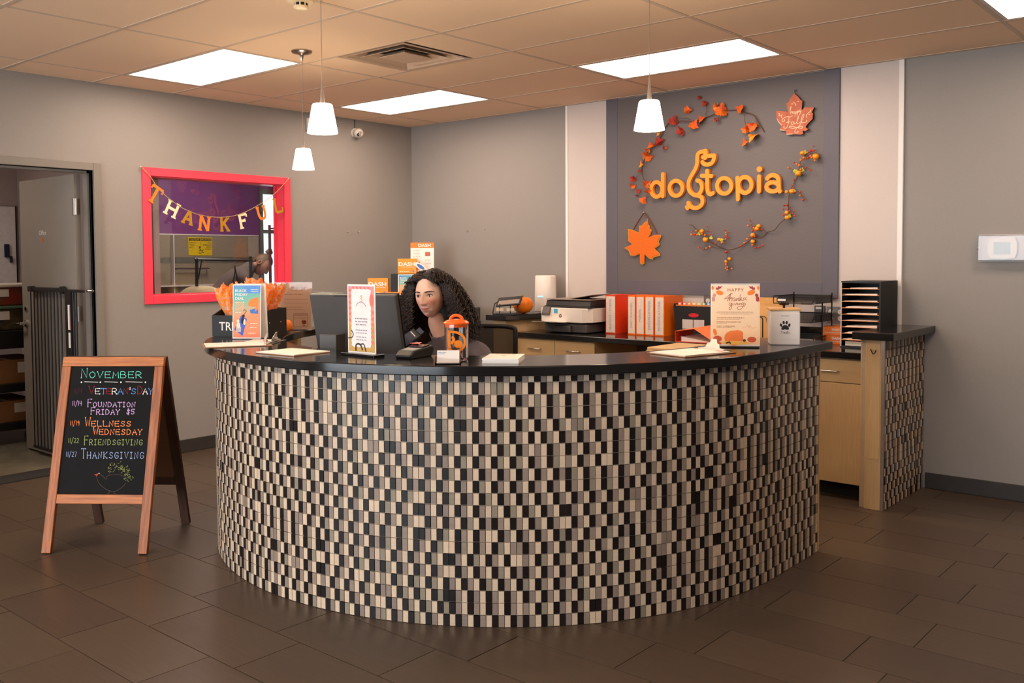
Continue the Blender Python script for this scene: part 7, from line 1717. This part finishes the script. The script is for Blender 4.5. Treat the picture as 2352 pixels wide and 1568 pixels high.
def eyes(parent, Mh, iris_c, look):
    """eyeballs, irises, lashes and brows as parts of the person"""
    m_eye = pm('eye_white', (236, 228, 224), 0.12, var=0.01); m_ir = pm('iris_'+'%d_%d_%d' % iris_c, iris_c, 0.1); m_br = pm('brow_hair', (34, 20, 16), 0.8)
    for sx in (-1, 1):
        ex, ez = sx*0.0310, 0.004
        ey = face_y(ex, ez)+0.0098
        b = MB(); b.ball((0, 0, 0), 0.0120, 18, 12); eb = b.build('eyeball', m_eye, parent, smooth=80, M=Mh @ Matrix.Translation((ex, ey, ez)))
        lk = Vector(look).normalized()
        b = MB(); zax = lk; xax = zax.orthogonal().normalized(); yax = zax.cross(xax)
        Me = frame((0, 0, 0), xax, yax, zax); disc(b, (0, 0), 0.0062, Me, 0.0104, 0.0121, 16); b.build('iris', m_ir, eb)
        b = MB(); disc(b, (0, 0), 0.0028, Me, 0.0120, 0.0124, 12); b.build('pupil', m_br, eb)
        # lids: skin-coloured upper lid arc with a dark lash line
        pts = []; 
        for k in range(9):
            t = k/8; xx = ex+sx*(-0.0145+0.030*t); zz = ez+0.0010+0.0062*math.sin(math.pi*min(1, t*0.96+0.02))**0.8
            pts.append((xx, face_y(xx, zz)-0.0004 if True else 0, zz))
        MB().tube([Mh @ Vector(p) for p in pts], [0.0006, 0.0011, 0.0014, 0.0015, 0.0016, 0.0016, 0.0016, 0.0015, 0.0010], 6).build('lash', m_br, parent, smooth=60)
        pts = []
        for k in range(9):
            t = k/8; xx = ex+sx*(-0.014+0.029*t); zz = ez-0.0055*math.sin(math.pi*t)-0.0006
            pts.append((xx, face_y(xx, zz)+0.0002, zz))
        MB().tube([Mh @ Vector(p) for p in pts], 0.0006, 5).build('lower_lash', pm('lower_lid', (120, 70, 60), 0.7), parent, smooth=60)
        b = MB(); pts = []
        for k in range(10):
            t = k/9; xx = sx*(0.013+0.040*t); zz = 0.0235+0.0030*math.sin(math.pi*0.75*t)-0.0035*max(0, t-0.65)/0.35
            pts.append(Mh @ Vector((xx, face_y(xx, zz)-0.0002, zz)))
        b.tube(pts, [0.0020, 0.0029, 0.0031, 0.0030, 0.0029, 0.0027, 0.0024, 0.0020, 0.0015, 0.0009], 6); b.build('eyebrow', m_br, parent, smooth=60)
def ear_pts(): return None

def hand_chain(wrist, d, side, down=(0, 0, -1)):
    """skeleton of a relaxed hand: returns verts, edges, radii appended after the wrist (index 0 = wrist)"""
    d = Vector(d).normalized(); s_ = Vector(side).normalized(); dn = Vector(down).normalized()
    w_ = Vector(wrist); vs = [w_]; ed = []; rd = [0.024]
    palm = w_+d*0.045; vs.append(palm); ed.append((0, 1)); rd.append((0.034, 0.016))
    for k, (off, ln) in enumerate(((-0.030, 0.066), (-0.010, 0.076), (0.010, 0.072), (0.029, 0.058))):
        b0 = palm+d*0.042+s_*off; b1 = b0+d*ln*0.45-dn*0.004; b2 = b1+d*ln*0.32+dn*0.010; b3 = b2+d*ln*0.20+dn*0.014
        n = len(vs); vs += [b0, b1, b2, b3]; ed += [(1, n), (n, n+1), (n+1, n+2), (n+2, n+3)]; rd += [0.0105, 0.0088, 0.0080, 0.0066]
    t0 = w_+d*0.030-s_*0.034; t1 = t0+d*0.030-s_*0.016+dn*0.006; t2 = t1+d*0.026-s_*0.002+dn*0.006
    n = len(vs); vs += [t0, t1, t2]; ed += [(1, n), (n, n+1), (n+1, n+2)]; rd += [0.013, 0.0105, 0.0085]
    return vs, ed, rd

# ---- the woman seated behind the counter
WL = Vector((3.20, -2.74, 0.0))
HC = Vector((3.149, -2.859, 1.296))
def w2l(p): return Vector(p)-WL
def L3(x, y, z): return Vector((x, y, z))
tyaw = R(14)
tf = Vector((math.sin(tyaw), -math.cos(tyaw), 0)); tl = Vector((math.cos(tyaw), math.sin(tyaw), 0))     # torso front, her left
pel = w2l((3.17, -2.62, 0.55))
V = []; E_ = []; Rr = []
def av(p, r, frm=None):
    V.append(tuple(p)); Rr.append(r)
    if frm is not None: E_.append((frm, len(V)-1))
    return len(V)-1
i_p = av(pel, (0.165, 0.115))
i_b = av(pel+tf*0.02+Vector((0, 0, 0.16)), (0.135, 0.100), i_p)
i_c = av(pel+tf*0.09+Vector((0, 0, 0.34)), (0.150, 0.105), i_b)
i_u = av(pel+tf*0.125+Vector((0, 0, 0.465)), (0.105, 0.075), i_c)
nb = w2l(HC)+Vector((0.008, 0.035, -0.165))
i_n = av(nb, (0.048, 0.050), i_u)
i_n2 = av(w2l(HC)+Vector((0.0, 0.028, -0.085)), (0.047, 0.052), i_n)
hands = []
for sg in (1, -1):
    sh_ = pel+tf*0.115+tl*(sg*0.155)+Vector((0, 0, 0.445))
    i_s = av(sh_, (0.060, 0.058), i_u)
    el = sh_+tl*(sg*0.075)+tf*0.07+Vector((0, 0, -0.255)); i_e = av(el, 0.043, i_s)
    wr = el+tf*0.215-tl*(sg*0.07)+Vector((0, 0, 0.035)); i_w = av(wr, 0.027, i_e)
    hv, he, hr = hand_chain(wr, tf-tl*(sg*0.15), tl*sg)
    base = len(V); mp = {0: i_w}
    for k in range(1, len(hv)): mp[k] = av(hv[k], hr[k])
    for a, b_ in he: E_.append((mp[a], mp[b_]))
    hip = pel+tl*(sg*0.095)+Vector((0, 0, -0.02)); i_h = av(hip, 0.088, i_p)
    kn = hip+tf*0.43+tl*(sg*0.05)+Vector((0, 0, -0.01)); i_k = av(kn, 0.062, i_h)
    an = kn+tf*0.02+Vector((0, 0, -0.42)); i_a = av(an, 0.040, i_k)
    i_t = av(an+Vector((0, 0, -0.055))+tf*0.03, (0.040, 0.030), i_a); av(an+tf*0.17+Vector((0, 0, -0.065)), (0.036, 0.022), i_t)
zmin = min(v[2] for v in V)
body1 = skin_mesh(V, E_, Rr, 0)
m_skin = skin_mat('skin_fair', (232, 184, 162), (200, 112, 104), (230, 140, 122))
Mh1 = Matrix.Translation(w2l(HC)) @ Matrix.Rotation(R(19), 4, 'Z') @ Matrix.Rotation(R(4), 4, 'X') @ Matrix.Rotation(R(-3), 4, 'Y')
woman = person_body('person', body1, Mh1, m_skin, 'seated woman with long dark curly hair in a grey shirt behind the counter', WL)
neckc = nb
NECK_P = nb+Vector((0, 0, -0.030)); NECK_N = (tf*0.52+Vector((0, 0, 0.85))).normalized()
def keep_shirt(c):
    if c.z < pel.z-0.10: return False
    # crew neckline: ring around the neck base
    if (c-NECK_P).dot(NECK_N) > 0: return False
    # short sleeves: stop part way down the upper arm
    a = abs((c-pel).dot(tl))
    f_ = (c-pel).dot(tf)
    if (a > 0.150 or f_ > 0.25) and c.z < pel.z+0.27: return False
    return True
m_shirt = pm('charcoal_tee', (98, 88, 92), 0.85, var=0.05, scale=60, bump=0.25, bscale=240)
shell_from(body1, keep_shirt, 0.009, 'shirt', m_shirt, woman, cuts=((NECK_P, NECK_N), (pel+Vector((0, 0, 0.27)), Vector((0, 0, 1)))))
shell_from(body1, lambda c: c.z < pel.z+0.02 and c.z > zmin+0.08, 0.006, 'trousers', pm('dark_trousers', (34, 34, 40), 0.9), woman)
shell_from(body1, lambda c: c.z <= zmin+0.075, 0.006, 'shoes', pm('dark_shoes', (28, 26, 26), 0.6), woman)
eyes(woman, Mh1, (44, 28, 24), (-0.20, -1, -0.05))
# sleeve lettering
shl = pel+tf*0.115+tl*0.155+Vector((0, 0, 0.445)); ell_ = shl+tl*0.075+tf*0.07+Vector((0, 0, -0.255))
pm_ = shl+(ell_-shl)*0.34+Vector((0.030, -0.062, 0.008))
n_ = Vector((0.60, -0.78, 0.12)).normalized(); x_ = Vector((0.78, 0.60, 0)).normalized(); y_ = n_.cross(x_)
Msl = frame(pm_, x_, y_, n_)
text_obj('sleeve_lettering', 'dogtopia', 0.020, pm('shirt_print_white', (226, 218, 214), 0.7), woman, Msl, align='CENTER', depth=0.002)
b = MB(); stroke(b, crom([(-0.004, 0.048), (0.010, 0.046), (0.014, 0.032), (0.002, 0.024)], 5), 0.004, Msl, 0, 0.002); b.build('sleeve_emblem', pm('shirt_print_white', (226, 218, 214)), woman)

# curly hair
m_hair = pm('dark_brown_hair', (38, 24, 18), 0.42, var=0.35, scale=40, spec=0.6)
m_hair2 = pm('brown_hair_light', (62, 38, 26), 0.42, var=0.3, scale=40, spec=0.6)
rh = random.Random(21)
def in_face(p):
    """keeps curls off the face"""
    return p.y < (-0.036 if p.x > 0 else -0.008) and p.z < 0.072 and abs(p.x) < 0.125
def head_push(p, k=1.06):
    q = Vector((p.x/0.0735, p.y/0.098, p.z/0.122)); l = q.length
    if l < k and p.z > -0.10: p = Vector((p.x*k/max(l, 1e-3), p.y*k/max(l, 1e-3), p.z*k/max(l, 1e-3)))
    return p
hairs = [MB(), MB()]
count = 0
for s_i in range(5000):
    th = rh.uniform(0, 2*math.pi); cz = rh.uniform(-0.35, 1.0)
    rr_ = math.sqrt(max(0, 1-cz*cz)); n0 = Vector((rr_*math.sin(th), -rr_*math.cos(th), cz))
    # hairline: no roots on the face
    if n0.y < -0.25 and cz < 0.74-0.25*abs(n0.x): continue
    if n0.y < 0.10 and cz < 0.15: continue
    p = Vector((n0.x*0.075, n0.y*0.096, n0.z*0.124))
    side = 1 if p.x > -0.010 else -1
    L = rh.uniform(0.20, 0.31) if cz < 0.6 else rh.uniform(0.28, 0.38)
    steps = 56; ds = L/steps
    vel = Vector((n0.x*0.8+side*0.60*(cz > 0.45), n0.y*0.4+(0.30 if n0.y < 0.2 else 0.1), n0.z*0.35)).normalized()
    hr_ = rh.uniform(0.0045, 0.0095); om = rh.uniform(170, 270); ph = rh.uniform(0, 6.28); flare = rh.uniform(0.10, 0.55)
    path = []
    for k in range(steps+1):
        t = k/steps
        path.append(p.copy())
        out = Vector((p.x, (p.y-0.01)*0.7, 0))
        out = out.normalized() if out.length > 1e-4 else Vector((side, 0, 0))
        tgt = Vector((0, 0, -1))*(0.6+0.7*t)+out*flare*(1-0.50*t)
        vel = (vel*0.87+tgt.normalized()*0.13).normalized()
        p = head_push(p+vel*ds, 1.07)
        if in_face(p): p.x = side*max(abs(p.x), 0.074); p.y = max(p.y, -0.036 if side > 0 else -0.008)
        if p.z < -0.10 and p.y < 0.02 and abs(p.x) < 0.058: p.x = side*0.062
        if p.z < -0.20: p.x += side*0.0009
    pts = []; u_ = None
    for k, q in enumerate(path):
        t = k/steps; tv = (path[min(k+1, steps)]-path[max(k-1, 0)])
        tv = tv.normalized() if tv.length > 1e-6 else Vector((0, 0, -1))
        u_ = tv.orthogonal().normalized() if u_ is None else (u_-tv*u_.dot(tv)).normalized()
        v_ = tv.cross(u_); a = ph+om*k*ds; h_ = hr_*ss(0.0, 0.22, t)
        pp = q+u_*math.cos(a)*h_+v_*math.sin(a)*h_
        yl_ = -0.040 if pp.x > 0 else -0.012
        if pp.y < yl_ and pp.z < 0.062 and abs(pp.x) < 0.13: pp.y = yl_+0.25*(pp.y-yl_)
        pts.append(Mh1 @ pp)
    w_ = rh.uniform(0.0014, 0.0026)
    hairs[0 if rh.random() < 0.78 else 1].tube(pts, [w_*(1 if k < steps*0.8 else (1.0-(k-steps*0.8)/(steps*0.25))) for k in range(steps+1)], 3, caps=False)
    count += 1
    if count >= 1900: break
hr = hairs[0].build('hair', m_hair, woman, smooth=180); hr['kind'] = 'stuff'
hr2 = hairs[1].build('hair_highlights', m_hair2, woman, smooth=180); hr2['kind'] = 'stuff'
# scalp volume under the curls
b = MB(); vs = []; NU2, NV2 = 40, 26
for j in range(NV2+1):
    for i in range(NU2+1):
        z = 0.100-0.36*(j/NV2)
        th = R(-104)+R(208)*i/NU2          # back of the head, open toward the face
        if z > 0: rr_ = math.sqrt(max(0.0, 1-(z/0.130)**2))
        else: rr_ = 1.0+0.45*min(1, -z/0.20)-0.35*max(0, (-z-0.20)/0.06)
        x = 0.080*rr_*math.sin(th); y = 0.016+0.094*min(rr_, 1.2)*math.cos(th)
        vs.append(Mh1 @ Vector((x, y, z)))
b.add(vs, [(j*(NU2+1)+i, j*(NU2+1)+i+1, (j+1)*(NU2+1)+i+1, (j+1)*(NU2+1)+i) for j in range(NV2) for i in range(NU2)])
b.build('hair_volume', m_hair, woman, smooth=180)
b = MB(); vs = []; loc_v = []
for j in range(25):
    ph = R(88)*j/24
    for i in range(60):
        th = 2*math.pi*i/60; q = Vector((0.0775*math.sin(ph)*math.sin(th), -0.0985*math.sin(ph)*math.cos(th)+0.003, 0.1265*math.cos(ph))); loc_v.append(q); vs.append(Mh1 @ q)
b.add(vs, [f for f in [(j*60+i, j*60+(i+1) % 60, (j+1)*60+(i+1) % 60, (j+1)*60+i) for j in range(24) for i in range(60)] if not all(loc_v[k].y < -0.012 and loc_v[k].z < 0.094-9.0*loc_v[k].x**2 for k in f)])
b.build('hair_crown', m_hair, woman, smooth=180)

# shoulder radio
ra = empty('two_way_radio', (3.195, -3.035, 1.085), 0, 'navy ribbed two-way radio microphone clipped at the shoulder', 'radio')
zr = Vector((0.60, -0.62, 0.50)).normalized(); xr = (rgt*0.62+Vector((0, 0, 1))*0.62); xr = (xr-zr*xr.dot(zr)).normalized(); yr = zr.cross(xr)
ra.matrix_world = frame((3.178, -3.028, 1.086), xr, yr, zr)
m_navy = pm('navy_plastic', (44, 52, 76), 0.4, var=0.05)
MB().box(-0.062, 0.040, -0.028, 0.028, 0.0, 0.024).build('body', pm('radio_black', (22, 23, 30), 0.4), ra, bevel=0.004)
MB().box(-0.058, 0.022, -0.026, 0.026, 0.0242, 0.028).build('face_plate', m_navy, ra, bevel=0.002)
for k in range(8): MB().box(-0.054+0.0085*k, -0.050+0.0085*k, -0.024, 0.024, 0.0282, 0.0305).build('rib', pm('radio_rib', (30, 36, 54), 0.4), ra)
MB().box(0.012, 0.016, -0.016, 0.020, 0.0305, 0.0315).build('bright_line', m_paper, ra); MB().box(0.041, 0.068, -0.022, 0.014, 0.004, 0.020).build('top_grip', m_navy, ra, bevel=0.003)
MB().box(-0.04, 0.02, -0.010, 0.010, -0.012, 0.0).build('clip', m_dark, ra)

# ---- office chair behind her
oc = empty('office_chair', (3.175, -2.555, 0), R(40), 'black mesh back office chair right of the seated woman', 'office chair')
m_meshb = pm('chair_mesh', (42, 36, 31), 0.7, var=0.2, scale=240, stretch=(1, 1, 1), alpha=0.90)
b = MB(); bw, z0, z1 = 0.215, 0.60, 1.105
def bx_(x, z): return 0.165+0.035*(1-(x/bw)**2)+0.06*(z-z0)
out = []
for (x, z) in [(-bw*0.82, z0), (bw*0.82, z0), (bw*0.97, z0+0.2), (bw, z1-0.05), (bw*0.92, z1-0.008), (bw*0.4, z1), (-bw*0.4, z1), (-bw*0.92, z1-0.008), (-bw, z1-0.05), (-bw*0.97, z0+0.2)]: out.append((x, bx_(x, z), z))
MB().tube(crom(out, 4, True), 0.013, 8, closed=True).build('back_frame', m_dark, oc, smooth=60)
vs = []; 
for j in range(9):
    z = z0+(z1-z0)*j/8; hw = bw*(0.82+0.18*min(1, j/4))*0.985
    for i in range(13): x = -hw+2*hw*i/12; vs.append((x, bx_(x, z), z))
MB().add(vs, [(j*13+i, j*13+i+1, (j+1)*13+i+1, (j+1)*13+i) for j in range(8) for i in range(12)]).build('mesh_back', m_meshb, oc, smooth=60)
b = MB(); b.prism([(-0.23, -0.30), (0.23, -0.30), (0.25, 0.05), (0.20, 0.17), (-0.20, 0.17), (-0.25, 0.05)], 0.385, 0.435); b.build('seat', pm('seat_fabric', (32, 30, 30), 0.9), oc, bevel=0.02)
MB().tube([(0, 0.10, 0.36), (0, 0.22, 0.40), (0, 0.235, 0.70)], 0.022, 8).build('spine', m_dark, oc, smooth=60)
MB().tube([(0, 0, 0.09), (0, 0, 0.385)], 0.028, 12).build('column', m_dark, oc, smooth=60)
for k in range(5):
    a = 2*math.pi*k/5; c, s_ = math.cos(a), math.sin(a)
    lg_ = MB().tube([(0, 0, 0.10), (c*0.28, s_*0.28, 0.075)], [0.024, 0.016], 8).build('leg', m_dark, oc, smooth=60)
    MB().tube([(c*0.28-s_*0.018, s_*0.28+c*0.018, 0.029), (c*0.28+s_*0.018, s_*0.28-c*0.018, 0.029)], 0.0285, 12).build('caster', m_gap, lg_, smooth=50)

# ---- monitor and small box on the desk
mo = empty('monitor', (3.035, -3.270, 0.7405), 0, 'dark grey monitor seen from behind beside the seated woman', 'monitor')
e_ = Vector((0.948, 0.316, 0)); nb_ = Vector((0.316, -0.948, 0)); tl_ = R(14)
up_ = Vector((0, 0, 1))*math.cos(tl_)+nb_*math.sin(tl_); nn = nb_*math.cos(tl_)-Vector((0, 0, 1))*math.sin(tl_)
top_c = Vector((3.041, -3.279, 1.315))-Vector((3.035, -3.270, 0.7405))
Mm = frame(top_c, e_, up_, nn)
m_mon = pm('monitor_grey_plastic', (70, 66, 64), 0.5, var=0.04, bump=0.1, bscale=300)
MB().box(-0.242, 0.242, -0.300, 0.0, -0.006, 0.022).build('back_shell', m_mon, mo, bevel=0.005, M=Mm)
MB().box(-0.244, 0.244, -0.302, 0.002, -0.014, -0.0065).build('bezel', m_dark, mo, bevel=0.002, M=Mm); MB().box(-0.235, 0.235, -0.293, -0.008, -0.0155, -0.0145).build('screen', pm('monitor_screen', (180, 190, 205), 0.2, emit=(0.75, 0.85, 1.0), es=0.6), mo, M=Mm)
MB().tube([Mm @ Vector((0, -0.18, 0.02)), Mm @ Vector((0, -0.22, 0.05)), Vector((nb_.x*0.05, nb_.y*0.05, 0.02))], 0.022, 8).build('stand_neck', m_dark, mo, smooth=50)
MB().box(-0.12, 0.12, -0.09, 0.09, 0.0, 0.012).build('stand_base', m_dark, mo, bevel=0.003, M=Matrix.Rotation(math.atan2(0.316, 0.948), 4, 'Z'))
MB().box(-0.10, 0.10, 0.012, 0.016, -0.0004, 0.0220).build('top_vent', m_gap, mo, M=Mm @ Matrix.Translation((0, -0.02, 0)))
bxs = empty('desk_speaker', (3.020, -3.395, 0.7405), R(22), 'small dark grey upright box in front of the monitor back', 'speaker')
MB().box(-0.045, 0.045, -0.045, 0.045, 0.0, 0.385).build('housing', m_mon, bxs, bevel=0.003); MB().box(-0.04, 0.04, 0.0452, 0.047, 0.02, 0.36).build('grille', m_gap, bxs)

# ---- groomer bending over in the back room
GL = Vector((-1.70, -0.93, 0.0))
V = []; E_ = []; Rr = []
HG = Vector((-1.62, -0.595, 1.440))-GL
gf = Vector((0.25, 0.97, 0)).normalized(); gl = Vector((-0.97, 0.25, 0)).normalized()
pel = Vector((-0.02, -0.28, 0.93))
i_p = av(pel, (0.155, 0.115)); i_b = av(pel+gf*0.10+Vector((0, 0, 0.17)), (0.135, 0.105), i_p); i_c = av(pel+gf*0.27+Vector((0, 0, 0.34)), (0.155, 0.110), i_b); i_u = av(pel+gf*0.39+Vector((0, 0, 0.41)), (0.10, 0.075), i_c)
i_n = av(HG-gf*0.075+Vector((0, 0, 0.005)), 0.052, i_u); i_n2 = av(HG-gf*0.02+Vector((0, 0, 0.0)), 0.050, i_n)
for sg in (1, -1):
    sh_ = pel+gf*0.37+gl*(sg*0.15)+Vector((0, 0, 0.37)); i_s = av(sh_, 0.058, i_u)
    el = sh_+gl*(sg*0.05)+gf*0.12+Vector((0, 0, -0.23)); i_e = av(el, 0.042, i_s); wr = el+gf*0.20+Vector((0, 0, -0.08)); i_w = av(wr, 0.027, i_e)
    hv, he, hrr = hand_chain(wr, gf+Vector((0, 0, -0.3)), gl*sg); mp = {0: i_w}
    for k in range(1, len(hv)): mp[k] = av(hv[k], hrr[k])
    for a, b_ in he: E_.append((mp[a], mp[b_]))
    hip = pel+gl*(sg*0.09)+Vector((0, 0, -0.03)); i_h = av(hip, 0.088, i_p); kn = hip+Vector((0, 0.02, -0.42)); i_k = av(kn, 0.060, i_h); an = kn+Vector((0, -0.02, -0.40)); i_a = av(an, 0.040, i_k)
    i_t = av(an+Vector((0, 0, -0.05))+gf*0.02, (0.040, 0.026), i_a); av(an+gf*0.16+Vector((0, 0, -0.058)), (0.036, 0.020), i_t)
zm2 = min(v[2] for v in V)
body2 = skin_mesh(V, E_, Rr, 0)
# head bowed: crown toward +y/up, face down and toward the lobby
fz = (gf*0.72+Vector((0, 0, 0.62))+Vector((0.10, 0, 0))).normalized()           # crown direction
fy = -(Vector((0.50, 0.30, -0.85))); fy = (fy-fz*fy.dot(fz)).normalized(); fx = fy.cross(fz)
Mh2 = frame(HG, fx, fy, fz)
gro = person_body('person', body2, Mh2, skin_mat('skin_groomer', (214, 158, 134), (176, 92, 84), (220, 134, 116)), 'groomer with a brown hair bun bending over beyond the red window', GL-Vector((0, 0, zm2-0.02)))
shell_from(body2, lambda c: c.z > pel.z-0.06 and (c-HG).length > 0.125 and not ((c-pel).dot(gf) > 0.46 and c.z < pel.z+0.24), 0.008, 'shirt', pm('taupe_tee', (104, 92, 90), 0.85, var=0.05), gro)
shell_from(body2, lambda c: c.z <= pel.z-0.02 and c.z > zm2+0.09 and abs((c-pel).dot(gf)) < 0.3, 0.006, 'trousers', pm('dark_trousers', (34, 34, 40)), gro)
eyes(gro, Mh2, (40, 30, 26), (0, -1, -0.2))
m_bh = pm('light_brown_hair', (104, 76, 50), 0.5, var=0.25, scale=30, stretch=(1, 1, 6))
b = MB(); vs = []
for j in range(17):
    ph = R(112)*j/16
    for i in range(36):
        th = 2*math.pi*i/36; x, y, z = 0.0775*math.sin(ph)*math.sin(th), -0.100*math.sin(ph)*math.cos(th)+0.003, 0.127*math.cos(ph); vs.append((x, y, z))
b.add([Mh2 @ Vector(v) for v in vs], [f for f in [(j*36+i, j*36+(i+1) % 36, (j+1)*36+(i+1) % 36, (j+1)*36+i) for j in range(16) for i in range(36)] if not all(vs[k][1] < -0.012 and vs[k][2] < 0.078 for k in f)])
b.build('hair', m_bh, gro, smooth=180)
b = MB()
for k in range(7):
    a = k*0.9; b.tube([Mh2 @ Vector((0.030*math.cos(t+a)*math.sin(0.5+t*0.3), 0.045+0.022*math.sin(t+a), 0.128+0.016*k/3+0.006*math.sin(2*t))) for t in [q*0.5 for q in range(13)]], 0.012, 6)
b.build('hair_bun', m_bh, gro, smooth=180)
for sx in (-1, 1):
    MB().tube([Mh2 @ Vector((sx*0.074, 0.012+0.014*math.cos(t), -0.010+0.026*math.sin(t))) for t in [q*0.52 for q in range(12)]], 0.006, 6, closed=True).build('ear', pm('ear_skin', (216, 150, 130), 0.5), gro, smooth=80)

# tiny print is too small to pick apart
for o in col.objects:
    if o.name.split('.')[0] in ('small_print', 'red_print', 'orange_print', 'print', 'chalk_lettering', 'leaf_print', 'script_lettering', 'berry_print'): 
        if o.type == 'MESH' and len(o.data.polygons) > 12: o['kind'] = 'stuff'
